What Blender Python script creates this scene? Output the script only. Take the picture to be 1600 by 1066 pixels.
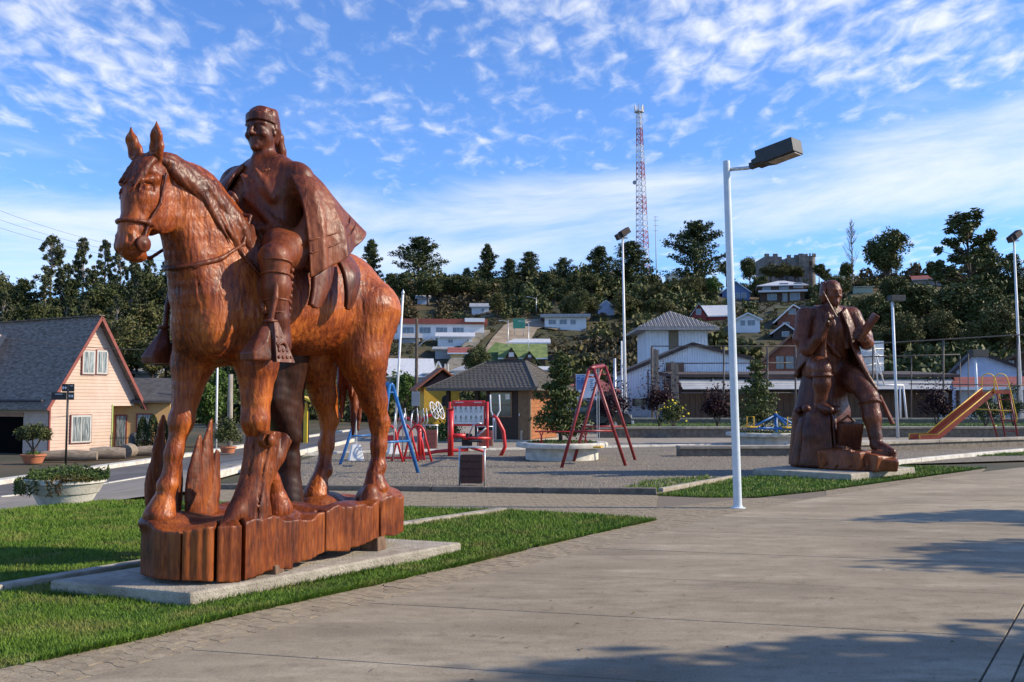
import bpy, bmesh, math, random
import numpy as np
from mathutils import Vector, Matrix, noise as mnoise
PI = math.pi
random.seed(7); rng = np.random.default_rng(11)
for o in list(bpy.data.objects): bpy.data.objects.remove(o)
SC = bpy.context.scene
COL = SC.collection

# ---------------------------------------------------------------- camera
FPX = 1450.0; TILT = math.atan(92/1450.0); CAMH = 1.6
cd_ = bpy.data.cameras.new('camera'); cam = bpy.data.objects.new('camera', cd_); COL.objects.link(cam)
cam.location = (0, 0, CAMH); cam.rotation_euler = (PI/2 + TILT, 0, 0)
cd_.sensor_width = 36; cd_.lens = 36*FPX/1600; cd_.clip_end = 3000; cd_.clip_start = .1
SC.camera = cam
SC.view_settings.view_transform = 'Standard'; SC.view_settings.look = 'None'
SC.view_settings.exposure = 0.25; SC.view_settings.gamma = 1
SC.render.resolution_x = 1024; SC.render.resolution_y = 682
try: SC.cycles.max_bounces = 4; SC.cycles.diffuse_bounces = 2; SC.cycles.glossy_bounces = 2; SC.cycles.transparent_max_bounces = 4
except Exception: pass

# ---------------------------------------------------------------- world: sky with thin high clouds
SUN_EL = math.radians(30); SUN_AZ = math.radians(-2)      # sun stands to the right, a touch beyond the square (angle from +X to +Y)
SUND = Vector((math.cos(SUN_EL)*math.cos(SUN_AZ), math.cos(SUN_EL)*math.sin(SUN_AZ), math.sin(SUN_EL)))
W = bpy.data.worlds.new('World'); SC.world = W; W.use_nodes = True
def build_world():
    nt = W.node_tree; nt.nodes.clear(); N = nt.nodes.new; L = nt.links.new
    out = N('ShaderNodeOutputWorld'); bg = N('ShaderNodeBackground'); bg.inputs[1].default_value = .116
    sky = N('ShaderNodeTexSky'); sky.sky_type = 'NISHITA'; sky.sun_disc = False
    sky.sun_elevation = SUN_EL; sky.sun_rotation = PI/2 - SUN_AZ
    sky.altitude = 300; sky.air_density = 1.0; sky.dust_density = .25; sky.ozone_density = 3.0
    tc = N('ShaderNodeTexCoord'); sep = N('ShaderNodeSeparateXYZ'); L(tc.outputs['Generated'], sep.inputs[0])
    def m(op, a, b=None, c=None, clamp=False):
        n = N('ShaderNodeMath'); n.operation = op; n.use_clamp = clamp
        for i, v in enumerate((a, b, c)):
            if v is None: continue
            if isinstance(v, (int, float)): n.inputs[i].default_value = v
            else: L(v, n.inputs[i])
        return n.outputs[0]
    x, y, z = sep.outputs
    zz = m('ADD', m('MAXIMUM', z, 0), .12)
    u = m('DIVIDE', x, zz); v = m('DIVIDE', y, zz)
    cb = N('ShaderNodeCombineXYZ'); L(u, cb.inputs[0]); L(v, cb.inputs[1])
    def nz(scale, detail, rough, dist=0, off=(0,0,0), sc=(1,1,1), rot=0):
        mp = N('ShaderNodeMapping'); mp.inputs['Location'].default_value = off; mp.inputs['Scale'].default_value = sc
        mp.inputs['Rotation'].default_value = (0, 0, rot)
        L(cb.outputs[0], mp.inputs[0])
        n = N('ShaderNodeTexNoise'); n.inputs['Scale'].default_value = scale; n.inputs['Detail'].default_value = detail
        n.inputs['Roughness'].default_value = rough; n.inputs['Distortion'].default_value = dist; L(mp.outputs[0], n.inputs[0])
        return n.outputs[0]
    def ramp(v, a, b):
        n = N('ShaderNodeMapRange'); n.interpolation_type = 'SMOOTHSTEP'; L(v, n.inputs[0])
        n.inputs[1].default_value = a; n.inputs[2].default_value = b
        return n.outputs[0]
    # small altocumulus ripples, grouped in banks by a broad noise
    def bank(cu, cv, ru, rv, amp):
        return m('MULTIPLY', ramp(m('ADD', m('POWER', m('DIVIDE', m('SUBTRACT', u, cu), ru), 2), m('POWER', m('DIVIDE', m('SUBTRACT', v, cv), rv), 2)), 1.0, .0), amp)
    patch = m('MULTIPLY', ramp(nz(.5, 3, .55, 0, (1.9, 2.2, 0)), .42, .72), .35)
    patch = m('MAXIMUM', patch, m('MAXIMUM', bank(.62, 1.78, .95, .48, 1.0), m('MAXIMUM', bank(-.98, 1.95, .48, .55, .85), bank(-.35, 2.35, .45, .35, .45))))
    puffs = nz(15.5, 4, .55, .35, (0, 3, 0), (1, .62, 1), .45)
    mid = nz(3.0, 4, .6, .6, (4, 1, 0), (1, .6, 1), .45)
    ac = m('MULTIPLY', ramp(m('ADD', m('ADD', m('MULTIPLY', puffs, .85), m('MULTIPLY', mid, .35)), m('MULTIPLY', patch, .17)), .59, 1.04), .90)
    # veils low over the horizon, drawn out sideways
    el = m('ARCSINE', z)
    az = m('ARCTAN2', x, y)
    tilt = m('ADD', el, m('MULTIPLY', m('SINE', az), -.083))
    cv = N('ShaderNodeCombineXYZ'); L(az, cv.inputs[0]); L(m('MULTIPLY', tilt, 4.0), cv.inputs[1])
    nv = N('ShaderNodeTexNoise'); nv.inputs['Scale'].default_value = 3.2; nv.inputs['Detail'].default_value = 8
    nv.inputs['Roughness'].default_value = .60; nv.inputs['Distortion'].default_value = .4; L(cv.outputs[0], nv.inputs[0])
    dd = m('DIVIDE', m('SUBTRACT', tilt, .185), .055); band = m('MULTIPLY', ramp(m('MULTIPLY', dd, dd), 1.6, .0), .30)
    low = m('MULTIPLY', ramp(tilt, .14, .0), .12)
    veil = ramp(m('ADD', nv.outputs[0], m('ADD', band, low)), .55, 1.05)
    cloud = m('MAXIMUM', ac, m('MULTIPLY', veil, .90), clamp=True)
    tint = N('ShaderNodeMix'); tint.data_type = 'RGBA'; tint.blend_type = 'MULTIPLY'; tint.inputs[0].default_value = 1
    L(sky.outputs[0], tint.inputs[6]); tint.inputs[7].default_value = (.90, 1.22, 1.72, 1)
    mix = N('ShaderNodeMix'); mix.data_type = 'RGBA'; L(cloud, mix.inputs[0]); L(tint.outputs[2], mix.inputs[6])
    mix.inputs[7].default_value = (7.6, 7.8, 8.2, 1)
    L(mix.outputs[2], bg.inputs[0]); L(bg.outputs[0], out.inputs[0])
build_world()
sl = bpy.data.lights.new('sun', 'SUN'); sl.energy = 5.0; sl.angle = math.radians(.53); sl.color = (1, .865, .66)
so = bpy.data.objects.new('sun', sl); COL.objects.link(so); so.rotation_euler = (-SUND).to_track_quat('-Z', 'Y').to_euler()

# ---------------------------------------------------------------- picture point -> place helpers
_ct, _st = math.cos(TILT), math.sin(TILT)
def ray(px, py):
    a = (px-800)/FPX; b = (533-py)/FPX
    return Vector((a, _ct - _st*b, _st + _ct*b))
def terr(x, y):
    """height of the land: flat square, street a little lower on the left, hill behind"""
    t = min(1, max(0, (-6.0 - x)/7.0)); z = -1.0*(t*t*(3-2*t)*.35 + t*.65)
    d = y - (104 + 10*math.sin(x*.013+.6))
    if d > 0:
        top = 33.0 if x > -30 else 33.0 - 11*min(1, (-30-x)/110)
        e = min(1, d/142); h = top*(e*.96+.04*math.sin(e*PI*.5)) 
        h += min(1, d/25)*(1.3*math.sin(x*.05+y*.03) + .9*math.sin(x*.11-y*.07+2))
        if d > 142: h += (d-142)*.004
        z += h
    return z
def G(px, py, z=0.0):
    d = ray(px, py); t = (z-CAMH)/d.z
    return Vector((0, 0, CAMH)) + d*t
def GT(px, py):
    """point of the land seen at a picture point"""
    d = ray(px, py); t = 4.0; st = .5; p0 = Vector((0, 0, CAMH))
    while t < 700:
        p = p0 + d*t
        if p.z < terr(p.x, p.y):
            lo, hi = t-st, t
            for _ in range(24):
                mid = (lo+hi)/2; p = p0 + d*mid
                if p.z < terr(p.x, p.y): hi = mid
                else: lo = mid
            return p0 + d*hi
        t += st; st = max(.5, t*.01)
    return p0 + d*700
def proj(p):
    c = Vector(p)-Vector((0,0,CAMH)); z = c.y*_ct+c.z*_st; return 800+FPX*c.x/z, 533-FPX*(-c.y*_st+c.z*_ct)/z
def P(px, py, Y):
    d = ray(px, py); return Vector((0, 0, CAMH)) + d*(Y/d.y)

# ---------------------------------------------------------------- materials
MATS = {}
def mat(name, c1, c2=None, scale=6.0, rough=.7, bump=0.0, bscale=30.0, metal=0.0, detail=5, stretch=(1,1,1), coat=0.0, lo=.35, hi=.65, c3=None, sc3=1.2, spec=.5, gen='Object', sss=0, trans=0.0):
    if name in MATS: return MATS[name]
    m = bpy.data.materials.new(name); m.use_nodes = True; nt = m.node_tree
    N = nt.nodes.new; L = nt.links.new; b = nt.nodes['Principled BSDF']
    b.inputs['Roughness'].default_value = rough; b.inputs['Metallic'].default_value = metal
    b.inputs['Specular IOR Level'].default_value = spec
    if coat: b.inputs['Coat Weight'].default_value = coat; b.inputs['Coat Roughness'].default_value = .18
    if trans: b.inputs['Transmission Weight'].default_value = trans
    c1 = (*c1, 1); c2 = (*(c2 or c1[:3]), 1)
    tc = N('ShaderNodeTexCoord'); mp = N('ShaderNodeMapping'); L(tc.outputs[gen], mp.inputs[0]); mp.inputs['Scale'].default_value = stretch
    oi = N('ShaderNodeObjectInfo'); 
    if c1 != c2:
        n = N('ShaderNodeTexNoise'); n.inputs['Scale'].default_value = scale; n.inputs['Detail'].default_value = detail; n.inputs['Roughness'].default_value = .6
        L(mp.outputs[0], n.inputs[0])
        r = N('ShaderNodeValToRGB'); r.color_ramp.elements[0].position = lo; r.color_ramp.elements[1].position = hi
        r.color_ramp.elements[0].color = c1; r.color_ramp.elements[1].color = c2; L(n.outputs[0], r.inputs[0]); col = r.outputs[0]
        if c3:
            n3 = N('ShaderNodeTexNoise'); n3.inputs['Scale'].default_value = sc3; n3.inputs['Detail'].default_value = 4; L(mp.outputs[0], n3.inputs[0])
            r3 = N('ShaderNodeMapRange'); r3.inputs[1].default_value = .5; r3.inputs[2].default_value = .72; L(n3.outputs[0], r3.inputs[0])
            mx = N('ShaderNodeMix'); mx.data_type = 'RGBA'; L(r3.outputs[0], mx.inputs[0]); L(col, mx.inputs[6]); mx.inputs[7].default_value = (*c3, 1); col = mx.outputs[2]
        L(col, b.inputs['Base Color'])
    else: b.inputs['Base Color'].default_value = c1
    if bump:
        n2 = N('ShaderNodeTexNoise'); n2.inputs['Scale'].default_value = bscale; n2.inputs['Detail'].default_value = 4; L(mp.outputs[0], n2.inputs[0])
        bp = N('ShaderNodeBump'); bp.inputs['Strength'].default_value = bump; bp.inputs['Distance'].default_value = .02; L(n2.outputs[0], bp.inputs['Height']); L(bp.outputs[0], b.inputs['Normal'])
    MATS[name] = m; return m
def nodes_of(m): return m.node_tree, m.node_tree.nodes.new, m.node_tree.links.new, m.node_tree.nodes['Principled BSDF']

# ---------------------------------------------------------------- objects
def tag(o, label=None, cat=None, group=None, kind=None):
    if label: o['label'] = label
    if cat: o['category'] = cat
    if group: o['group'] = group
    if kind: o['kind'] = kind
    return o
def thing(name, label, cat, loc=(0,0,0), rz=0.0, group=None):
    o = bpy.data.objects.new(name, None); COL.objects.link(o); o.empty_display_size = .3
    o.location = loc; o.rotation_euler = (0, 0, rz)
    return tag(o, label, cat, group)
def link(name, me, m=None, parent=None, loc=(0,0,0), rot=(0,0,0), scale=(1,1,1)):
    o = bpy.data.objects.new(name, me); COL.objects.link(o)
    if m is not None and len(me.materials) == 0: me.materials.append(m)
    o.parent = parent; o.location = loc; o.rotation_euler = rot; o.scale = scale
    return o
def copy_tree(o, parent=None):
    c = o.copy(); COL.objects.link(c); c.parent = parent
    for ch in list(o.children): copy_tree(ch, c)
    return c
def mesh_np(name, V, Fq, smooth=False):
    """V (n,3) array, Fq list/array of faces with equal corner count, or list of lists"""
    me = bpy.data.meshes.new(name)
    V = np.asarray(V, np.float32)
    if isinstance(Fq, np.ndarray):
        n, k = Fq.shape
        me.vertices.add(len(V)); me.vertices.foreach_set('co', V.ravel())
        me.loops.add(n*k); me.loops.foreach_set('vertex_index', Fq.astype(np.int32).ravel())
        me.polygons.add(n); me.polygons.foreach_set('loop_start', np.arange(0, n*k, k, dtype=np.int32))
        try: me.polygons.foreach_set('loop_total', np.full(n, k, np.int32))
        except Exception: pass
        me.update(calc_edges=True); me.validate()
    else:
        me.from_pydata(V.tolist(), [], Fq); me.update()
    if smooth: me.polygons.foreach_set('use_smooth', np.ones(len(me.polygons), bool)); me.update()
    return me
class MB:
    def __init__(s): s.v = []; s.f = []
    def add(s, vs, fs):
        b = len(s.v); s.v += [tuple(v) for v in vs]; s.f += [[i+b for i in f] for f in fs]; return s
    def box(s, c, size, rz=0, M=None, taper=1.0):
        x, y, z = (d/2 for d in size); vs = []
        R = M or Matrix.Rotation(rz, 3, 'Z')
        for sz in (-1, 1):
            t = taper if sz > 0 else 1
            for sx, sy in ((-1,-1),(1,-1),(1,1),(-1,1)): vs.append(Vector(c) + R @ Vector((sx*x*t, sy*y*t, sz*z)))
        return s.add(vs, [[3,2,1,0],[4,5,6,7],[0,1,5,4],[1,2,6,5],[2,3,7,6],[3,0,4,7]])
    def bb(s, x0, x1, y0, y1, z0, z1): return s.box(((x0+x1)/2, (y0+y1)/2, (z0+z1)/2), (abs(x1-x0), abs(y1-y0), abs(z1-z0)))
    def tube(s, pts, r, n=8, cap=True):
        pts = [Vector(p) for p in pts]; rs = r if isinstance(r, (list, tuple)) else [r]*len(pts); b = len(s.v)
        prev = None
        for i, p in enumerate(pts):
            d = (pts[min(i+1, len(pts)-1)] - pts[max(i-1, 0)]).normalized()
            a = prev if prev is not None else (Vector((0,0,1)) if abs(d.z) < .9 else Vector((1,0,0)))
            x = (a - d*a.dot(d)).normalized(); prev = x; y = d.cross(x)
            for k in range(n):
                t = 2*PI*k/n; s.v.append(tuple(p + (x*math.cos(t) + y*math.sin(t))*rs[i]))
        for i in range(len(pts)-1):
            for k in range(n):
                k2 = (k+1) % n; s.f.append([b+i*n+k, b+i*n+k2, b+(i+1)*n+k2, b+(i+1)*n+k])
        if cap:
            s.f.append([b+k for k in range(n)][::-1]); s.f.append([b+(len(pts)-1)*n+k for k in range(n)])
        return s
    def bar(s, a, b, w, h=None):
        """square bar from a to b"""
        a = Vector(a); b = Vector(b); d = (b-a); l = d.length; d.normalize()
        up = Vector((0,0,1)) if abs(d.z) < .95 else Vector((0,1,0))
        x = d.cross(up).normalized(); y = x.cross(d)
        M = Matrix((x, y, d)).transposed()
        return s.box((a+b)/2, (w, h or w, l), M=M)
    def prism(s, poly, z0, z1):
        n = len(poly)
        vs = [(p[0], p[1], z0) for p in poly] + [(p[0], p[1], z1) for p in poly]
        ar = sum(poly[i][0]*poly[(i+1) % n][1] - poly[(i+1) % n][0]*poly[i][1] for i in range(n))
        fs = [list(range(n))[::-1], list(range(n, 2*n))] + [[i, (i+1) % n, n+(i+1) % n, n+i] for i in range(n)]
        if ar < 0: fs = [f[::-1] for f in fs]
        return s.add(vs, fs)
    def lathe(s, prof, n=24, c=(0,0,0)):
        b = len(s.v)
        for r, z in prof:
            for k in range(n): t = 2*PI*k/n; s.v.append((c[0]+r*math.cos(t), c[1]+r*math.sin(t), c[2]+z))
        for i in range(len(prof)-1):
            for k in range(n):
                k2 = (k+1) % n; s.f.append([b+i*n+k, b+i*n+k2, b+(i+1)*n+k2, b+(i+1)*n+k])
        s.f.append([b+k for k in range(n)][::-1]); s.f.append([b+(len(prof)-1)*n+k for k in range(n)])
        return s
    def mesh(s, name, smooth=False):
        me = bpy.data.meshes.new(name); me.from_pydata(s.v, [], s.f); me.update()
        if smooth: me.polygons.foreach_set('use_smooth', np.ones(len(me.polygons), bool))
        return me
    def build(s, name, m, parent=None, loc=(0,0,0), rot=(0,0,0), smooth=False, bevel=0, auto=None):
        o = link(name, s.mesh(name, smooth or auto is not None), m, parent, loc, rot)
        if bevel:
            md = o.modifiers.new('bevel', 'BEVEL'); md.width = bevel; md.segments = 2; md.limit_method = 'ANGLE'; md.angle_limit = .6
        if auto is not None:
            try: o.data.set_sharp_from_angle(angle=math.radians(auto))
            except Exception: pass
        return o

# ---------------------------------------------------------------- carving: distance fields blended and turned into one skin
class Carve:
    def __init__(s, lo, hi, h):
        s.lo = np.array(lo, np.float32); s.h = h
        s.n = np.ceil((np.array(hi)-s.lo)/h).astype(int)+1
        s.f = np.full(s.n, .5, np.float32)
    def win(s, lo, hi):
        i0 = np.clip(np.floor((np.array(lo)-s.lo)/s.h).astype(int), 0, s.n-1); i1 = np.clip(np.ceil((np.array(hi)-s.lo)/s.h).astype(int)+1, 1, s.n)
        sl_ = tuple(slice(a, b) for a, b in zip(i0, i1))
        ax = [(s.lo[k]+s.h*np.arange(i0[k], i1[k], dtype=np.float32)) for k in range(3)]
        return sl_, ax[0][:,None,None], ax[1][None,:,None], ax[2][None,None,:]
    def put(s, sl_, d, k, op):
        a = s.f[sl_]
        if a.size == 0: return
        if op == 'u':
            if k > 0: hh = np.maximum(k-np.abs(a-d), 0)/k; s.f[sl_] = np.minimum(a, d) - hh*hh*k*.25
            else: s.f[sl_] = np.minimum(a, d)
        else:
            d = -d
            if k > 0: hh = np.maximum(k-np.abs(a-d), 0)/k; s.f[sl_] = np.maximum(a, d) + hh*hh*k*.25
            else: s.f[sl_] = np.maximum(a, d)
    def cone(s, a, b, ra, rb, k=.05, op='u', sv=1.0, ax=1):
        a = np.array(a, float); b = np.array(b, float); R = max(ra, rb)*max(1, sv); pad = R+k+.03
        sl_, X, Y, Z = s.win(np.minimum(a, b)-pad, np.maximum(a, b)+pad)
        q = [X, Y, Z]; sc = [1, 1, 1]; sc[ax] = sv
        q = [q[i]/sc[i] for i in range(3)]; aa = a/np.array(sc); d = (b/np.array(sc))-aa; l2 = max(float(d@d), 1e-9)
        px, py, pz = q[0]-aa[0], q[1]-aa[1], q[2]-aa[2]
        t = np.clip((px*d[0]+py*d[1]+pz*d[2])/l2, 0, 1)
        D = np.sqrt((px-d[0]*t)**2+(py-d[1]*t)**2+(pz-d[2]*t)**2) - (ra+(rb-ra)*t)
        s.put(sl_, (D*min(1, sv)).astype(np.float32), k, op); return s
    def chain(s, pts, rs, k=.05, op='u', sv=1.0, ax=1):
        for i in range(len(pts)-1): s.cone(pts[i], pts[i+1], rs[i], rs[i+1], k, op, sv, ax)
        return s
    def ell(s, c, r, k=.05, op='u', R=None):
        c = np.array(c, float); r = np.array(r, float); pad = float(r.max())+k+.03
        sl_, X, Y, Z = s.win(c-pad, c+pad); x, y, z = X-c[0], Y-c[1], Z-c[2]
        if R is not None:
            R = np.array(R, float); x, y, z = (x*R[0,i]+y*R[1,i]+z*R[2,i] for i in range(3))
        k0 = np.sqrt((x/r[0])**2+(y/r[1])**2+(z/r[2])**2); k1 = np.sqrt((x/r[0]**2)**2+(y/r[1]**2)**2+(z/r[2]**2)**2)
        D = k0*(k0-1)/np.maximum(k1, 1e-6)
        s.put(sl_, np.clip(D, -1, 1).astype(np.float32), k, op); return s
    def box(s, c, half, k=.03, op='u', R=None, r=.02):
        c = np.array(c, float); half = np.array(half, float); pad = float(np.linalg.norm(half))+k+.03
        sl_, X, Y, Z = s.win(c-pad, c+pad); x, y, z = X-c[0], Y-c[1], Z-c[2]
        if R is not None:
            R = np.array(R, float); x, y, z = (x*R[0,i]+y*R[1,i]+z*R[2,i] for i in range(3))
        qx, qy, qz = np.abs(x)-half[0]+r, np.abs(y)-half[1]+r, np.abs(z)-half[2]+r
        D = np.sqrt(np.maximum(qx,0)**2+np.maximum(qy,0)**2+np.maximum(qz,0)**2)+np.minimum(np.maximum(qx,np.maximum(qy,qz)),0)-r
        s.put(sl_, D.astype(np.float32), k, op); return s
    def rough(s, amp, fr, seed=0):
        sl_, X, Y, Z = s.win(s.lo, s.lo+s.h*s.n)
        r = np.random.default_rng(seed)
        for i in range(4):
            w = r.normal(size=3)*fr; p = r.uniform(0, 6.28)
            s.f += (amp/2*np.sin(X*w[0]+Y*w[1]+Z*w[2]+p)).astype(np.float32)
        return s
    def mesh(s, name):
        f = s.f.copy(); f[0]=f[-1]=.5; f[:,0]=f[:,-1]=.5; f[:,:,0]=f[:,:,-1]=.5
        i = (f < 0)
        cs = np.zeros(tuple(np.array(f.shape)-1), np.int8)
        for a in (0,1):
            for b in (0,1):
                for c in (0,1): cs += i[a:f.shape[0]-1+a, b:f.shape[1]-1+b, c:f.shape[2]-1+c]
        act = (cs > 0) & (cs < 8); I = np.argwhere(act); n = len(I)
        idx = np.full(act.shape, -1, np.int64); idx[act] = np.arange(n)
        acc = np.zeros((n,3)); cnt = np.zeros(n)
        cor = [(a,b,c) for a in (0,1) for b in (0,1) for c in (0,1)]
        for p in cor:
            for ax in range(3):
                if p[ax]: continue
                q = list(p); q[ax] = 1
                fa = f[I[:,0]+p[0], I[:,1]+p[1], I[:,2]+p[2]]; fb = f[I[:,0]+q[0], I[:,1]+q[1], I[:,2]+q[2]]
                m = (fa < 0) != (fb < 0); t = fa[m]/(fa[m]-fb[m])
                pos = np.tile(np.array(p, float), (m.sum(),1)); pos[:,ax] += t
                acc[m] += pos; cnt[m] += 1
        V = s.lo + s.h*(I + acc/cnt[:,None])
        Q = []
        for ax in range(3):
            o1, o2 = [(1,2),(2,0),(0,1)][ax]
            sa = [slice(None)]*3; sb = [slice(None)]*3; sa[ax] = slice(0,-1); sb[ax] = slice(1,None)
            A = i[tuple(sa)]; B = i[tuple(sb)]
            E_ = np.argwhere(A != B)
            E_ = E_[(E_[:,o1] > 0) & (E_[:,o2] > 0) & (E_[:,o1] < f.shape[o1]-1) & (E_[:,o2] < f.shape[o2]-1)]
            fl = A[E_[:,0],E_[:,1],E_[:,2]]
            def cell(d1, d2):
                e = E_.copy(); e[:,o1] -= d1; e[:,o2] -= d2; return idx[e[:,0],e[:,1],e[:,2]]
            q = np.stack([cell(1,1), cell(0,1), cell(0,0), cell(1,0)], 1)
            q[~fl] = q[~fl][:, ::-1]; Q.append(q)
        Q = np.concatenate(Q); Q = Q[(Q >= 0).all(1)]
        return mesh_np(name, V, Q, True)
def cat(p0, p1, p2, p3, t):
    return tuple(.5*((2*b)+(c-a)*t+(2*a-5*b+4*c-d)*t*t+(3*b-a-3*c+d)*t**3) for a, b, c, d in zip(p0, p1, p2, p3))
def spline(pts, n):
    out = []; m = len(pts)
    for i in range(m-1):
        for j in range(n): out.append(cat(pts[max(i-1,0)], pts[i], pts[i+1], pts[min(i+2,m-1)], j/n))
    out.append(tuple(pts[-1])); return out
# ================================================================ ground
def xy(px, py): p = G(px, py); return (p.x, p.y)
def clip_convex(sub, win):
    """clip polygon sub by convex polygon win"""
    ar = sum(win[i][0]*win[(i+1) % len(win)][1]-win[(i+1) % len(win)][0]*win[i][1] for i in range(len(win)))
    if ar < 0: win = win[::-1]
    out = list(sub)
    for i in range(len(win)):
        a, b = win[i], win[(i+1) % len(win)]; inp = out; out = []
        if not inp: break
        side = lambda p: (b[0]-a[0])*(p[1]-a[1])-(b[1]-a[1])*(p[0]-a[0])
        for j in range(len(inp)):
            p, q = inp[j], inp[(j+1) % len(inp)]; sp, sq = side(p), side(q)
            if sp >= 0: out.append(p)
            if (sp >= 0) != (sq >= 0): t = sp/(sp-sq); out.append((p[0]+(q[0]-p[0])*t, p[1]+(q[1]-p[1])*t))
    return out
def area(p): return abs(sum(p[i][0]*p[(i+1) % len(p)][1]-p[(i+1) % len(p)][0]*p[i][1] for i in range(len(p))))/2
def in_poly(X, Y, poly):
    c = np.zeros(X.shape, bool); n = len(poly); j = n-1
    for i in range(n):
        xi, yi = poly[i]; xj, yj = poly[j]
        with np.errstate(divide='ignore', invalid='ignore'):
            m = ((yi > Y) != (yj > Y)) & (X < (xj-xi)*(Y-yi)/(yj-yi+1e-12)+xi)
        c ^= m; j = i
    return c

M_earth = mat('hill_earth', (.026,.032,.010), (.065,.056,.022), .35, .95, .3, 3, c3=(.12,.075,.036), sc3=.09, lo=.3, hi=.7)
M_lawn = mat('lawn_soil', (.03,.055,.012), (.05,.085,.02), 9, .95)
M_gravel = mat('gravel', (.065,.052,.036), (.31,.262,.195), 42, .9, 1.0, 45, detail=3, lo=.40, hi=.60, c3=(.13,.105,.07), sc3=.7)
M_conc = mat('paving_concrete', (.255,.208,.143), (.365,.305,.213), 2.2, .9, .16, 110, detail=10, stretch=(1,2.6,1), c3=(.205,.165,.113), sc3=.55, lo=.34, hi=.68, spec=.3)
M_paver = mat('paver', (.24,.192,.127), (.345,.282,.192), 14, .9, .35, 70, spec=.3)
M_sand = mat('joint_sand', (.13,.105,.07), (.20,.16,.11), 30, .95)
M_kerb = mat('kerb_concrete', (.26,.225,.165), (.44,.39,.31), 7, .9, .4, 45, c3=(.24,.215,.18))
M_kerbw = mat('kerb_white', (.46,.43,.36), (.68,.65,.57), 5, .8, .3, 30)
M_kerbd = mat('kerb_shade_grey', (.12,.10,.078), (.21,.18,.14), 7, .9, .4, 45)  # darker kerb tone; shade on the gravel kerb face is put into it
M_plinth = mat('plinth_concrete', (.30,.265,.205), (.46,.415,.335), 9, .9, .8, 55, c3=(.25,.215,.165), sc3=1.7)
M_asphalt = mat('asphalt', (.080,.074,.068), (.115,.106,.098), 2.5, .9, .3, 60, c3=(.15,.145,.14), sc3=.35)
M_walk = mat('sidewalk_concrete', (.23,.195,.145), (.32,.275,.215), 1.4, .9, .2, 40)

# worn pale streaks, fine sand grain and a few dark spots in the concrete
nt, N, L, b = nodes_of(M_conc)
src = b.inputs['Base Color'].links[0].from_socket; tc = N('ShaderNodeTexCoord'); mp = N('ShaderNodeMapping'); mp.inputs['Rotation'].default_value = (0,0,.23); mp.inputs['Scale'].default_value = (.55,2.2,1); L(tc.outputs['Object'], mp.inputs[0])
n1 = N('ShaderNodeTexNoise'); n1.inputs['Scale'].default_value = 1.1; n1.inputs['Detail'].default_value = 9; n1.inputs['Roughness'].default_value = .68; L(mp.outputs[0], n1.inputs[0])
r1 = N('ShaderNodeMapRange'); r1.inputs[1].default_value = .52; r1.inputs[2].default_value = .74; r1.inputs[4].default_value = .65; L(n1.outputs[0], r1.inputs[0])
mx = N('ShaderNodeMix'); mx.data_type = 'RGBA'; L(r1.outputs[0], mx.inputs[0]); L(src, mx.inputs[6]); mx.inputs[7].default_value = (.50,.43,.318,1)
n2 = N('ShaderNodeTexNoise'); n2.inputs['Scale'].default_value = 95; n2.inputs['Detail'].default_value = 3; L(tc.outputs['Object'], n2.inputs[0])
r2 = N('ShaderNodeMapRange'); r2.inputs[1].default_value = .3; r2.inputs[2].default_value = .7; r2.inputs[3].default_value = .80; r2.inputs[4].default_value = 1.16; L(n2.outputs[0], r2.inputs[0])
n3 = N('ShaderNodeTexNoise'); n3.inputs['Scale'].default_value = 7; n3.inputs['Detail'].default_value = 6; n3.inputs['Roughness'].default_value = .75; L(tc.outputs['Object'], n3.inputs[0])
r3 = N('ShaderNodeMapRange'); r3.inputs[1].default_value = .34; r3.inputs[2].default_value = .46; r3.inputs[3].default_value = .78; r3.inputs[4].default_value = 1.0; L(n3.outputs[0], r3.inputs[0])
mu = N('ShaderNodeMath'); mu.operation = 'MULTIPLY'; L(r2.outputs[0], mu.inputs[0]); L(r3.outputs[0], mu.inputs[1])
vs_ = N('ShaderNodeVectorMath'); vs_.operation = 'SCALE'; L(mx.outputs[2], vs_.inputs[0]); L(mu.outputs[0], vs_.inputs['Scale']); L(vs_.outputs[0], b.inputs['Base Color'])
# random tone for each slab / paver
for M_ in (M_conc, M_paver):
    nt, N, L, b = nodes_of(M_)
    oi = N('ShaderNodeObjectInfo'); mr = N('ShaderNodeMapRange'); L(oi.outputs['Random'], mr.inputs[0])
    mr.inputs[3].default_value = .88; mr.inputs[4].default_value = 1.10
    src = b.inputs['Base Color'].links[0].from_socket
    mm = N('ShaderNodeVectorMath'); mm.operation = 'SCALE'; L(src, mm.inputs[0]); L(mr.outputs[0], mm.inputs['Scale']); L(mm.outputs[0], b.inputs['Base Color'])

def terrain():
    xs = np.concatenate([np.arange(-700,-240,30), np.arange(-240,-24,4), np.arange(-24,24,1.5), np.arange(24,300,4), np.arange(300,760,30)])
    ys = np.concatenate([np.arange(-60,4,8), np.arange(4,60,2), np.arange(60,300,3.5), np.arange(300,900,40)])
    V = [(x, y, terr(x, y)-.05 + (.25*mnoise.noise((x*.2,y*.2,0)) if y > 110 else 0)) for y in ys for x in xs]
    nx = len(xs); F = np.array([[j*nx+i, j*nx+i+1, (j+1)*nx+i+1, (j+1)*nx+i] for j in range(len(ys)-1) for i in range(nx-1)])
    o = link('ground', mesh_np('ground', V, F, True), M_earth); o['kind'] = 'structure'
terrain()
def sheet(name, poly, z, m, label=None, kind='structure'):
    me = bpy.data.meshes.new(name); me.from_pydata([(p[0], p[1], z) for p in poly], [], [list(range(len(poly)))]); me.update()
    if me.polygons[0].normal.z < 0: me.flip_normals()
    o = link(name, me, m); o['kind'] = kind
    if label: o['label'] = label
    return o

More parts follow.
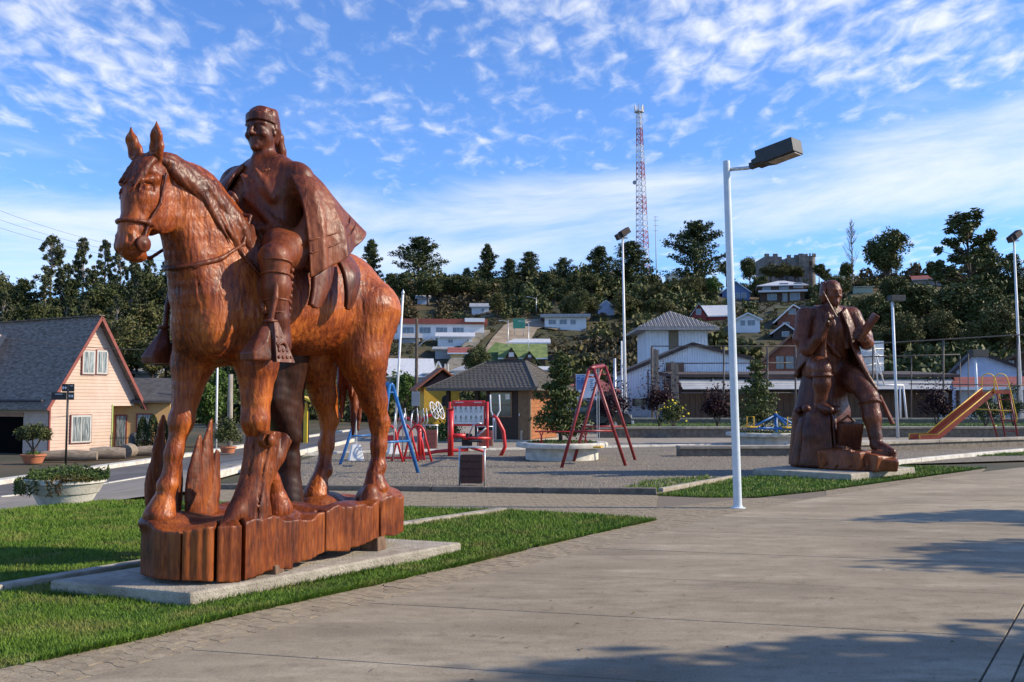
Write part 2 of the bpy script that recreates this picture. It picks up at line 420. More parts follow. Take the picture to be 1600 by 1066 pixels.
# ---- gravel playground
GRAV = [xy(340,765), xy(1028,772), xy(1145,748), xy(1240,738), xy(1390,726), (15.5,25.5), (30,33), (30,39.5), (4,39.5), xy(565,688)]
sheet('gravel', GRAV, .0, M_gravel)
def pebbles():
    n = 26000; pts = []
    X = rng.uniform(-7, 16, n*3); Y = 15.5+rng.random(n*3)**1.7*15
    ok = in_poly(X, Y, GRAV); X = X[ok][:n]; Y = Y[ok][:n]; n = len(X)
    s = rng.uniform(.012, .030, n); a = rng.uniform(0, 6.28, n)
    base = np.array([[1,0,0],[-.5,.87,0],[-.5,-.87,0],[0.1,0,.8]])
    c, sn = np.cos(a), np.sin(a)
    V = np.zeros((n,4,3)); V[:,:,0] = X[:,None]+s[:,None]*(base[None,:,0]*c[:,None]-base[None,:,1]*sn[:,None]); V[:,:,1] = Y[:,None]+s[:,None]*(base[None,:,0]*sn[:,None]+base[None,:,1]*c[:,None])*.8
    V[:,:,2] = base[None,:,2]*s[:,None]*.8
    f = np.array([[0,1,3],[1,2,3],[2,0,3]]); F = (np.arange(n)*4)[:,None,None]+f[None]
    o = link('gravel_stones', mesh_np('gravel_stones', V.reshape(-1,3), F.reshape(-1,3)), mat('gravel_stone', (.09,.075,.055), (.42,.365,.285), 40, .9, lo=.3, hi=.7))
    tag(o, 'loose grey gravel stones scattered over the playground', 'gravel', kind='stuff')
pebbles()

# ---- lawns
KL = [(-6.2,4.7), xy(0,925), xy(230,885), xy(640,822), xy(787,800)]
LAWN_A = [(-5.6,1.9), xy(0,1048), xy(225,999), xy(349,967), xy(600,912), xy(720,885), xy(870,848), xy(1022,814), xy(940,807), xy(790,799), xy(640,795), xy(480,791), xy(330,787), xy(165,784), xy(0,799), xy(-300,835), (-9,6)]
LAWN_B = [xy(1028,775), xy(1100,778), xy(1180,778), xy(1290,767), xy(1430,747), xy(1540,732), xy(1450,730), xy(1390,728), xy(1240,739), xy(1146,749)]
LAWN_C = [(4.5,39.6), (32,39.6), (32,50.5), (4.5,50.5)]
VERGE = [xy(1500,714), xy(1600,707), (16,26.5), (16,25.2), xy(1600,712)]
for i, Lp in enumerate((LAWN_A, LAWN_B, VERGE)): sheet('lawn', Lp, .012, M_lawn)
sheet('lawn', LAWN_C, .33, M_lawn)
M_grass = mat('grass_blade', (.068,.145,.012), (.15,.245,.028), 1.3, .6, detail=6, c3=(.21,.215,.055), sc3=2.2, lo=.3, hi=.7, spec=.25)
def grass(polys, n, label, ymax=99, hscale=1.0, z0=.01, avoid=None, wide=1.0):
    V = []; 
    for poly, cnt in zip(polys, n):
        p = np.array(poly); lo, hi = p.min(0), p.max(0)
        m = cnt*6; 
        Y = lo[1] + (hi[1]-lo[1])*rng.random(m)
        X = rng.uniform(lo[0], hi[0], m)
        keep = in_poly(X, Y, poly) & (rng.random(m) < np.clip((6.0/np.maximum(Y, 3.0))**1.3, .12, 1)) & (np.abs(X) < Y*.56+1.2)
        if avoid is not None: keep &= ~avoid(X, Y)
        X, Y = X[keep][:cnt], Y[keep][:cnt]; k = len(X)
        sc = np.clip(Y/9.0, .8, 2.2)*wide
        clump = np.array([mnoise.noise((float(a)*2.2, float(b)*2.2, 0)) for a, b in zip(X, Y)])
        h = (rng.uniform(.018, .042, k)*(1+.45*clump))*hscale*np.clip(sc, 1, 1.4); w = rng.uniform(.0035, .0065, k)*sc; a = rng.uniform(0, 6.28, k)
        tx, ty = rng.normal(0, .018, k)*hscale, rng.normal(0, .018, k)*hscale
        v = np.zeros((k,3,3)); v[:,0] = np.stack([X-np.cos(a)*w, Y-np.sin(a)*w, np.full(k, z0)], 1); v[:,1] = np.stack([X+np.cos(a)*w, Y+np.sin(a)*w, np.full(k, z0)], 1)
        v[:,2] = np.stack([X+tx, Y+ty, z0+h], 1); V.append(v)
    V = np.concatenate(V).reshape(-1,3); F = np.arange(len(V)).reshape(-1,3)
    o = link('grass', mesh_np('grass', V, F), M_grass); tag(o, label, 'grass', kind='stuff')
PLA = [G(297,951), G(721,866), G(77,930)]; PLA.insert(2, PLA[1]+PLA[2]-PLA[0])
plq = [(p.x, p.y) for p in PLA]
grass([LAWN_A], [210000], 'mown green lawn around the horse statue', avoid=lambda X, Y: in_poly(X, Y, plq))
grass([LAWN_B, VERGE], [40000, 9000], 'green grass wedge in front of the seated statue')
grass([LAWN_C], [26000], 'raised green lawn under the purple bushes', z0=.32, hscale=1.6, wide=1.3)
def edge_tufts(line, n, out, label):
    V = []; P_ = [Vector(p) for p in line]; L_ = [(P_[i+1]-P_[i]).length for i in range(len(P_)-1)]; T = sum(L_)
    for _ in range(n):
        s = random.random()*T; i = 0
        while s > L_[i]: s -= L_[i]; i += 1
        d = (P_[i+1]-P_[i]).normalized(); p = P_[i]+d*s; nn = Vector((d.y,-d.x))*out
        if mnoise.noise((p.x*1.7,p.y*1.7,2)) < random.uniform(-.5,.25): continue
        q = p+nn*random.uniform(-.03,.03); h = random.uniform(.03,.075); w = random.uniform(.004,.008); a = random.random()*6.28; lean = nn*random.uniform(0,.06)
        V += [(q.x-math.cos(a)*w,q.y-math.sin(a)*w,.008),(q.x+math.cos(a)*w,q.y+math.sin(a)*w,.008),(q.x+lean.x+random.uniform(-.02,.02),q.y+lean.y+random.uniform(-.02,.02),h)]
    o = link('edge_grass', mesh_np('edge_grass', V, np.arange(len(V)).reshape(-1,3)), M_grass); tag(o, label, 'grass', kind='stuff')
edge_tufts(LAWN_A[1:8], 9000, 1, 'ragged grass fringe hanging over the paver strip'); edge_tufts(LAWN_B[:6], 4000, 1, 'ragged grass fringe of the wedge by the seated statue')
edge_tufts([plq[2],plq[3],plq[0],plq[1]], 5000, 1, 'longer unmown grass around the horse statue plinth')
# weedy tufts creeping over the gravel border
TUFT = [xy(960,768), xy(1030,770), xy(1130,749), xy(1100,745), xy(1010,752)]
grass([TUFT], [2600], 'weedy grass tufts creeping into the gravel', hscale=1.1)

# ---- concrete pavement of slabs
e1 = Vector((.56,.83)).normalized(); e2 = Vector((.974,-.23)).normalized(); J0 = Vector((.3, 8.62)); tstep = 1.642
PAVE = [(-5.4,1.0), xy(120,1066), xy(600,938.6), xy(944,855.6), xy(1137,805.6), xy(1290,776), xy(1431,756), xy(1530,739), xy(1600,731), (18,24.5), (30,27.5), (30,-3), (-5.4,-3)]
pv = sheet('concrete_pavement', PAVE, -.004, M_sand)
sb = [-9.5, 4.03, 4.19, 8.2, 12.3, 16.4, 20.5, 24.6, 29]
gap = .007
for k in range(-8, 11):
    for i in range(len(sb)-1):
        q = [(J0+e2*(sb[i]+gap)+e1*(tstep*k+gap)), (J0+e2*(sb[i+1]-gap)+e1*(tstep*k+gap)), (J0+e2*(sb[i+1]-gap)+e1*(tstep*(k+1)-gap)), (J0+e2*(sb[i]+gap)+e1*(tstep*(k+1)-gap))]
        c = clip_convex(PAVE, [tuple(p) for p in q])
        if len(c) < 3 or area(c) < .02: continue
        if max(p[1] for p in c) < 3.0: continue
        if min(p[0]-p[1]*.62 for p in c) > 2: continue
        MB().prism(c, -.003, .014 + random.uniform(-.002,.002)).build('slab', M_conc, pv, bevel=.004)

def litter():
    r = np.random.default_rng(5); n = 150; Y = 5.2+r.random(n)**1.5*10; X = r.uniform(-.4,.9,n)*Y*.55; k = in_poly(X, Y, PAVE); c = np.stack([X[k],Y[k],np.full(k.sum(),.021)],1)
    a = r.uniform(0,6.28,len(c)); s = r.uniform(.006,.022,len(c)); d = np.stack([np.cos(a)*s,np.sin(a)*s,s*.05],1); e = np.stack([-np.sin(a)*s*.5,np.cos(a)*s*.5,s*.35],1)
    V = np.stack([c-d,c+e,c+d,c-e*np.array([1,1,-.2])],1).reshape(-1,3); o = link('leaf_litter', mesh_np('leaf_litter',V,np.arange(len(V)).reshape(-1,4)), mat('dry_leaf', (.06,.035,.015), (.22,.14,.06), 20, .8)); tag(o, 'tiny dry leaves and grit scattered on the concrete pavement', 'leaf litter', kind='stuff')
litter()
# ---- interlocking pavers: strip beside the lawn and the cross path
ED = [Vector(p) for p in PAVE[0:9]]
STRIP = [[(-5.6,1.9), xy(0,1048), xy(120,1066), (-5.4,1.0)], [xy(0,1048), xy(600,912), xy(600,938.6), xy(120,1066)], [xy(600,912), xy(1022,814), xy(1137,805.6), xy(944,855.6), xy(600,938.6)],
         [xy(1022,814), xy(1028,775), xy(1180,779), xy(1290,767.5), xy(1290,776), xy(1137,805.6)], [xy(1290,767.5), xy(1540,733), xy(1530,739), xy(1431,756), xy(1290,776)],
         [xy(1028,775), xy(1022,814), xy(640,796), xy(640,769)], [xy(640,769), xy(640,796), xy(330,788), xy(340,766)]]
pw = thing('paver_path', None, None); pw['kind'] = 'structure'
for k, s_ in enumerate(STRIP):
    o = sheet('paver_bed', s_, .005, M_sand); del o['kind']; o.parent = pw
def paver_shape(cx, cy, ang):
    a, b, z = .10, .05, .014
    pts = [(-a,-b), (-a*.5,-b+z), (0,-b), (a*.5,-b-z), (a,-b), (a+z*.5,0), (a,b), (a*.5,b+z), (0,b), (-a*.5,b-z), (-a,b), (-a+z*.5,0)]
    c, s = math.cos(ang), math.sin(ang); g = .965
    return [(cx+(x*c-y*s)*g, cy+(x*s+y*c)*g) for x, y in pts]
allp = []
for k, reg in enumerate(STRIP):
    ang = math.atan2(.83,.56)+PI/2 if k < 5 else math.radians(4)
    ux, uy = math.cos(ang), math.sin(ang)
    xs = [p[0] for p in reg]; ys = [p[1] for p in reg]; cx0, cy0 = sum(xs)/len(xs), sum(ys)/len(ys)
    cx0, cy0 = 0.0, 8.0
    R = int(14/.1)
    ct = [( (p[0]-cx0)*ux+(p[1]-cy0)*uy, -(p[0]-cx0)*uy+(p[1]-cy0)*ux) for p in reg]
    i0, i1 = int(min(c[0] for c in ct)/.2)-2, int(max(c[0] for c in ct)/.2)+2
    j0, j1 = int(min(c[1] for c in ct)/.1)-2, int(max(c[1] for c in ct)/.1)+2
    for j in range(j0, j1+1):
        for i in range(i0, i1+1):
            s = i*.2+(.1 if j % 2 else 0); t = j*.1
            x, y = cx0+s*ux-t*uy, cy0+s*uy+t*ux
            if abs(x) > y*.57+.6 or y < 4.0: continue
            sh = paver_shape(x, y, ang)
            c = clip_convex(sh, reg)
            if len(c) < 3 or area(c) < .0015: continue
            allp.append((y*y+x*x, c))
allp.sort(key=lambda a: a[0])
rest = MB()
for n_, (d, c) in enumerate(allp):
    zt = .010+random.uniform(-.002,.002)
    if n_ < 290: MB().prism(c, -.005, zt).build('paver', M_paver, pw)
    else: rest.prism(c, -.005, zt)
ro = rest.build('paver_field', M_paver, pw); ro['kind'] = 'stuff'

# ---- kerbs
def kerb(name, pts, w, h, m, label, z0=-.02, cat_='kerb', follow=False, seg=1.0):
    th = thing(name, label, cat_)
    pts = [Vector(p) for p in pts]
    for i in range(len(pts)-1):
        a, b = pts[i], pts[i+1]; d = (b-a); n = max(1, round(d.length/seg)); d2 = d.normalized(); nn = Vector((-d2.y, d2.x))*w/2
        for k in range(n):
            p = a+d*(k/n)+d2*.004; q = a+d*((k+1)/n)-d2*.004
            zp = terr(p.x, p.y) if follow else 0; zq = terr(q.x, q.y) if follow else 0
            mb = MB(); vs = []
            j = random.uniform(-.004,.004)
            for zz in (z0, h+j): 
                for c, s, zc in ((p,-1,zp),(q,-1,zq),(q,1,zq),(p,1,zp)): vs.append((c.x+nn.x*s, c.y+nn.y*s, zc+zz))
            mb.add(vs, [[3,2,1,0],[4,5,6,7],[0,1,5,4],[1,2,6,5],[2,3,7,6],[3,0,4,7]]).build('kerb_stone', m, th, bevel=.012)
    return th
kerb('kerb', KL, .13, .065, M_kerb, 'low concrete edging running behind the horse statue through the lawn')
kerb('kerb', [xy(-40,768), xy(340,765)][1:]+[xy(1026,772)], .16, .10, M_kerbd, 'kerb with its shaded face painted dark along the front of the gravel playground')
kerb('kerb', [xy(1032,769), xy(1146,748)], .10, .07, M_kerb, 'pale narrow edging between gravel and the grass wedge')
kerb('kerb', [xy(332,748), xy(455,714), xy(562,688.5)], .14, .13, M_kerbw, 'white painted kerb on the street side of the gravel')
kerb('kerb', [xy(1385,727), xy(1480,717), xy(1600,706), (17,26.2)], .16, .10, M_kerbw, 'white kerb beyond the seated statue, right edge of gravel')

# ---- street on the left
def pts_t(l): return [Vector((p.x, p.y)) for p in (GT(*a) for a in l)]
kf = pts_t([(0,757), (240,722), (390,698)]); d0 = (kf[0]-kf[2]).normalized()
KF = [kf[0]+d0*26, kf[0], kf[1], kf[2], kf[2]-d0*25, kf[2]-d0*60]
nf = pts_t([(0,779), (240,745), (390,722)]); d1 = (nf[0]-nf[2]).normalized()
NF = [nf[0]+d1*26, nf[0], nf[1], nf[2], nf[2]-d1*25, nf[2]-d1*60]
gl = [Vector(p) for p in (xy(332,748), xy(455,714), xy(562,688.5))]
WF = [Vector((-9,6)), Vector(xy(-300,835)), Vector(xy(0,799)), Vector(xy(165,784)), Vector(xy(332,766)), gl[0], gl[1], gl[2], Vector((-5.6,60)), Vector((-5,90))]
def resample(pts, n):
    L_ = [0]
    for i in range(len(pts)-1): L_.append(L_[-1]+(pts[i+1]-pts[i]).length)
    out = []
    for k in range(n):
        s = L_[-1]*k/(n-1); i = min(len(pts)-2, max(j for j in range(len(L_)) if L_[j] <= s+1e-9)) 
        t = (s-L_[i])/(L_[i+1]-L_[i]); out.append(pts[i].lerp(pts[i+1], min(1, t)))
    return out
def ribbon(name, A, B, m, off, n=60, k=7):
    A = resample(A, n); B = resample(B, n); V = []; F = []
    for i in range(n):
        for j in range(k):
            p = A[i].lerp(B[i], j/(k-1)); V.append((p.x, p.y, terr(p.x, p.y)+off))
    F = np.array([[i*k+j, i*k+j+1, (i+1)*k+j+1, (i+1)*k+j] for i in range(n-1) for j in range(k-1)])
    me = mesh_np(name, V, F, True)
    if me.polygons[0].normal.z < 0: me.flip_normals()
    o = link(name, me, m); o['kind'] = 'structure'; return o
ribbon('street', KF, NF, M_asphalt, .02)
ribbon('sidewalk', NF, WF, M_walk, .03, 70, 12)
kerb('kerb', KF[:-1], .45, .16, M_kerbw, 'broad white kerb along the far side of the street', z0=-.3, follow=True, seg=1.5)
kerb('kerb', NF[:-1], .14, .06, M_kerbw, 'thin white kerb on the near side of the street', z0=-.2, follow=True, seg=1.5)
# ================================================================ carved wood
def wood_mat(name, dark, mid, light, chis=46.0, grain=1.0, rough=.45, bump=.20):
    m = bpy.data.materials.new(name); m.use_nodes = True; nt, N, L, b = nodes_of(m)
    tc = N('ShaderNodeTexCoord'); mp = N('ShaderNodeMapping'); L(tc.outputs['Object'], mp.inputs[0]); mp.inputs['Scale'].default_value = (1,1,.13)
    g = N('ShaderNodeTexNoise'); g.inputs['Scale'].default_value = 30*grain; g.inputs['Detail'].default_value = 7; g.inputs['Roughness'].default_value = .65; g.inputs['Distortion'].default_value = .6; L(mp.outputs[0], g.inputs[0])
    big = N('ShaderNodeTexNoise'); big.inputs['Scale'].default_value = 2.3; big.inputs['Detail'].default_value = 4; L(tc.outputs['Object'], big.inputs[0])
    ad = N('ShaderNodeMath'); ad.operation = 'MULTIPLY_ADD'; L(big.outputs[0], ad.inputs[0]); ad.inputs[1].default_value = .56; 
    sc = N('ShaderNodeMath'); sc.operation = 'MULTIPLY'; sc.inputs[1].default_value = .62; L(g.outputs[0], sc.inputs[0]); L(sc.outputs[0], ad.inputs[2])
    r = N('ShaderNodeValToRGB'); e = r.color_ramp.elements; e[0].position = .44; e[0].color = (*dark,1); e[1].position = .72; e[1].color = (*light,1)
    q = e.new(.58); q.color = (*mid,1); L(ad.outputs[0], r.inputs[0]); L(r.outputs[0], b.inputs['Base Color'])
    b.inputs['Roughness'].default_value = rough; b.inputs['Specular IOR Level'].default_value = .32
    b.inputs['Coat Weight'].default_value = .06; b.inputs['Coat Roughness'].default_value = .25
    vo = N('ShaderNodeTexVoronoi'); vo.feature = 'SMOOTH_F1'; vo.inputs['Scale'].default_value = chis; vo.inputs['Smoothness'].default_value = .35
    mp2 = N('ShaderNodeMapping'); mp2.inputs['Scale'].default_value = (1,1,.42); L(tc.outputs['Object'], mp2.inputs[0])
    ds = N('ShaderNodeTexNoise'); ds.inputs['Scale'].default_value = 6; L(tc.outputs['Object'], ds.inputs[0])
    mv = N('ShaderNodeMix'); mv.data_type = 'VECTOR'; mv.inputs[0].default_value = .12; L(mp2.outputs[0], mv.inputs[4]); L(ds.outputs['Color'], mv.inputs[5]); L(mv.outputs[1], vo.inputs[0])
    hb = N('ShaderNodeMath'); hb.operation = 'MULTIPLY_ADD'; L(g.outputs[0], hb.inputs[0]); hb.inputs[1].default_value = .35; L(vo.outputs[0], hb.inputs[2])
    bp = N('ShaderNodeBump'); bp.inputs['Strength'].default_value = bump; bp.inputs['Distance'].default_value = .022; L(hb.outputs[0], bp.inputs['Height']); L(bp.outputs[0], b.inputs['Normal'])
    L(bp.outputs[0], b.inputs['Coat Normal'])
    return m
WD = wood_mat('varnished_wood', (.075,.012,.004), (.25,.052,.009), (.47,.125,.019))
WD_hair = wood_mat('varnished_wood_hair', (.05,.011,.005), (.14,.031,.009), (.24,.060,.014), chis=40)
WD_cloth = wood_mat('varnished_wood_cloth', (.048,.011,.006), (.125,.029,.010), (.21,.054,.016), chis=16, bump=.25)
WD_skin = wood_mat('varnished_wood_face', (.07,.016,.006), (.18,.042,.011), (.28,.076,.018), chis=34, bump=.14)
WD_log = wood_mat('varnished_wood_log', (.045,.010,.004), (.155,.034,.008), (.30,.080,.015), chis=10, grain=1.6, bump=.30)

HX, HH = (-2.0, 8.95), math.atan2(-.866, -.5)
horse = thing('horse_rider_statue', 'large varnished wood carving of a man riding a standing horse', 'statue', (HX[0], HX[1], .12), HH)
def hp(name, c, m, parent=horse):
    o = link(name, c.mesh(name), m, parent); o.location.z = 0 if parent is not horse else -.12; return o

def carve_horse():
    c = Carve((-1.25,-.62,.5), (2.3,.62,3.95), .0125)
    # barrel, chest, rump
    c.ell((.05,0,2.48), (.85,.405,.455), .1); c.ell((.80,0,2.47), (.55,.395,.54), .12); c.ell((-.53,0,2.60), (.48,.41,.49), .14)
    c.ell((1.10,0,2.32), (.345,.325,.44), .13)
    c.ell((.55,0,2.82), (.42,.25,.24), .15); c.ell((-.30,0,2.72), (.5,.36,.36), .12)
    c.ell((1.24,.15,2.20), (.185,.155,.26), .08); c.ell((1.24,-.15,2.20), (.185,.155,.26), .08)
    c.cone((1.56,0,2.45), (1.50,0,1.95), .035, .03, .06, 's')
    # neck
    c.chain([(1.08,0,2.55), (1.17,0,2.95), (1.40,0,3.26), (1.70,0,3.44)], [.45,.385,.28,.185], .12, sv=.58)
    c.cone((1.34,.10,2.5), (1.55,.06,3.05), .13, .08, .09); c.cone((1.34,-.10,2.5), (1.55,-.06,3.05), .13, .08, .09)
    # head
    c.chain([(1.83,0,3.42), (1.90,0,3.20), (1.965,0,2.95), (1.985,0,2.82)], [.150,.145,.105,.105], .06, sv=.92)
    for s in (-1, 1):
        c.ell((1.76,s*.075,3.13), (.155,.055,.20), .05)                       # cheek plate
        c.cone((1.875,s*.128,3.35), (2.00,s*.110,3.31), .040, .026, .03)      # brow
        c.cone((1.985,s*.055,3.18), (2.03,s*.05,2.93), .022, .018, .03)        # facial crest
        c.ell((1.955,s*.142,3.265), (.068,.040,.045), .012, 's')
        c.ell((1.945,s*.118,3.262), (.042,.030,.032), .002); c.cone((1.90,s*.135,3.225), (1.99,s*.118,3.225), .014, .012, .02)
        c.ell((2.045,s*.070,2.845), (.045,.042,.062), .03)                      # nostril wing
        c.ell((2.075,s*.092,2.845), (.024,.026,.038), .012, 's')
        # ear
        c.chain([(1.84,s*.09,3.50), (1.87,s*.125,3.60), (1.895,s*.150,3.70), (1.90,s*.155,3.80)], [.052,.066,.052,.008], .02, sv=.62, ax=0)
        c.chain([(1.915,s*.128,3.59), (1.935,s*.150,3.68), (1.93,s*.155,3.76)], [.036,.034,.008], .008, 's')
    c.ell((1.985,0,2.80), (.105,.105,.10), .04); c.ell((1.935,0,2.735), (.085,.075,.055), .03)
    c.box((2.02,0,2.757), (.09,.14,.006), .012, 's', r=.004)
    # forelegs
    c.chain([(1.06,-.22,2.25), (1.16,-.225,1.92), (1.26,-.23,1.42), (1.33,-.235,1.15), (1.37,-.24,.90)], [.24,.168,.090,.064,.073], .08)
    c.ell((1.275,-.23,1.42), (.092,.098,.11), .03); c.ell((1.385,-.245,.88), (.088,.090,.085), .03)
    c.cone((1.40,-.245,.80), (1.45,-.245,.64), .080, .135, .03); c.cone((1.24,-.25,1.30), (1.30,-.25,.95), .03, .035, .03)
    c.chain([(.86,.23,2.30), (.87,.25,1.92), (.91,.28,1.42), (.80,.27,1.10), (.66,.26,.86)], [.25,.172,.106,.072,.075], .08)
    c.ell((.91,.28,1.42), (.10,.11,.11), .03); c.cone((.64,.26,.80), (.60,.26,.64), .08, .13, .03)
    # hind legs
    for s, st, hk, ft, hf in ((1, (-.53,.28,2.02), (-.80,.29,1.36), (-.77,.29,.92), (-.74,.29,.72)), (-1, (-.42,-.27,2.02), (-.64,-.24,1.42), (-.55,-.23,.88), (-.44,-.23,.64))):
        c.chain([(-.62,s*.24,2.48), st, tuple(.35*a+.65*b for a, b in zip(st, hk)), hk, tuple((a+b)/2 for a, b in zip(hk, ft)), ft], [.36,.235,.122,.090,.066,.075], .09)
        c.cone((hk[0]-.07,hk[1],hk[2]+.13), (hk[0]-.05,hk[1],hk[2]-.02), .035, .045, .04)
        c.ell(ft, (.09,.092,.09), .03); c.cone((ft[0]+.05,ft[1],ft[2]-.06), hf, .08, .135, .03)
    c.cone((-.68,.30,2.40), (-.78,.36,1.75), .035, .03, .05, 's')
    c.cone((.98,.44,2.45), (.78,.44,2.05), .03, .02, .06, 's')
    for a_, b_ in (((1.47,.16,2.62),(1.43,.20,2.28)), ((1.10,.38,2.55),(1.02,.41,2.28)), ((.90,.42,2.40),(.88,.41,2.12)), ((.30,.42,2.42),(.24,.41,2.12)), ((-.30,.44,2.70),(-.34,.44,2.42)), ((-.72,.42,2.35),(-.76,.38,1.85)), ((1.35,-.14,1.75),(1.33,-.15,1.5)), ((1.02,.40,1.95),(1.0,.38,1.65)), ((-.95,.2,2.8),(-1.03,.2,2.4))):
        c.chain([a_, tuple((p+q)/2+.012 for p, q in zip(a_, b_)), b_], [.006,.016,.005], .006, 's')
    c.rough(0.00144, 38, 3); c.rough(0.00096, 80, 5)
    return hp('horse_body', c, WD)
hb = carve_horse()

def strands(name, starts, ends, lo, hi, h, r0, m, parent, seed, bend=.10, k=.012):
    rr = random.Random(seed); c = Carve(lo, hi, h)
    for a, b in zip(starts, ends):
        a = Vector(a); b = Vector(b); mid = (a+b)/2 + Vector((rr.uniform(-.3,.3)*bend, bend*rr.uniform(.3,1), rr.uniform(0,bend)))
        pts = [tuple(a.lerp(mid, .0)), tuple(a.lerp(mid, .55)+Vector((0,bend*.2,0))), tuple(mid), tuple(mid.lerp(b, .55)), tuple(b)]
        pts = spline(pts, 2); n = len(pts); r = r0*rr.uniform(.8,1.25)
        c.chain(pts, [r*(.8+.5*math.sin(PI*min(1,i/(n-1)*1.25))*(1))*(1 if i < n*.6 else max(.12, 1-(i-n*.6)/(n*.42))) for i in range(n)], k)
    return hp(name, c, m, parent)
rr = random.Random(4)
crest = spline([(1.84,0,3.54), (1.70,0,3.60), (1.45,0,3.52), (1.20,0,3.35), (.98,0,3.12), (.84,0,2.92), (.76,0,2.72), (.70,0,2.50)], 6)
NKA = [((1.08,2.55),.46), ((1.17,2.95),.40), ((1.40,3.26),.29), ((1.70,3.44),.185), ((1.85,3.45),.15)]
def neck_side(u, z):
    best = -1
    for (a, ra), (b, rb_) in zip(NKA[:-1], NKA[1:]):
        ex, ez = b[0]-a[0], b[1]-a[1]; t = min(1, max(0, ((u-a[0])*ex+(z-a[1])*ez)/(ex*ex+ez*ez)))
        r = ra+(rb_-ra)*t; d = math.hypot(u-a[0]-ex*t, z-a[1]-ez*t); best = max(best, r*r-d*d)
    body = 1-((u-.80)/.55)**2-((z-2.47)/.54)**2
    return max(.585*math.sqrt(max(0, best)), .40*math.sqrt(max(0, body)))
c = Carve((.3,-.35,2.15), (2.05,.75,3.8), .0110)
for i in range(1, 34):
    for q in range(3):
        L_ = rr.randint(9, 14) if i < 24 else rr.randint(7, 9); w = rr.uniform(.5, 1.25)*(.75 if i < 8 else 1); pts = []; rs = []; ph = rr.uniform(0, 6.28)
        if q == 2 and i % 3: continue
        for k in range(L_):
            j = min(len(crest)-1, i+k); p_ = crest[j]; f = k/(L_-1)
            u = p_[0]-.05*f+.03*math.sin(k*.7+ph)*f; z = p_[2]-.03-.42*f*w
            v = neck_side(u, z)*(1 if q else (1 if f > .12 else .3))+.012+.016*math.sin(ph+k*.5)
            pts.append((u, v, z)); rs.append(.041*(.6+.55*math.sin(PI*min(1, .2+f*.8)))*(1 if f < .5 else max(.12, 1-(f-.5)/.52)))
        c.chain(pts, rs, .005)
hp('mane', c, WD_hair, hb)
st2 = [(1.84+rr.uniform(-.04,.03), rr.uniform(-.09,.10), 3.57) for _ in range(17)]
en2 = [(2.055+rr.uniform(-.04,.02), s[1]*1.35+rr.uniform(-.02,.02), 3.19+rr.uniform(-.07,.12)) for s in st2]
strands('forelock', st2, en2, (1.5,-.3,3.0), (2.25,.32,3.8), .011, .020, WD_hair, hb, 5, .05)
st3 = [(-1.0+rr.uniform(-.03,.04), rr.uniform(-.07,.07), 2.72+rr.uniform(-.1,.06)) for _ in range(16)]
en3 = [(-.82+rr.uniform(-.12,.16), rr.uniform(-.02,.14)-.08, 1.32+rr.uniform(-.1,.5)) for s in st3]
strands('tail', st3, en3, (-1.5,-.4,1.0), (-.4,.5,3.0), .014, .050, WD_hair, hb, 6, -.16)

# bridle
def ring(c, C, U, V, ru, rv, r, n=22, k=.0, a0=0, a1=2*PI):
    C, U, V = Vector(C), Vector(U).normalized(), Vector(V).normalized()
    pts = [tuple(C+U*ru*math.cos(a0+(a1-a0)*i/n)+V*rv*math.sin(a0+(a1-a0)*i/n)) for i in range(n+1)]
    c.chain(pts, [r]*(n+1), k)
c = Carve((1.3,-.35,2.55), (2.3,.35,3.75), .0105)
ring(c, (1.955,0,2.99), (1,0,.05), (0,1,0), .135, .128, .017)
for s in (-1, 1):
    c.ell((1.975,s*.135,2.815), (.068,.022,.068), .004); c.ell((1.975,s*.15,2.815), (.035,.016,.035), .01)
    c.chain([(1.972,s*.13,2.85), (1.925,s*.128,2.99), (1.84,s*.150,3.16), (1.80,s*.160,3.40)], [.013]*4, .01)
    c.ell((1.93,s*.137,2.99), (.03,.018,.03), .006)
hp('bridle', c, WD_cloth, hb)
c = Carve((.4,-.6,2.3), (1.95,.6,3.5), .013)
ring(c, (1.29,0,2.78), (.86,0,-.28), (0,1,0), .335, .235, .021)
c.chain([(1.50,.17,2.68), (1.30,.245,2.78), (1.08,.275,2.93), (.95,.22,3.2), (1.02,.03,3.24)], [.018]*5, .02)
c.chain([(1.975,-.15,2.80), (1.6,-.26,2.78), (1.25,-.32,3.0), (1.03,-.06,3.24)], [.016]*4, .02)
hp('reins', c, WD_cloth, hb)

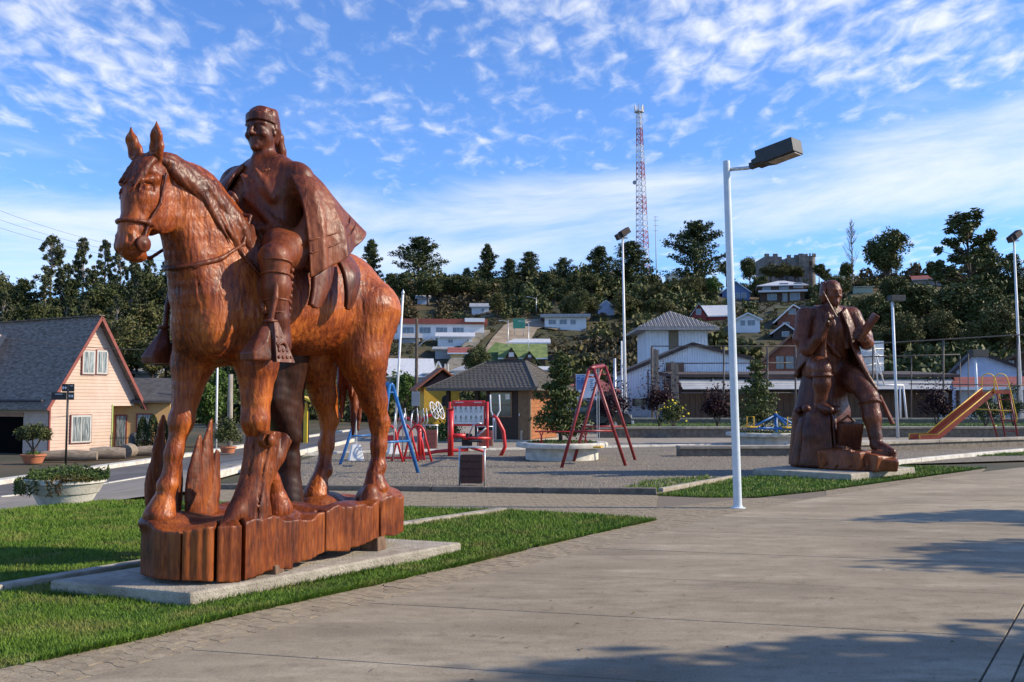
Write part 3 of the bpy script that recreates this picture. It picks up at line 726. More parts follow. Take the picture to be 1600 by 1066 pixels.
# ---------------------------------------------------------------- a carved head with a face (local: +x is the way it looks)
def face(c, C, yaw, pitch, s, beard=False):
    R = np.array((Matrix.Rotation(yaw, 3, 'Z') @ Matrix.Rotation(pitch, 3, 'Y')))
    T = lambda p: tuple(np.array(C)+R@(np.array(p)*s))
    e = lambda p, r, k=.02, op='u': c.ell(T(p), tuple(np.array(r)*s), k*s, op, R)
    q = lambda a, b, ra, rb, k=.02, op='u': c.cone(T(a), T(b), ra*s, rb*s, k*s, op)
    # unit head: chin -1, crown +1, half width .66, half depth .82
    e((-.08,0,.28), (.76,.64,.70), .1); e((.16,0,-.25), (.52,.52,.62), .25); e((.36,0,-.72), (.26,.32,.24), .18)
    e((.05,.30,-.35), (.42,.26,.36), .15); e((.05,-.30,-.35), (.42,.26,.36), .15)
    for w in (-1, 1):
        e((.66,w*.27,.02), (.17,.19,.13), .12, 's')                     # socket
        e((.53,w*.26,.0), (.15,.16,.125), .03)                           # eye ball
        q((.60,w*.13,.06), (.50,w*.43,.03), .045, .035, .04); q((.62,w*.14,-.06), (.50,w*.42,-.06), .035, .03, .04)
        q((.68,w*.10,.20), (.54,w*.48,.20), .085, .06, .10)              # brow
        e((.46,w*.38,-.26), (.19,.17,.15), .14)                          # cheekbone
        q((.66,w*.16,-.30), (.56,w*.30,-.60), .03, .03, .06, 's')       # nasolabial fold
        e((.70,w*.11,-.28), (.11,.085,.085), .05)                        # nostril wing
        e((-.06,w*.64,-.08), (.14,.07,.24), .04); e((.0,w*.71,-.06), (.07,.05,.14), .02, 's')
    q((.66,0,.16), (.86,0,-.24), .075, .115, .05)                        # nose
    q((.62,-.16,-.50), (.62,.16,-.50), .055, .055, .07); q((.60,-.15,-.63), (.60,.15,-.63), .065, .065, .06)
    q((.72,-.20,-.565), (.72,.20,-.565), .022, .022, .03, 's')
    e((.60,0,-.86), (.14,.18,.13), .10)
    if beard:
        q((.64,0,-.74), (.62,0,-1.22), .20, .06, .08); q((.66,.02,-.44), (.58,.26,-.56), .075, .05, .04); q((.66,-.02,-.44), (.58,-.26,-.56), .075, .05, .04)
    return T, R, e, q

def finger_set(c, palm, fw, side, curl, n_up, L=.10, r=.017, k=.008):
    """four bent fingers and a thumb from a palm point: fw = along the palm, side = across, n_up = away from the grip"""
    palm, fw, side, n_up = (Vector(v) for v in (palm, fw, side, n_up)); fw.normalize(); side.normalize(); n_up.normalize()
    c.chain([tuple(palm-fw*L*.9), tuple(palm+fw*L*.15)], [r*1.9, r*2.2], .02)
    for i, ln in enumerate((.92, 1.0, .95, .78)):
        b = palm+side*(i-1.5)*r*2.05; p = [b]; d = fw.copy(); ang = 0
        for j, sgl in enumerate((.55,.38,.30)):
            ang += curl*(.55 if j == 0 else .9); d = fw*math.cos(ang)-n_up*math.sin(ang); p.append(p[-1]+d*L*sgl*ln)
        c.chain([tuple(v) for v in p], [r*1.1, r*1.0, r*.92, r*.75], k)
    b = palm-fw*L*.55-side*r*3.2
    c.chain([tuple(palm-fw*L*.8-side*r*1.5), tuple(b-n_up*L*.12), tuple(b+fw*L*.35-n_up*L*.45+side*r*.4), tuple(b+fw*L*.62-n_up*L*.6+side*r*1.2)], [r*1.5, r*1.3, r*1.1, r*.8], k)

# ---------------------------------------------------------------- rider
def carve_rider():
    c = Carve((-.1,-.85,1.85), (1.5,.85,4.45), .0125)
    c.chain([(.50,0,3.02), (.52,0,3.22), (.54,0,3.50), (.54,0,3.66)], [.27,.255,.265,.20], .08, sv=1.25)
    c.cone((.52,-.36,3.67), (.52,.34,3.64), .145, .125, .10); c.cone((.53,-.14,3.73), (.53,.14,3.73), .10, .10, .10)
    c.cone((.55,0,3.70), (.59,.0,3.95), .115, .098, .05)
    c.cone((.68,0,3.80), (.76,.05,3.45), .03, .02, .06)
    T, R, e, q = face(c, (.61,0,4.075), math.radians(9), math.radians(2), .205)
    # arms
    c.chain([(.54,-.42,3.64), (.62,-.55,3.36), (.70,-.50,3.26), (.94,-.14,3.34)], [.135,.115,.105,.062], .06)
    c.chain([(.50,.40,3.60), (.42,.53,3.28), (.60,.50,3.02), (.72,.40,2.98)], [.11,.11,.10,.07], .06)
    finger_set(c, (1.00,-.04,3.37), (.55,.80,.10), (.5,-.35,-.8), 1.05, (.55,-.2,.75), .12, .023)
    finger_set(c, (.78,.38,2.96), (.8,-.45,-.1), (.1,.2,-.9), 1.0, (.4,.8,.2), .10, .02)
    # legs
    for s in (-1, 1):
        c.chain([(.44,s*.20,2.98), (.74,s*.42,2.90), (.99,s*.55,2.80)], [.22,.165,.128], .07)
        c.chain([(.99,s*.56,2.80), (.985,s*.575,2.55), (.96,s*.58,2.28), (.95,s*.58,2.10)], [.128,.115,.085,.08], .05)
        c.chain([(.94,s*.58,2.08), (1.10,s*.60,2.02), (1.24,s*.62,2.00)], [.085,.08,.055], .04)
        c.cone((.91,s*.58,2.20), (.90,s*.58,2.05), .065, .07, .04)
    # tunic skirt folds over the saddle
    c.chain([(.70,-.10,3.10), (.86,-.05,3.02), (.95,.04,2.92)], [.17,.12,.06], .06); c.chain([(.62,.26,3.06), (.76,.36,2.97), (.86,.43,2.86)], [.13,.12,.08], .06)
    for i in range(5): c.chain([(.80+.02*i,-.06+.055*i,3.12), (.92,-.02+.06*i,3.0), (1.0-.03*i,.02+.07*i,2.86)], [.03,.035,.02], .03)
    for y0, z0, y1, z1 in ((-.02,3.62,.22,3.22), (.12,3.66,.26,3.40), (-.14,3.5,-.02,3.2), (.02,3.42,.30,3.14), (-.2,3.3,.12,3.12)):
        c.cone((.83-abs(y0)*.25,y0,z0), (.80-abs(y1)*.3,y1,z1), .018, .028, .05)
    for i in range(9): c.chain([(.79-.05*abs(i-4)*.5,-.30+.075*i,3.20), (.82-.05*abs(i-4)*.5,-.28+.07*i,3.10), (.80-.05*abs(i-4)*.5,-.30+.075*i,3.00)], [.018,.026,.014], .02)
    c.chain([(.70,-.33,3.17), (.80,-.12,3.13), (.80,.12,3.12), (.70,.33,3.15)], [.02,.024,.024,.02], .02)
    c.rough(0.00064, 60, 9)
    return hp('rider_body', c, WD_cloth), T, R
rb, HT, HR = carve_rider()
def on_head(lo, hi, h): return Carve(tuple(np.array((.61,0,4.075))+np.array(lo)), tuple(np.array((.61,0,4.075))+np.array(hi)), h)
c = on_head((-.5,-.35,-.65), (.35,.35,.35), .010); s_ = .205
R3 = HR
rr = random.Random(8)
for i in range(46):     # hair from the crown, back and down to the nape
    a = -1.62+3.24*i/45; ca, sa = math.cos(a+PI), math.sin(a+PI)
    top = (-.05+.1*rr.random(), rr.uniform(-.1,.1), .98)
    p1 = (-.08+ca*.54, sa*.48, .84+rr.uniform(-.05,.05)); p2 = (-.08+ca*.68, sa*.57, .40)
    p3 = (-.14+ca*.70, sa*.60, .02+rr.uniform(-.06,.06)); p4 = (-.18+ca*.56, sa*.48, -.42+rr.uniform(-.08,.08))
    if abs(a) > 1.65: p3 = p2; p4 = (p2[0]+.02, p2[1], p2[2]-.12)
    c.chain([HT(p) for p in (top, p1, p2, p3, p4)], [.08*s_,.11*s_,.10*s_,.11*s_,.07*s_], .014)
c.ell(HT((-.08,0,.50)), tuple(np.array((.735,.635,.585))*s_), .03, 'u', HR)
for i in range(18):
    y_ = -.5+i/17; c.chain([HT((.62-.5*y_*y_,y_*.9,.66)), HT((.25,y_*.85,1.02-.5*y_*y_)), HT((-.35,y_*.8,1.0-.5*y_*y_)), HT((-.75,y_*.6,.55))], [.03*s_,.055*s_,.055*s_,.03*s_], .010)
hp('rider_hair', c, WD_hair, rb)
c = on_head((-.5,-.35,-.6), (.35,.35,.35), .0095)
n = 40
for i in range(n):
    a, b_ = 2*PI*i/n, 2*PI*(i+1)/n
    for zz in (.30,.39,.48,.57):
        dz = .05
        pa = (-.06+.775*math.cos(a), .665*math.sin(a), zz+.14*math.cos(a)-.03); pb = (-.06+.775*math.cos(b_), .665*math.sin(b_), zz+.14*math.cos(b_)-.03)
        c.cone(HT(pa), HT(pb), .050*s_, .050*s_, .006)
for i in range(0):   # raised stepped ornament on the band
    a = 2*PI*i/24; zz = .36 if i % 2 else .50
    c.ell(HT((-.06+.86*math.cos(a), .75*math.sin(a), zz+.10*math.cos(a))), (.016,.016,.016), .004)
c.chain([HT(p) for p in ((-.80,0,.30), (-1.0,.06,-.1), (-1.15,.12,-.7), (-1.45,.16,-1.25))], [.022,.05,.045,.03], .02, sv=1.5)
c.chain([HT(p) for p in ((-.80,.1,.30), (-.95,.22,-.2), (-1.05,.32,-.9))], [.02,.035,.02], .02)
hp('headband', c, WD_cloth, rb)
# brooch and necklace
c = Carve((.5,-.3,3.4), (1.0,.3,3.85), .009)
for i in range(15):
    a = -1.15+2.3*i/14; c.ell((.66+.11*math.cos(a), .20*math.sin(a)*1.0, 3.70-.06*math.cos(a)*1.2), (.018,.018,.018), .004)
c.cone((.80,-.09,3.56), (.80,.09,3.56), .013, .013, .004)
for i in range(4): c.ell((.805,-.075+.05*i,3.525), (.013,.016,.026), .004)
hp('necklace', c, WD_skin, rb)
# boot wraps on the shins: straps and cuff
for s in (-1, 1):
    c = Carve((.5,min(s*.3,s*.85),1.9), (1.3,max(s*.3,s*.85),2.95), .0105)
    for zz, ru, rv in ((2.76,.130,.130), (2.65,.124,.124), (2.54,.118,.118), (2.43,.106,.106), (2.32,.094,.094)):
        ring(c, (.99 if zz > 2.6 else .975,s*.57,zz), (1,0,.12), (0,1,.1*s), ru, rv, .013)
    for i in range(9): c.ell((.90,s*(.67-.004*i),2.70-.055*i), (.022,.02,.024), .012)
    hp('boot_wrap', c, WD_cloth, rb)

# poncho: a thick sheet draped over the shoulders and the left arm
cols = [((.62,.27,3.73),(.66,.52,3.42),(.67,.63,3.05),(.66,.66,2.66)),
        ((.57,.30,3.76),(.56,.58,3.48),(.55,.69,3.10),(.54,.71,2.74)),
        ((.50,.31,3.77),(.42,.57,3.52),(.38,.71,3.16),(.36,.75,2.84)),
        ((.45,.27,3.78),(.30,.48,3.56),(.20,.66,3.26),(.16,.73,2.98)),
        ((.40,.20,3.79),(.23,.34,3.61),(.08,.50,3.38),(-.07,.66,3.15)),
        ((.36,.08,3.80),(.22,.14,3.64),(.09,.24,3.42),(-.02,.34,3.20)),
        ((.36,-.09,3.80),(.22,-.18,3.62),(.08,-.26,3.34),(-.06,-.32,3.02)),
        ((.42,-.26,3.79),(.32,-.50,3.56),(.26,-.62,3.2),(.24,-.70,2.78)),
        ((.55,-.32,3.77),(.56,-.58,3.50),(.58,-.70,3.15),(.60,-.70,2.80)),
        ((.66,-.27,3.77),(.72,-.50,3.50),(.78,-.56,3.22),(.80,-.52,3.00)),
        ((.74,-.14,3.70),(.82,-.24,3.50),(.88,-.30,3.28),(.90,-.30,3.10))]
def sheet_mesh(cols, nu=6, nv=7, fold=.02, thick=.035, seed=1, waves=7.0):
    g = [spline(c_, nv) for c_ in cols]; rows = len(g[0])
    G_ = [spline([g[i][r] for i in range(len(g))], nu) for r in range(rows)]
    nc = len(G_[0]); V = np.array(G_)   # rows, nc, 3
    du = np.gradient(V, axis=1); dv = np.gradient(V, axis=0); nn = np.cross(du, dv); nn /= np.linalg.norm(nn, axis=2, keepdims=True)+1e-9
    rr = np.random.default_rng(seed); t = np.linspace(0,1,nc)[None,:]; f = np.linspace(0,1,rows)[:,None]
    w = (np.sin(t*waves*6.28+np.sin(t*9)*1.3)*.7+np.sin(t*waves*2.3*6.28+1)*.3)*f**1.4
    V = V+nn*(w*fold)[:,:,None]
    A = V+nn*thick/2; B = V-nn*thick/2
    n = rows*nc; ix = lambda r, c_: r*nc+c_
    F = []
    for r in range(rows-1):
        for c_ in range(nc-1):
            F.append([ix(r,c_), ix(r,c_+1), ix(r+1,c_+1), ix(r+1,c_)]); F.append([n+ix(r,c_), n+ix(r+1,c_), n+ix(r+1,c_+1), n+ix(r,c_+1)])
    for r in range(rows-1):
        F.append([ix(r,0), ix(r+1,0), n+ix(r+1,0), n+ix(r,0)]); F.append([ix(r,nc-1), n+ix(r,nc-1), n+ix(r+1,nc-1), ix(r+1,nc-1)])
    for c_ in range(nc-1):
        F.append([ix(0,c_), n+ix(0,c_), n+ix(0,c_+1), ix(0,c_+1)]); F.append([ix(rows-1,c_), ix(rows-1,c_+1), n+ix(rows-1,c_+1), n+ix(rows-1,c_)])
    return np.concatenate([A.reshape(-1,3), B.reshape(-1,3)]), F
WD_poncho = wood_mat('varnished_wood_poncho', (.058,.014,.007), (.145,.036,.013), (.24,.068,.022), chis=13, bump=.7)
V, F = sheet_mesh(cols, 6, 8, .028)
po = link('poncho', mesh_np('poncho', V, F, True), WD_poncho, rb)
md = po.modifiers.new('sub', 'SUBSURF'); md.levels = 1; md.render_levels = 1
# carved border ridges on the poncho
mb = MB()
for r_, a_, b_ in ((.72,0,42), (.80,0,42)):
    g = [spline(c_, 8) for c_ in cols]; row = int(r_*(len(g[0])-1))
    line = spline([g[i][row] for i in range(len(g))], 6)[a_:b_]
    ctr = Vector((.5,0,3.3))
    mb.tube([Vector(p)+(Vector(p)-ctr).normalized()*.022 for p in line], .007, 6)
mb.build('poncho_border', WD_poncho, po, smooth=True)
# collar flap on the right breast
V, F = sheet_mesh([((.74,-.08,3.74),(.86,-.14,3.56),(.90,-.19,3.36),(.92,-.21,3.14)), ((.72,-.20,3.72),(.84,-.27,3.54),(.90,-.33,3.34),(.92,-.34,3.14)), ((.66,-.32,3.72),(.76,-.42,3.52),(.82,-.46,3.34),(.84,-.46,3.18))], 5, 6, .004, .04)
link('lapel', mesh_np('lapel', V, F, True), WD_poncho, po)
# flaps of the saddle cloth hanging over the flank
fl = [[((.46,.46,3.00),(.50,.53,2.80),(.52,.55,2.60),(.56,.56,2.44)), ((.30,.47,3.00),(.34,.56,2.80),(.38,.57,2.58),(.45,.56,2.42)), ((.18,.45,2.98),(.22,.52,2.82),(.27,.54,2.68),(.36,.54,2.55))],
      [((.16,.46,2.98),(.14,.57,2.80),(.12,.60,2.60),(.10,.58,2.46)), ((.00,.46,2.98),(.00,.60,2.78),(.02,.61,2.60),(.06,.58,2.44)), ((-.16,.42,2.96),(-.14,.53,2.84),(-.10,.57,2.70),(-.03,.57,2.54))],
      [((.55,-.46,3.00),(.55,-.54,2.80),(.55,-.56,2.60),(.55,-.56,2.46)), ((.20,-.46,3.00),(.20,-.56,2.80),(.20,-.57,2.6),(.20,-.56,2.46)), ((-.16,-.42,2.96),(-.15,-.52,2.84),(-.12,-.56,2.7),(-.1,-.56,2.5))]]
for q in fl:
    V, F = sheet_mesh(q, 5, 7, .012, .04); sc_ = link('saddle_cloth_flap', mesh_np('saddle_cloth_flap', V, F, True), WD_cloth, horse, loc=(0,0,-.12))
c = Carve((-.5,-.6,2.6), (1.1,.6,3.2), .0155)
c.ell((.42,0,2.90), (.55,.45,.14), .05); c.ell((-.06,0,3.00), (.12,.34,.10), .08); c.ell((.92,0,3.0), (.09,.16,.10), .06)
hp('saddle', c, WD_cloth)
# stirrups: carved wooden shoes with a pointed top, open at the back
def hull(pts):
    bm_ = bmesh.new()
    for p in pts: bm_.verts.new(p)
    bmesh.ops.convex_hull(bm_, input=bm_.verts); bmesh.ops.recalc_face_normals(bm_, faces=bm_.faces)
    me = bpy.data.meshes.new('hull'); bm_.to_mesh(me); bm_.free(); return me
for s in (1, -1):
    st_o = link('stirrup', hull([(1.11,s*.60,2.24),(1.17,s*.62,2.24),(1.11,s*.66,2.24),(1.20,s*.50,2.08),(1.20,s*.70,2.08),(1.34,s*.52,1.98),(1.34,s*.68,1.98),(1.33,s*.52,1.92),(1.33,s*.68,1.92),(1.15,s*.48,1.92),(1.15,s*.72,1.92)]), WD_cloth, horse, (0,0,-.12))
    md = st_o.modifiers.new('bevel','BEVEL'); md.width = .015; md.segments = 2
    sp = link('side_panel', hull([(1.14,s*.655,2.25),(1.07,s*.665,2.25),(1.13,s*.70,2.24),(1.08,s*.70,2.24),(1.16,s*.715,1.91),(.96,s*.725,1.91),(1.16,s*.765,1.91),(.96,s*.775,1.91)]), WD_cloth, st_o)
    c = Carve((.9,min(s*.4,s*.85),1.85), (1.4,max(s*.4,s*.85),2.85), .0095)
    for i in range(5):
        for q in range(2+i//2): c.ell((1.105-.01*i+(q-(1+i//2)/2)*.045,s*(.705+.014*i),2.17-.055*i), (.016,.014,.018), .006)
    ring(c, (1.08,s*.745,2.03), (1,0,0), (0,.15*s,1), .042, .042, .010)
    hp('panel_ornament', c, WD_cloth, sp)['kind'] = 'stuff'
    c = Carve((.85,min(s*.4,s*.85),2.1), (1.3,max(s*.4,s*.85),2.95), .0105)
    c.chain([(1.12,s*.64,2.22), (1.08,s*.66,2.45), (1.02,s*.62,2.85)], [.026,.024,.022], .01); ring(c, (1.12,s*.645,2.25), (1,0,0), (0,1,0), .05, .045, .016)
    hp('stirrup_leather', c, WD_cloth)
# ---------------------------------------------------------------- log base, stump, roots, carved leaves
def carve_log():
    c = Carve((-1.4,-.72,.10), (1.80,.72,.98), .0125); rr = random.Random(12)
    poly = [(1.58,.16),(1.46,.33),(1.34,.40),(1.20,.47),(1.00,.48),(.84,.45),(.60,.47),(.36,.48),(.18,.45),(-.05,.44),(-.30,.50),(-.48,.49),(-.62,.44),(-.86,.46),(-1.05,.42),(-1.18,.30),(-1.22,.05),(-1.20,-.3),(-1.0,-.5),(-.5,-.54),(.1,-.52),(.7,-.54),(1.1,-.55),(1.38,-.50),(1.55,-.36),(1.62,-.10)]
    sl_, X, Y, Z = c.win((-1.4,-.72,.1), (1.8,.72,.98))
    x, y = X[:,:,0], Y[:,:,0]; d = np.full(np.broadcast(x, y).shape, 9.0); ins = in_poly(np.broadcast_to(x, d.shape), np.broadcast_to(y, d.shape), poly)
    for i in range(len(poly)):
        (ax, ay), (bx, by) = poly[i], poly[(i+1) % len(poly)]; ex, ey = bx-ax, by-ay
        t = np.clip(((x-ax)*ex+(y-ay)*ey)/(ex*ex+ey*ey), 0, 1); d = np.minimum(d, np.hypot(x-ax-ex*t, y-ay-ey*t))
    d = np.where(ins, -d, d)
    ang = np.arctan2(y, x*.5); d += .006*np.sin(x*31+y*23)+.004*np.sin(x*57-y*44)
    top = .590+.028*np.sin(x*7+y*3)+.022*np.sin(x*3.1-y*9+1)+.012*np.sin(x*23+y*17)
    bot = .14+.055*(x < .62)+.03*(x < -.15)+.02*np.sin(x*9)+.03*(x < -.7)
    D = np.maximum(d[:,:,None], np.maximum(Z-top[:,:,None], bot[:,:,None]-Z)); c.put(sl_, D.astype(np.float32), 0, 'u')
    for u, v, a, l, w in ((1.40,.36,.7,.20,.012),(1.20,.47,1.2,.16,.016),(.18,.45,1.6,.12,.020),(-.62,.44,1.5,.13,.024),(1.58,.16,.3,.12,.010)):
        R = np.array(Matrix.Rotation(a, 3, 'Z')); c.box((u, v, .40), (l,w,.42), .012, 's', R, r=.004)
    for p, r in (((1.40,-.25,.58),(.20,.20,.07)), ((-.78,.26,.62),(.24,.17,.14)), ((-.50,-.2,.58),(.24,.2,.09)), ((-.60,.34,.62),(.10,.09,.15)), ((-1.0,.24,.60),(.15,.16,.10)), ((-.25,.30,.57),(.25,.12,.06)), ((.55,.24,.58),(.18,.14,.06))):
        c.ell(p, r, .05)
    return hp('log_base', c, WD_log)
carve_log()
c = Carve((.2,-.2,.45), (1.55,.75,1.60), .0115)
trk = [(.98,.30,.50), (.955,.30,.72), (.90,.30,1.00), (.845,.29,1.20), (.80,.29,1.40)]; trr = [.165,.135,.120,.130,.150]
c.chain(trk, trr, .05)
c.chain([(1.24,.30,.56), (1.12,.30,.66), (.98,.30,.88)], [.05,.080,.09], .05); c.chain([(.78,.30,.56), (.84,.30,.66), (.90,.30,.85)], [.06,.07,.08], .05); c.chain([(1.02,.40,.57), (.98,.37,.70), (.93,.34,.9)], [.05,.06,.06], .04)
c.chain([(.84,.31,.92), (.70,.33,1.10), (.57,.36,1.34)], [.085,.068,.062], .04)
c.cone((.90,.40,1.27), (.93,.455,1.26), .075, .065, .015); c.ell((.945,.475,1.26), (.05,.02,.05), .01, 's')
rr = random.Random(31)
for i in range(16):
    a = i*.393+rr.uniform(-.1,.1); c.chain([(p[0]+r*1.0*math.cos(a),p[1]+r*1.0*math.sin(a),p[2]) for p, r in zip(trk, trr)], [.012,.010,.009,.010,.012], .012, 's' if i % 2 else 'u')
c.box((.80,.29,1.46), (.34,.30,.13), .008, 's', np.array(Matrix.Rotation(-.10,3,'Y'))); c.box((.52,.36,1.38), (.14,.16,.09), .008, 's', np.array(Matrix.Rotation(.55,3,'Y')))
c.box((.80,.29,1.62), (.5,.5,.15), .0, 's')
hp('tree_stump', c, WD_log)
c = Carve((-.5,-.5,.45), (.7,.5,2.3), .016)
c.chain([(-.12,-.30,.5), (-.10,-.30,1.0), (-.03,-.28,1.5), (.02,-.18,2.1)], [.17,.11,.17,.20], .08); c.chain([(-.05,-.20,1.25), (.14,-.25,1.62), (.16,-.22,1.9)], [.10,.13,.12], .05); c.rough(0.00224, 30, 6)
hp('belly_support', c, wood_mat('varnished_wood_painted_shade', (.010,.004,.003), (.030,.009,.005), (.06,.018,.008), chis=10))  # shade under the belly painted in as much darker wood
def leaf(name, base, tip, w, bow, m, parent, seed):
    rr = random.Random(seed); base = Vector(base); tip = Vector(tip); c = Carve(tuple(min(a,b)-.22 for a,b in zip(base,tip)), tuple(max(a,b)+.22 for a,b in zip(base,tip)), .0125)
    bow = Vector(bow); pts = [base, base.lerp(tip,.3)+bow*.8, base.lerp(tip,.65)+bow, tip]
    c.chain([tuple(p) for p in spline([tuple(p) for p in pts],4)], [w*(.55+.6*math.sin(PI*min(1,.25+i/12*.75)))*max(.06,1-(i/12)**2.2) for i in range(13)], .03, sv=.42)
    c.rough(0.00096, 60, seed); return hp(name, c, m, parent)
for i, (b_, t_, w_, bo) in enumerate([((1.16,-.50,.55),(1.22,-.50,1.50),.085,(.05,-.02,0)), ((1.12,-.50,.55),(1.10,-.50,1.56),.075,(-.03,-.02,0)), ((1.24,-.48,.55),(1.24,-.52,1.20),.075,(.05,-.03,0)),
        ((.84,-.45,.55),(.72,-.46,1.44),.10,(.02,0,0)), ((.90,-.43,.55),(.86,-.45,1.30),.085,(.03,0,0)), ((.78,-.42,.55),(.66,-.44,1.15),.07,(-.02,-.02,0))]):
    leaf('carved_leaf', b_, t_, w_, bo, WD_log, horse, 30+i)

# ---------------------------------------------------------------- concrete plinth and the wedges
M_wedge = mat('wedge_wood', (.10,.055,.03), (.2,.12,.07), 20, .8, .4, 40, stretch=(1,1,.3))
def plinth(label, poly, h, m):
    bm_ = MB().prism([(p.x, p.y) for p in poly], -.02, h)
    o = bm_.build('plinth', m, None, bevel=.02); tag(o, label, 'plinth'); return o
plinth('low wide concrete slab under the horse statue', PLA, .12, M_plinth)
for u, v, rz, lab in ((.80,.36,.3,'small wooden wedge under the front of the log base'), (-.62,.36,.1,'small wooden block under the rear of the log base')):
    p = Vector((HX[0],HX[1])) + Vector((math.cos(HH),math.sin(HH)))*u + Vector((-math.sin(HH),math.cos(HH)))*v
    hgt = .075 if u > 0 else .13
    o = MB().box((0,0,hgt/2), (.16,.22,hgt), 0, taper=.9).build('wedge', M_wedge, None, (p.x,p.y,.12), (0,0,HH+rz), bevel=.008); tag(o, lab, 'wedge')
# ================================================================ second carving: bearded man writing, seated on a trunk
def man_statue():
    # local frame: +x = the way the body faces, +y = his left, z up; foot of carving at z=0
    base = G(1300, 733, .16); MX, MY = base.x+.30, base.y+.75
    t = thing('writer_statue', 'dark varnished wood carving of a bearded man sitting on a trunk and writing', 'statue', (MX, MY, .14), math.radians(-86))
    ob = lambda name, c, m, par=t: link(name, c.mesh(name), m, par)
    h = .021
    # trunk he sits on and the rock under his right foot
    c = Carve((-1.3,-1.1,0), (1.6,1.1,2.8), .026)
    sl_, X, Y, Z = c.win((-1.3,-1.1,0), (1.6,1.1,2.8))
    def drum(x, y, r, z0, z1, k=.06):
        sl_, X, Y, Z = c.win((x-r-.1,y-r-.1,z0-.1), (x+r+.1,y+r+.1,z1+.1)); D = np.maximum(np.sqrt((X-x)**2+(Y-y)**2)-r, np.abs(Z-(z0+z1)/2)-(z1-z0)/2); c.put(sl_, D.astype(np.float32), k, 'u')
    c.chain([(-.38,-.10,.1),(-.38,-.08,1.1),(-.36,.0,2.05)], [.56,.50,.42], .1); c.chain([(-.45,-.40,.1),(-.42,-.36,1.1),(-.40,-.25,1.95)], [.40,.34,.26], .08); c.chain([(-.45,.25,.1),(-.42,.22,1.2),(-.40,.15,1.95)], [.38,.32,.26], .08)
    c.chain([(.08,-.45,.1),(.14,-.42,.75),(.20,-.40,1.10)], [.44,.38,.27], .08); c.chain([(.32,-.30,.1),(.36,-.32,1.0)], [.30,.20], .08); c.chain([(.0,-.70,.1),(.06,-.62,.95)], [.26,.17], .08)
    sl_, X, Y, Z = c.win((-1.3,-1.1,0), (1.6,1.1,.2)); c.f[sl_] = np.maximum(c.f[sl_], (.03-Z).astype(np.float32)+0*X)
    for x, y, a in ((-.2,-.72,1.4), (.2,-.85,1.3), (-.75,-.7,1.0), (.55,-.25,.2), (-.3,.5,1.7)):
        c.box((x,y,.9), (.14,.02,1.2), .03, 's', np.array(Matrix.Rotation(a,3,'Z')), r=.008)
    rr = random.Random(3)
    for i in range(26):
        a = rr.uniform(0,6.28); x, y = -.45+.62*math.cos(a)*rr.uniform(.9,1.25), -.1+.62*math.sin(a); c.chain([(x,y,.05),(-.40+(x+.40)*.86,-.08+(y+.08)*.86,1.0),(-.38+(x+.38)*.62,-.05+(y+.05)*.62,1.75)], [.05,.045,.02], .05)
    for i in range(10): c.ell((rr.uniform(-.2,.5),rr.uniform(-.85,-.1),1.25+rr.uniform(-.06,.05)), (rr.uniform(.08,.16),rr.uniform(.08,.14),.08), .06)
    c.rough(.0012, 22, 4)
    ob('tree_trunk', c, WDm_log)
    c = Carve((-.3,-.7,-.02), (2.0,1.3,1.0), .024)
    rr = random.Random(14)
    for x, y, z, hx, hy, hz in ((.62,-.30,.20,.24,.26,.24),(.88,-.12,.19,.26,.24,.21),(1.12,.12,.20,.24,.28,.20),(1.34,.36,.18,.24,.24,.18),(1.50,.55,.15,.16,.20,.14),(.62,.25,.18,.30,.28,.20),(.95,.45,.20,.28,.26,.19),(.42,.0,.24,.22,.30,.26),(1.22,.62,.20,.24,.2,.20)):
        R = np.array(Matrix.Rotation(rr.uniform(-.5,.9),3,'Z') @ Matrix.Rotation(rr.uniform(-.25,.25),3,'X') @ Matrix.Rotation(rr.uniform(-.25,.25),3,'Y')); c.box((x*.88,y,z), (hx,hy,hz), .025, 'u', R, r=.03)
    for i in range(7): c.cone((.5+.2*i,-.75+.18*i,.0), (.66+.17*i,-.28+.2*i,.46), .020, .014, .02, 's')
    sl_, X, Y, Z = c.win((-.3,-.7,-.02), (2,1.3,.2)); c.f[sl_] = np.maximum(c.f[sl_], (.012-Z).astype(np.float32)+0*X)
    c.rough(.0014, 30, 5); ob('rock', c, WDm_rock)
    # book bag leaning between trunk and leg
    c = Carve((.2,-.2,.3), (1.0,.6,1.3), .02)
    c.box((.52,.12,.68), (.09,.26,.32), .02, R=np.array(Matrix.Rotation(.25,3,'Y')), r=.03); c.box((.62,.12,.70), (.04,.24,.28), .01, R=np.array(Matrix.Rotation(.35,3,'Y')), r=.01)
    c.chain([(.45,-.1,.95), (.5,.12,1.12), (.45,.34,.95)], [.025]*3, .02); ob('satchel', c, WDm_cloth)
    # body
    c = Carve((-1.0,-1.0,.35), (1.7,1.2,4.3), h)
    c.chain([(-.30,0,2.20), (-.22,0,2.55), (-.12,0,3.0), (-.08,0,3.28)], [.40,.34,.36,.28], .12, sv=1.2)
    c.cone((-.12,-.50,3.32), (-.08,.50,3.32), .18, .18, .12); c.cone((-.08,0,3.35), (.02,0,3.62), .17, .14, .08)
    face(c, (.09,0,3.80), math.radians(14), math.radians(6), .285, beard=True)
    # right leg raised on the rock, left leg stretched down
    c.chain([(-.30,-.25,2.15), (.15,-.36,2.18), (.48,-.42,2.12)], [.30,.235,.185], .09)
    c.chain([(.48,-.42,2.10), (.46,-.42,1.80), (.40,-.42,1.50), (.36,-.42,1.36)], [.18,.175,.125,.115], .06); c.chain([(.34,-.42,1.32), (.52,-.38,1.27), (.68,-.34,1.25)], [.13,.11,.075], .05)
    ring(c, (.48,-.42,1.98), (1,0,0), (0,1,0), .19, .19, .028, k=.02)
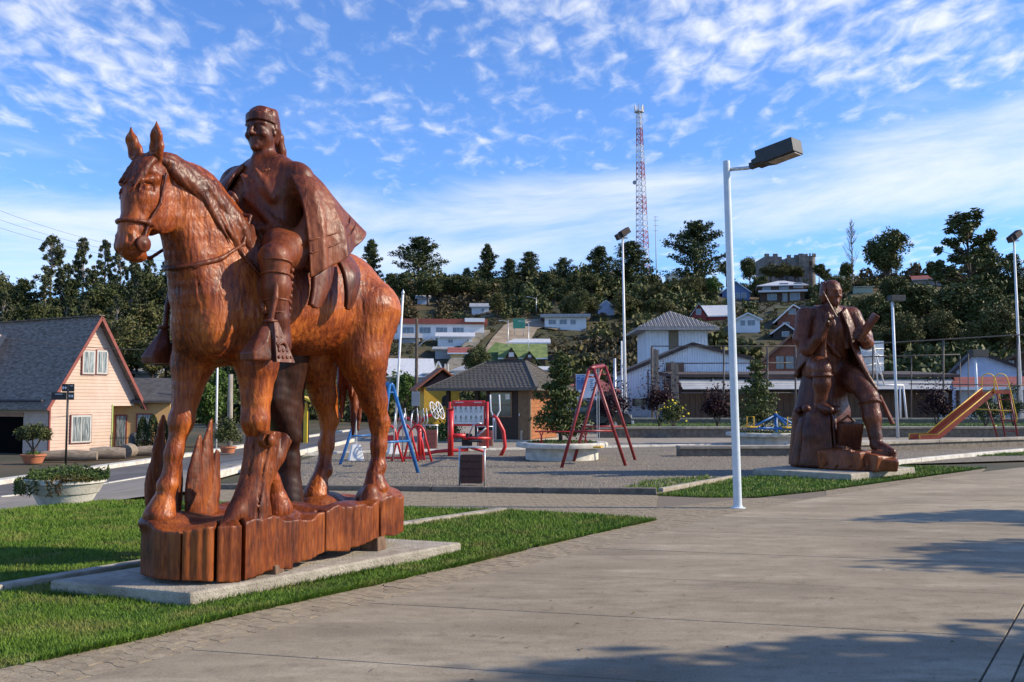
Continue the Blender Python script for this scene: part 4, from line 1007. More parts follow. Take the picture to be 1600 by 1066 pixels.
    c.chain([(-.30,.25,2.12), (.25,.40,1.90), (.68,.50,1.52)], [.30,.245,.195], .09)
    c.chain([(.68,.50,1.50), (.76,.52,1.10), (.84,.54,.72), (.88,.55,.56)], [.19,.185,.13,.12], .06); c.chain([(.86,.55,.52), (1.10,.62,.44), (1.30,.68,.40)], [.13,.115,.075], .05)
    ring(c, (.70,.51,1.40), (1,0,.3), (0,1,0), .205, .205, .03, k=.02)
    # arms: right bent up to the chin, left holding the tablet
    c.chain([(-.14,-.52,3.28), (-.02,-.66,2.80), (.14,-.60,2.55)], [.20,.17,.145], .08); c.chain([(.14,-.60,2.55), (.34,-.42,2.80), (.46,-.26,3.10)], [.14,.11,.08], .06)
    c.chain([(-.10,.52,3.28), (.08,.70,2.86), (.24,.68,2.70)], [.20,.165,.15], .08); c.chain([(.24,.68,2.70), (.48,.56,2.72), (.66,.42,2.80)], [.14,.11,.085], .06)
    finger_set(c, (.50,-.22,3.20), (.15,.25,.95), (-.75,.6,.0), 1.0, (.8,.2,-.1), .17, .034, .012)
    finger_set(c, (.74,.34,2.84), (.25,-.75,.35), (-.2,.2,.9), .8, (.9,.3,.2), .17, .034, .012)
    for y0, z0, y1, z1 in ((-.60,3.15,-.70,2.7), (-.45,3.2,-.62,2.85), (.1,3.1,.25,2.6), (.3,3.05,.3,2.6), (-.2,2.7,.1,2.4), (-.05,3.15,-.02,2.5)):
        c.cone((.22 if abs(y0) < .4 else .0,y0,z0), (.18 if abs(y1) < .4 else .08,y1,z1), .03, .04, .07)
    for i in range(5): c.chain([(.0+.12*i,.62-.02*i,2.2-.08*i), (.2+.12*i,.66-.02*i,1.92-.08*i)], [.03,.02], .06)
    c.rough(.0015, 40, 9)
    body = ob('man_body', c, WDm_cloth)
    c = Carve((-.5,-.5,3.2), (.6,.5,4.3), .017)
    rr = random.Random(5)
    for i in range(34):
        a = -1.75+3.5*i/33+PI+math.radians(14); ca, sa = math.cos(a), math.sin(a)
        c.chain([(.0+ca*.12,sa*.12,4.04), (.03+ca*.18,sa*.17,4.00), (.06+ca*.235,sa*.20,3.88), (.06+ca*.235,sa*.215,3.74), (.04+ca*.20,sa*.19,3.60+rr.uniform(-.03,.03))], [.02,.034,.036,.036,.02], .01)
    ob('man_hair', c, WDm_cloth, body)
    # open coat: front edges and skirts
    cols = [((.20,-.12,3.36),(.28,-.20,3.0),(.26,-.22,2.6),(.30,-.22,2.35)), ((.12,-.28,3.46),(.16,-.36,3.1),(.06,-.44,2.6),(.02,-.50,2.3)), ((-.10,-.30,3.52),(-.24,-.46,3.1),(-.32,-.56,2.5),(-.46,-.62,2.05)),
            ((-.26,-.2,3.54),(-.48,-.42,3.1),(-.62,-.46,2.5),(-.76,-.48,1.95)), ((-.30,.0,3.56),(-.54,.0,3.1),(-.66,.0,2.5),(-.84,.0,2.0)), ((-.24,.2,3.54),(-.46,.42,3.1),(-.55,.52,2.4),(-.58,.60,1.65)),
            ((-.10,.30,3.52),(-.20,.48,3.05),(-.12,.64,2.4),(-.06,.80,1.55)), ((.12,.28,3.46),(.18,.40,3.1),(.20,.54,2.45),(.42,.76,1.55)), ((.20,.14,3.36),(.30,.24,3.0),(.34,.36,2.5),(.72,.66,1.66))]
    V, F = sheet_mesh(cols, 5, 6, .05, .06, waves=6)
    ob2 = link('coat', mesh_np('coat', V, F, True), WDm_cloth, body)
    # tablet in the left hand, quill in the right
    MB().box((0,0,0), (.30,.10,.66), M=Matrix.Rotation(-.55,3,'X') @ Matrix.Rotation(.30,3,'Y')).build('writing_tablet', WDm_rock, t, (.80,.44,2.98), bevel=.02)
    MB().tube([(.56,-.10,3.22), (.50,-.20,3.45), (.40,-.32,3.78)], [.016,.022,.012], 6).build('quill', WDm_cloth, t)
    # staff end seen behind the left leg
    MB().tube([(.55,.80,1.55), (.80,.95,.95)], [.035,.05], 8).build('staff', WDm_rock, t)
    return t
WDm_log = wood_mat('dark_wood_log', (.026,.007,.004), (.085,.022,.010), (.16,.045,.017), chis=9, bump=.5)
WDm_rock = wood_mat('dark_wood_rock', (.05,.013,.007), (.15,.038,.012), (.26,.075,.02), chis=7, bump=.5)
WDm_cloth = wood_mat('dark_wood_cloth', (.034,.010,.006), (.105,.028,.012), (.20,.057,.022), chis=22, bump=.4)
man_statue()
q0 = G(1330,753); q1 = G(1430,741); q2 = G(1176,743.5)
plinth('low concrete slab under the seated writer statue', [q0, q1, q1+q2-q0, q2], .15, M_plinth)
# ================================================================ foliage tools
def leaf_quads(C, size, seed, squash=(1,1,1), aspect=.55, upbias=0.0):
    """C (n,3) leaf centres -> vertices and quads of small bent leaves"""
    r = np.random.default_rng(seed); n = len(C); s = size*r.uniform(.6,1.35,n)
    a = r.normal(size=(n,3)); a[:,2] += upbias; a /= np.linalg.norm(a,axis=1,keepdims=True); b = np.cross(a, r.normal(size=(n,3))); b /= np.linalg.norm(b,axis=1,keepdims=True)+1e-9
    a *= s[:,None]; b *= (s*aspect)[:,None]
    V = np.stack([C-a, C+b*.9, C+a, C-b*.9], 1).reshape(-1,3)
    return V, np.arange(4*n).reshape(-1,4)
def clump_pts(cent, rad, per, seed, shell=.55):
    r = np.random.default_rng(seed); k = len(cent)
    d = r.normal(size=(k,per,3)); d /= np.linalg.norm(d,axis=2,keepdims=True)
    q = (shell+(1-shell)*r.random((k,per,1)))
    return (np.asarray(cent)[:,None,:]+d*q*np.asarray(rad)[:,None,None]).reshape(-1,3)
def fol_mat(name, c1, c2, c3=None, scale=2.0, rough=.6):
    return mat(name, c1, c2, scale, rough, c3=c3, sc3=.8, detail=4, lo=.3, hi=.7, spec=.25)
F_pine = fol_mat('pine_needles', (.024,.036,.012), (.072,.090,.028), (.092,.098,.036))
F_dark = fol_mat('dark_leaves', (.036,.048,.015), (.105,.122,.036), (.135,.128,.046))
F_olive = fol_mat('olive_leaves', (.050,.056,.016), (.135,.135,.042), (.155,.122,.045))
F_euca = fol_mat('eucalyptus_leaves', (.034,.044,.018), (.095,.108,.046))
F_green = fol_mat('fresh_leaves', (.035,.075,.012), (.10,.17,.03), (.13,.18,.05))
F_maroon = fol_mat('maroon_leaves', (.016,.006,.008), (.055,.016,.020))
F_con = fol_mat('conifer_leaves', (.035,.055,.015), (.11,.135,.035), (.16,.16,.055))
F_yel = fol_mat('yellow_flower', (.75,.55,.02), (.85,.70,.05), None, 3)
M_bark = mat('bark', (.045,.032,.022), (.13,.10,.075), 9, .9, .6, 20, stretch=(1,1,.2))
M_barkpale = mat('pale_bark', (.20,.17,.13), (.38,.33,.27), 5, .85, .4, 14, stretch=(1,1,.25))

def bush_mesh(name, rx, rz, n, size, seed, k=22, lobe=.42, spiky=0.0):
    r = np.random.default_rng(seed)
    d = r.normal(size=(k,3)); d /= np.linalg.norm(d,axis=1,keepdims=True); d[:,2] = np.abs(d[:,2])*1.0-.15
    cen = d*np.array([rx*.62,rx*.62,rz*.62])*r.uniform(.55,1.1,(k,1))+np.array([0,0,rz*.52]); rad = r.uniform(.7,1.2,k)*rx*lobe
    P_ = clump_pts(cen, rad, max(4, n//k), seed+1, .3)
    if spiky:
        m = int(n*.25); dd = r.normal(size=(m,3)); dd /= np.linalg.norm(dd,axis=1,keepdims=True); dd[:,2] = np.abs(dd[:,2]); P_ = np.concatenate([P_, dd*np.array([rx,rx,rz])*r.uniform(.6,1+spiky,(m,1))+np.array([0,0,rz*.45])])
    P_[:,2] = np.maximum(P_[:,2], size*.3)
    V, F = leaf_quads(P_, size, seed+2); return mesh_np(name, V, F)

# ================================================================ playground
def tube_obj(name, pts, r, m, parent, n=8): return MB().tube(pts, r, n).build(name, m, parent, smooth=True)
M_red = mat('red_paint', (.52,.020,.025), (.62,.035,.035), 8, .38, .05, 30)
M_redd = mat('dark_red_paint', (.20,.018,.022), (.29,.032,.036), 10, .42, .05, 30)
M_blue = mat('blue_paint', (.012,.10,.30), (.03,.16,.42), 10, .42, .05, 30)
M_yel = mat('yellow_paint', (.62,.36,.015), (.78,.47,.03), 10, .45)
M_galv = mat('galvanised_steel', (.42,.44,.46), (.62,.64,.66), 20, .42, .05, 40, metal=.6)
M_white = mat('white_paint', (.66,.67,.67), (.80,.80,.79), 5, .55, .05, 20)
M_pole = mat('pole_paint', (.50,.58,.64), (.64,.70,.74), 4, .42, .06, 30)
M_black = mat('black_paint', (.012,.013,.013), (.03,.03,.03), 9, .5)
M_lens = mat('lamp_lens', (.30,.24,.18), (.5,.42,.33), 12, .25)
M_bin = mat('brown_slats', (.050,.016,.012), (.085,.028,.018), 14, .6, .3, 30)
M_binl = mat('red_slats', (.20,.055,.04), (.28,.085,.06), 14, .6, .3, 30)
M_rubber = mat('rubber', (.015,.015,.016), (.03,.03,.03), 9, .8)
M_glass = mat('window_glass', (.020,.024,.028), (.05,.055,.06), 3, .08, spec=.8)

def lamp_post():
    b = G(1153,795); top = P(1135,252, b.y+.05)
    t = thing('lamp_post', 'tall white painted lamp post with black box lantern beside the concrete pavement', 'lamp post', b)
    d = top-b
    MB().tube([(0,0,-.02), tuple(d*.5), tuple(d)], [.062,.058,.052], 16).build('pole', M_pole, t, smooth=True, auto=40)
    MB().lathe([(.11,0), (.11,.02), (.07,.03), (.066,.05)], 16).build('base_plate', M_pole, t, smooth=False)
    a0 = d+Vector((.03,0,-.13)); a1 = d+Vector((.30,-.10,-.13))
    MB().tube([a0, a1, a1+Vector((.12,-.10,.02))], .028, 10).build('arm', M_galv, t, smooth=True)
    # lantern: long box reaching right and towards the viewer, tilted up a little
    ax = Vector((.70,-.68,.155)).normalized(); sd = Vector((.70,.72,0)).normalized(); up = sd.cross(ax); up = up if up.z > 0 else -up
    Mx = Matrix((ax, sd, up)).transposed(); hold = a1 + ax*.04
    def lb(c, size, taper=None):
        return [hold + ax*c[0] + sd*c[1] + up*c[2], size]
    mb = MB(); L_, wd, hh = .66, .30, .24
    prof = [(.10,-.03), (.10,.05), (.18,.06), (.18,.165), (L_+.12,.165), (L_+.12,-.045), (.34,-.055), (.22,-.03)]
    vs = []
    for s in (-1, 1):
        for x, z in prof: vs.append(hold + ax*x + sd*(s*wd/2) + up*z)
    n = len(prof); mb.add(vs, [list(range(n)), list(range(n,2*n))[::-1]] + [[i, n+i, n+(i+1) % n, (i+1) % n] for i in range(n)])
    lan = mb.build('lantern', M_black, t, bevel=.008)
    bm_ = bmesh.new(); bm_.from_mesh(lan.data); bmesh.ops.recalc_face_normals(bm_, faces=bm_.faces); bm_.to_mesh(lan.data); bm_.free()
    mb = MB(); mb.box(hold+ax*.56+up*(-.060), (.42,.20,.012), M=Mx); mb.build('lens', M_lens, lan)
    MB().box(hold+ax*.06+up*.01, (.12,.09,.09), M=Mx).build('socket', M_black, t, bevel=.006)
lamp_post()
def square_lamp(px, pyb, pyt, label, zb=0.0, dist=None, r=.055, head=(.62,.34,.24)):
    b = G(px, pyb, zb) if dist is None else P(px, pyb, dist); sc = b.y/FPX; h = (pyb-pyt)*sc
    t = thing('lamp_post', label, 'lamp post', b, 0, 'slim lamp posts with flat box lanterns')
    MB().tube([(0,0,-.02), (-.03*h*.5,0,h)], [r*1.1,r], 12).build('pole', M_pole, t, smooth=True)
    MB().box((.18-.015*h,0,h+.02), head, .15).build('lantern', M_black, t, bevel=.01)
    return t
square_lamp(1403,686,467,'slim pale lamp post with flat dark lantern, right of the seated statue')
square_lamp(1528,652,553,'short white lamp post with grey box lantern behind the slide', dist=58, r=.08, head=(1.05,.6,.45))

def swing(name, label, legs, apex, m, seats, cat_='swing set', barz=.83, yel=True):
    """legs: near a, near b, far a, far b ground points; apex near, apex far"""
    O = sum(legs, Vector())/4; O.z = 0
    t = thing(name, label, cat_, O); q = [l-O for l in legs]; ap = [a-O for a in apex]
    for i in range(4):
        tube_obj('leg', [q[i]-Vector((0,0,.03)), ap[i//2]+(q[i]-q[i^1]).normalized()*.05], .040, m, t, 10)
    tube_obj('top_beam', [ap[0]+(ap[0]-ap[1]).normalized()*.06, ap[1]+(ap[1]-ap[0]).normalized()*.06], .045, m, t, 10)
    for k in (0, 2):
        f = .36; a = q[k].lerp(ap[k//2], f); b = q[k+1].lerp(ap[k//2], f); tube_obj('cross_bar', [a, b], .025, m, t)
        f = .93; a = q[k].lerp(ap[k//2], f-.02); b = q[k+1].lerp(ap[k//2], f-.02); tube_obj('cross_bar', [a, b], .02, m, t)
    for f, sz in seats:
        c = ap[0].lerp(ap[1], f); dr = (ap[1]-ap[0]).normalized()
        st = MB().box((c.x,c.y,sz), (.20,.46,.04), math.atan2(dr.y,dr.x)-PI/2).build('swing_seat', M_yel if yel else M_rubber, t, bevel=.01)
        for s in (-.2,.2):
            MB().tube([c+dr*s-Vector((0,0,.03)), Vector((c.x,c.y,sz))+dr*s], .008, 5).build('chain', M_galv, t)
    for s in (.15,.38,.62,.85):
        c = ap[0].lerp(ap[1], s); MB().tube([c+Vector((0,0,.03)), c+Vector((0,0,.075))], .03, 8).build('clamp', m, t)
    return t
n1, n2, f1, f2 = G(877,731), G(978,728), G(896,721), G(993,719)
swing('swing_set', 'dark red metal swing set standing beside the round white planter', [n1,n2,f1,f2], [P(924,575,n1.y+.3), P(943,572,f1.y+.2)], M_redd, [(.5,.42)])
n1, n2, f1, f2 = G(654,739), G(588,747), G(596,722), G(531,726)
swing('swing_set', 'blue metal swing set partly hidden behind the hind legs of the carved horse', [n1,n2,f1,f2], [P(611,601,n1.y+.1), P(574,606,f1.y+.1)], M_blue, [(.55,.40)], yel=False)

def bin_(px0, px1, pyt, pyb, label, m, slat_m):
    b = G((px0+px1)/2, pyb); sc = b.y/FPX; w = (px1-px0)*sc; h = (pyb-pyt)*sc
    t = thing('litter_bin', label, 'litter bin', b, random.uniform(-.08,.08), 'wooden litter bins hung in steel frames')
    for s in (-1, 1): tube_obj('post', [(s*w/2,0,-.02), (s*w/2,0,h)], .016, M_galv, t)
    tube_obj('top_rail', [(-w/2-.03,0,h), (w/2+.03,0,h)], .018, M_galv, t)
    bx = MB().box((0,.03,h*.46), (w*.88,.30,h*.70)).build('bin_box', m, t, bevel=.01)
    for s in range(4): MB().box((0,-.127,h*(.17+.19*s)), (w*.86,.018,h*.165)).build('slat', slat_m, bx, bevel=.004)
    for s in range(2): MB().box((w*.445,-.04+.14*s,h*.46), (.016,.12,h*.68)).build('slat', M_binl, bx, bevel=.004)
bin_(718,757,700,760,'dark brown wooden litter bin in a steel frame at the gravel edge', M_bin, M_bin)
bin_(662,683,665,704,'reddish litter bin in a steel frame before the yellow playhouse', M_binl, M_binl)
bin_(746,770,667,700,'reddish litter bin in a steel frame beside the dark kiosk wall', M_binl, M_binl)

def walker():
    b = G(633,722); t = thing('cross_walker', 'red and silver outdoor walking machine with arched frames', 'exercise machine', b); s = b.y/FPX
    for x, y, w in ((-.42,0,.24), (-.05,.35,.24), (.30,.1,.26)):
        pts = [(x-w-.1,y,0)]+[(x-w*.8*math.cos(a),y,.62+.32*math.sin(a)) for a in [i*PI/8 for i in range(9)]]+[(x+w+.12,y,-.0)]
        tube_obj('arch', pts, .03, M_red, t)
    MB().box((-.42,0,.62), (.42,.05,.14)).build('foot_guard', M_red, t, bevel=.01)
    for x, y in ((-.5,-.05),(-.3,-.05),(-.1,.2),(.1,.2)): tube_obj('swing_rod', [(x,y,.08), (x+.02,y,.95), (x+.05,y-.05,1.25)], .018, M_galv, t)
    MB().box((-.1,.1,.10), (1.2,.06,.06)).build('ground_rail', M_red, t)
    for x in (-.2,.12,.28,.36): tube_obj('handle', [(x,.25,.95), (x+.05,.22,1.30), (x+.16,.2,1.38), (x+.20,.2,1.05), (x+.10,.22,.85)], .016, M_galv, t)
    return t
walker()
def wheel_trainer():
    b = G(656,719); t = thing('arm_wheel_trainer', 'red outdoor exercise post with a tilted pair of white hand wheels', 'exercise machine', b)
    tube_obj('post', [(0,0,-.02), (-.03,0,1.15)], .06, M_red, t, 12)
    tube_obj('curved_brace', [(.12,0,0), (.05,0,.5), (-.12,0,.95), (-.32,0,1.12), (-.6,0,1.08)], .035, M_red, t)
    tube_obj('arm', [(-.02,0,.98), (.12,-.05,1.12), (.34,-.08,1.22)], .045, M_red, t)
    for o in (0,.16):
        C_ = Vector((.38+o,-.1,1.34-.02)); ax = Vector((.85,-.4,.35)).normalized(); u = ax.cross(Vector((0,0,1))).normalized(); v = ax.cross(u)
        w = tube_obj('hand_wheel', [C_+u*.17*math.cos(i*PI/10)+v*.24*math.sin(i*PI/10) for i in range(21)], .014, M_white, t, 6)
        for a in (.3,1.35,2.4): tube_obj('spoke', [C_+u*.17*math.cos(a)+v*.24*math.sin(a), C_-u*.17*math.cos(a)-v*.24*math.sin(a)], .010, M_white, w, 6)
wheel_trainer()
def text_mesh(txt, size, name, m, parent, M, depth=.002, align='CENTER'):
    cu = bpy.data.curves.new(name, 'FONT'); cu.body = txt; cu.size = size; cu.extrude = depth; cu.align_x = align; cu.align_y = 'CENTER'; cu.resolution_u = 2
    o = bpy.data.objects.new(name, cu); COL.objects.link(o); dg = bpy.context.evaluated_depsgraph_get()
    me = bpy.data.meshes.new_from_object(o.evaluated_get(dg)); bpy.data.objects.remove(o); bpy.data.curves.remove(cu)
    o = link(name, me, m, parent); o.matrix_local = M; return o
UPR = Matrix.Rotation(PI/2, 4, 'X')
def board():
    b = G(732,706); b.y += 1.0; sc = b.y/FPX; b = P(732,706-3,b.y); b.z = 0
    t = thing('exercise_board', 'white exercise instruction board in a red frame with rows of small figures', 'notice board', b)
    w = 52*sc; zt = P(732,629,b.y).z; zb = P(732,663,b.y).z
    for s in (-1, 1): tube_obj('post', [(s*w*.56,0,-.02), (s*w*.56,0,zt+.02)], .045, M_red, t, 10)
    MB().box((0,0,(zt+zb)/2), (w,.05,zt-zb+.12)).build('frame', M_red, t, bevel=.03)
    MB().box((0,-.03,(zt+zb)/2-.06), (w*.90,.02,(zt-zb)*.80)).build('panel', mat('panel_white', (.62,.66,.64), (.68,.71,.69), 4, .5), t)
    mk = mat('pictogram', (.06,.09,.09)); 
    for r_ in range(2):
        for c_ in range(6):
            x = (-.38+.152*c_)*w; z = (zt+zb)/2+.16-.30*r_; mb = MB()
            mb.box((x,-.043,z+.055), (.035,.004,.035)); mb.box((x,-.043,z), (.028,.004,.07)); mb.bar((x-.05,-.043,z+(.03 if c_ % 2 else -.01)), (x+.05,-.043,z+.02), .018, .004); mb.bar((x,-.043,z-.03), (x-.035,-.043,z-.085), .018, .004); mb.bar((x,-.043,z-.03), (x+.04,-.043,z-.08), .018, .004)
            mb.box((x,-.043,z-.115), (.10,.004,.012)); o = mb.build('pictogram', mk, t); o['kind'] = 'stuff'
    for s in (-1, 1):
        MB().box((s*w*.28,-.03,zt+.005), (w*.24,.012,.03)).build('title_bar', mat('title_white', (.6,.5,.5)), t)
board()
def press():
    b = G(704,713); t = thing('chest_press_machine', 'red outdoor exercise machine with seat, curved brace and silver levers', 'exercise machine', b)
    tube_obj('post', [(0,0,-.02), (0,0,1.32)], .085, M_red, t, 14); MB().box((0,0,1.34), (.22,.2,.03)).build('cap', M_red, t)
    tube_obj('foot_rail', [(-.75,.1,.06), (-.4,0,.14), (0,0,.16), (.5,.1,.18)], .05, M_red, t); MB().box((-.78,.1,.05), (.3,.12,.05)).build('foot_plate', M_red, t, bevel=.01)
    tube_obj('cross_tube', [(0,0,.58), (.42,.05,.58)], .06, M_red, t); tube_obj('seat_beam', [(.35,.1,.50), (1.15,.3,.50)], .04, M_red, t)
    MB().box((.7,.15,.42), (.4,.3,.05)).build('seat', M_black, t, bevel=.015); MB().box((.45,.35,.45), (.3,.08,.35)).build('backrest', M_black, t, bevel=.015)
    tube_obj('curved_brace', [(1.42,.3,-.02), (1.55,.3,.25), (1.50,.3,.70), (1.32,.3,1.05), (1.20,.3,1.15)], .055, M_red, t, 10)
    tube_obj('lever', [(.50,.1,.55), (.62,.05,.85), (.75,.05,.95), (.88,.05,.92)], .022, M_galv, t); tube_obj('lever', [(.72,.1,.52), (1.0,.05,.80)], .022, M_galv, t)
    for x0, x1 in ((1.12,1.28), (1.38,1.22)): tube_obj('hanger', [(x0,.3,1.75), (x0+.02,.3,1.3), (x1,.3,.95), (x1,.3,.45)], .022, M_white, t)
    MB().tube([(1.24,.3,.95), (1.24,.3,1.08)], .05, 10).build('weight', M_white, t, smooth=True)
    tube_obj('low_bar', [(.5,.1,.25), (1.0,.0,.12)], .035, M_red, t)
press()

def kiosk():
    c = G(828,692.5); al = math.radians(24); t = thing('kiosk', 'dark wooden kiosk with grey shingle hip roof and orange side wall', 'kiosk', c, -al)
    M_dark = mat('kiosk_dark_boards', (.022,.014,.010), (.042,.026,.018), 3, .75, .5, 12, stretch=(1,1,9))
    M_or = mat('kiosk_orange_boards', (.26,.085,.022), (.38,.14,.04), 5, .7, .3, 20)
    M_sh = mat('shingle', (.085,.074,.062), (.16,.142,.12), 12, .9, .8, 24, stretch=(1,1,3))
    M_tan = mat('kiosk_trim', (.17,.10,.05), (.24,.15,.08), 8, .7)
    W_, D_, H_ = 1.80, 2.7, 2.05
    MB().bb(-W_,-.0,0,D_,.12,H_).build('wall', M_dark, t)
    for i in range(13): MB().bb(.003,.03,.03,D_-.02,.14+i*.147,.14+i*.147+.14).build('wall_board', M_or, t)
    MB().bb(-3.75,.15,-.12,D_+.1,-.02,.12).build('floor_slab', M_kerb, t)
    MB().bb(-.045,.045,-.045,.045,.12,H_).build('corner_post', M_tan, t)
    d = MB().bb(-.46,-.06,-.03,-.004,.14,1.95).build('door', mat('kiosk_door', (.12,.07,.03), (.18,.11,.05), 6, .6), t); MB().box((-.40,-.05,1.05), (.03,.04,.10)).build('handle', M_galv, d)
    w = MB().bb(-1.62,-.72,-.04,-.006,.95,1.90).build('window', M_tan, t)
    MB().bb(-1.57,-.77,-.05,-.041,1.43,1.86).build('pane', M_glass, w)
    for x in (-1.57,-1.16): MB().bb(x,x+.39,-.05,-.041,.99,1.39).build('pane', M_glass, w)
    MB().bb(-.98,-.80,-.058,-.051,1.62,1.82).build('notice', M_white, w)
    for x, y in ((-3.45,.05),(-3.45,D_-.1),(-2.2,.05),(-2.2,D_-.1)):
        MB().bb(x-.07,x+.07,y-.07,y+.07,.12,H_).build('post', M_dark, t)
    MB().bb(-3.5,-W_,D_-.05,D_,.12,.85).build('porch_rail', M_dark, t)
    x0, x1, y0, y1, ze, zr = -4.05, .55, -.60, D_+.5, 2.05, 3.10; ym = (y0+y1)/2
    vs = [(x0,y0,ze),(x1,y0,ze),(x1,y1,ze),(x0,y1,ze),(x0+1.65,ym,zr),(x1-1.25,ym,zr)]
    lo = [(a,b,c_-.10) for a,b,c_ in vs[:4]]
    rf = MB().add(vs+lo, [[0,1,5,4],[1,2,5],[2,3,4,5],[3,0,4],[0,6,7,1],[1,7,8,2],[2,8,9,3],[3,9,6,0],[9,8,7,6]]).build('roof', M_sh, t)
    for a, b in ((vs[0],vs[4]),(vs[1],vs[5]),(vs[4],vs[5]),(vs[2],vs[5])): MB().bar(Vector(a)+Vector((0,0,.015)), Vector(b)+Vector((0,0,.015)), .13, .035).build('ridge_cap', M_sh, rf)
    # courses of shingles as slim ledges on the two slopes in view
    for slope, (A, B, C_, D2) in (('f',(vs[0],vs[1],vs[5],vs[4])),('r',(vs[1],vs[2],vs[5],vs[5]))):
        A, B, C_, D2 = (Vector(v) for v in (A,B,C_,D2)); nn = (B-A).cross(D2-A).normalized(); nn = nn if nn.z > 0 else -nn; mb = MB()
        for i in range(15):
            f0, f1_ = i/15, (i+1)/15; p, q = A.lerp(D2,f0), B.lerp(C_,f0); r_, s_ = A.lerp(D2,f1_), B.lerp(C_,f1_)
            nx_ = max(2, int((q-p).length/.18))
            for k in range(nx_):
                a_, b_ = k/nx_+.012, (k+1)/nx_-.012; v4 = [p.lerp(q,a_), p.lerp(q,b_), r_.lerp(s_,b_), r_.lerp(s_,a_)]
                h0, h1 = random.uniform(.018,.030), .004
                mb.add([v4[0]+nn*h0, v4[1]+nn*h0, v4[2]+nn*h1, v4[3]+nn*h1, v4[0]-nn*.002, v4[1]-nn*.002], [[0,1,2,3],[4,5,1,0]])
        o = mb.build('shingles', M_sh, rf); o['kind'] = 'stuff'
kiosk()
def playhouse():
    c = P(690,690,39); c.z = 0; t = thing('playhouse', 'small yellow playhouse with an orange red pitched roof', 'playhouse', c, .25)
    s = c.y/FPX; M_y = mat('playhouse_yellow', (.52,.30,.025), (.62,.38,.04), 5, .6, .15, 30); M_rt = mat('orange_shingle', (.26,.075,.03), (.36,.12,.05), 9, .8, .6, 20)
    MB().bb(-.75,.75,0,1.2,.55,2.15).build('wall', M_y, t)
    w = MB().tube([(.15,-.0,1.35),(.15,-.02,1.35)], .02).build('window', M_black, t)
    mb = MB(); pts = [(.0,1.35),(.36,1.35),(.36,1.62)]+[(.18+.18*math.cos(a),1.62+.18*math.sin(a)) for a in [i*PI/8 for i in range(9)]]+[(.0,1.62)]
    mb.add([(x,-.012,z) for x,z in pts], [list(range(len(pts)))]).build('pane', M_black, w)
    MB().add([(-.72,-.02,2.15),(.72,-.02,2.15),(0,-.02,2.75),(-.72,1.2,2.15),(.72,1.2,2.15),(0,1.2,2.75)], [[0,1,2],[3,5,4],[0,3,4,1],[1,4,5,2],[2,5,3,0]]).build('gable', M_bin, t)
    for sgn in (-1, 1):
        p = [Vector((sgn*1.15,-.3,1.98)), Vector((0,-.3,2.88)), Vector((0,1.5,2.88)), Vector((sgn*1.15,1.5,1.98))]; dz = Vector((0,0,.08))
        MB().add(p+[q+dz for q in p], [[0,1,2,3],[7,6,5,4],[0,4,5,1],[1,5,6,2],[2,6,7,3],[3,7,4,0]]).build('roof_slope', M_rt, t)
    for x in (-.6,.6):
        for y in (.1,1.1): MB().bb(x-.06,x+.06,y-.06,y+.06,-.02,.6).build('post', M_bin, t)
playhouse()

def planter(px0, px1, pyt, pyb, label, with_rail):
    b = G((px0+px1)/2, pyb); b.y += (px1-px0)/2*b.y/FPX*.8; sc = b.y/FPX; r = (px1-px0)/2*sc; h = .46
    b.x = (((px0+px1)/2)-800)*sc
    t = thing('round_planter', label, 'planter', b, 0, 'round white concrete planters in the playground')
    MB().lathe([(r*.79,0), (r*.79,h-.14), (r*.99,h-.13), (r,h-.10), (r*1.0,h-.03), (r*.97,h), (r*.80,h), (r*.78,h-.06), (.01,h-.06)], 56).build('bowl', M_kerbw, t, auto=30)
    MB().lathe([(r*.78,h-.058), (.01,h-.03)], 32).build('soil', M_lawn, t)
    p = np.stack([rng.normal(0,r*.38,3500), rng.normal(0,r*.38,3500), np.full(3500,h)], 1); p = p[np.hypot(p[:,0],p[:,1]) < r*.77]
    V, F = leaf_quads(p+rng.normal(0,.012,p.shape), .028, 3, upbias=2); o = link('ground_cover', mesh_np('ground_cover', V, F), F_green, t); o['kind'] = 'stuff'
    if with_rail:
        for y in (-r*.45,):
            z0, z1 = h-.02, h+.30
            tube_obj('rail', [(-r*.6,y,z1),(r*.55,y,z1)], .02, M_red, t, 6); tube_obj('rail', [(-r*.6,y,z0+.02),(r*.55,y,z0+.02)], .02, M_red, t, 6)
            for x in (-.5,-.42,.44,.52): tube_obj('baluster', [(r*x,y,z0),(r*(x+(.05 if x in (-.5,.44) else -.05)),y,(z0+z1)/2),(r*x,y,z1)], .016, M_red, t, 6)
        MB().tube([(-r*.88,-.1,h-.05),(-r*.88,-.1,h+.32)], .03, 7).build('stake', M_barkpale, t)
    return t, b, h, r
PL1 = planter(806,949,692,721,'round white concrete planter with a fir tree and a red rail', True)
PL2 = planter(1134,1256,676,698,'round white concrete planter behind the blue roundabout', False)
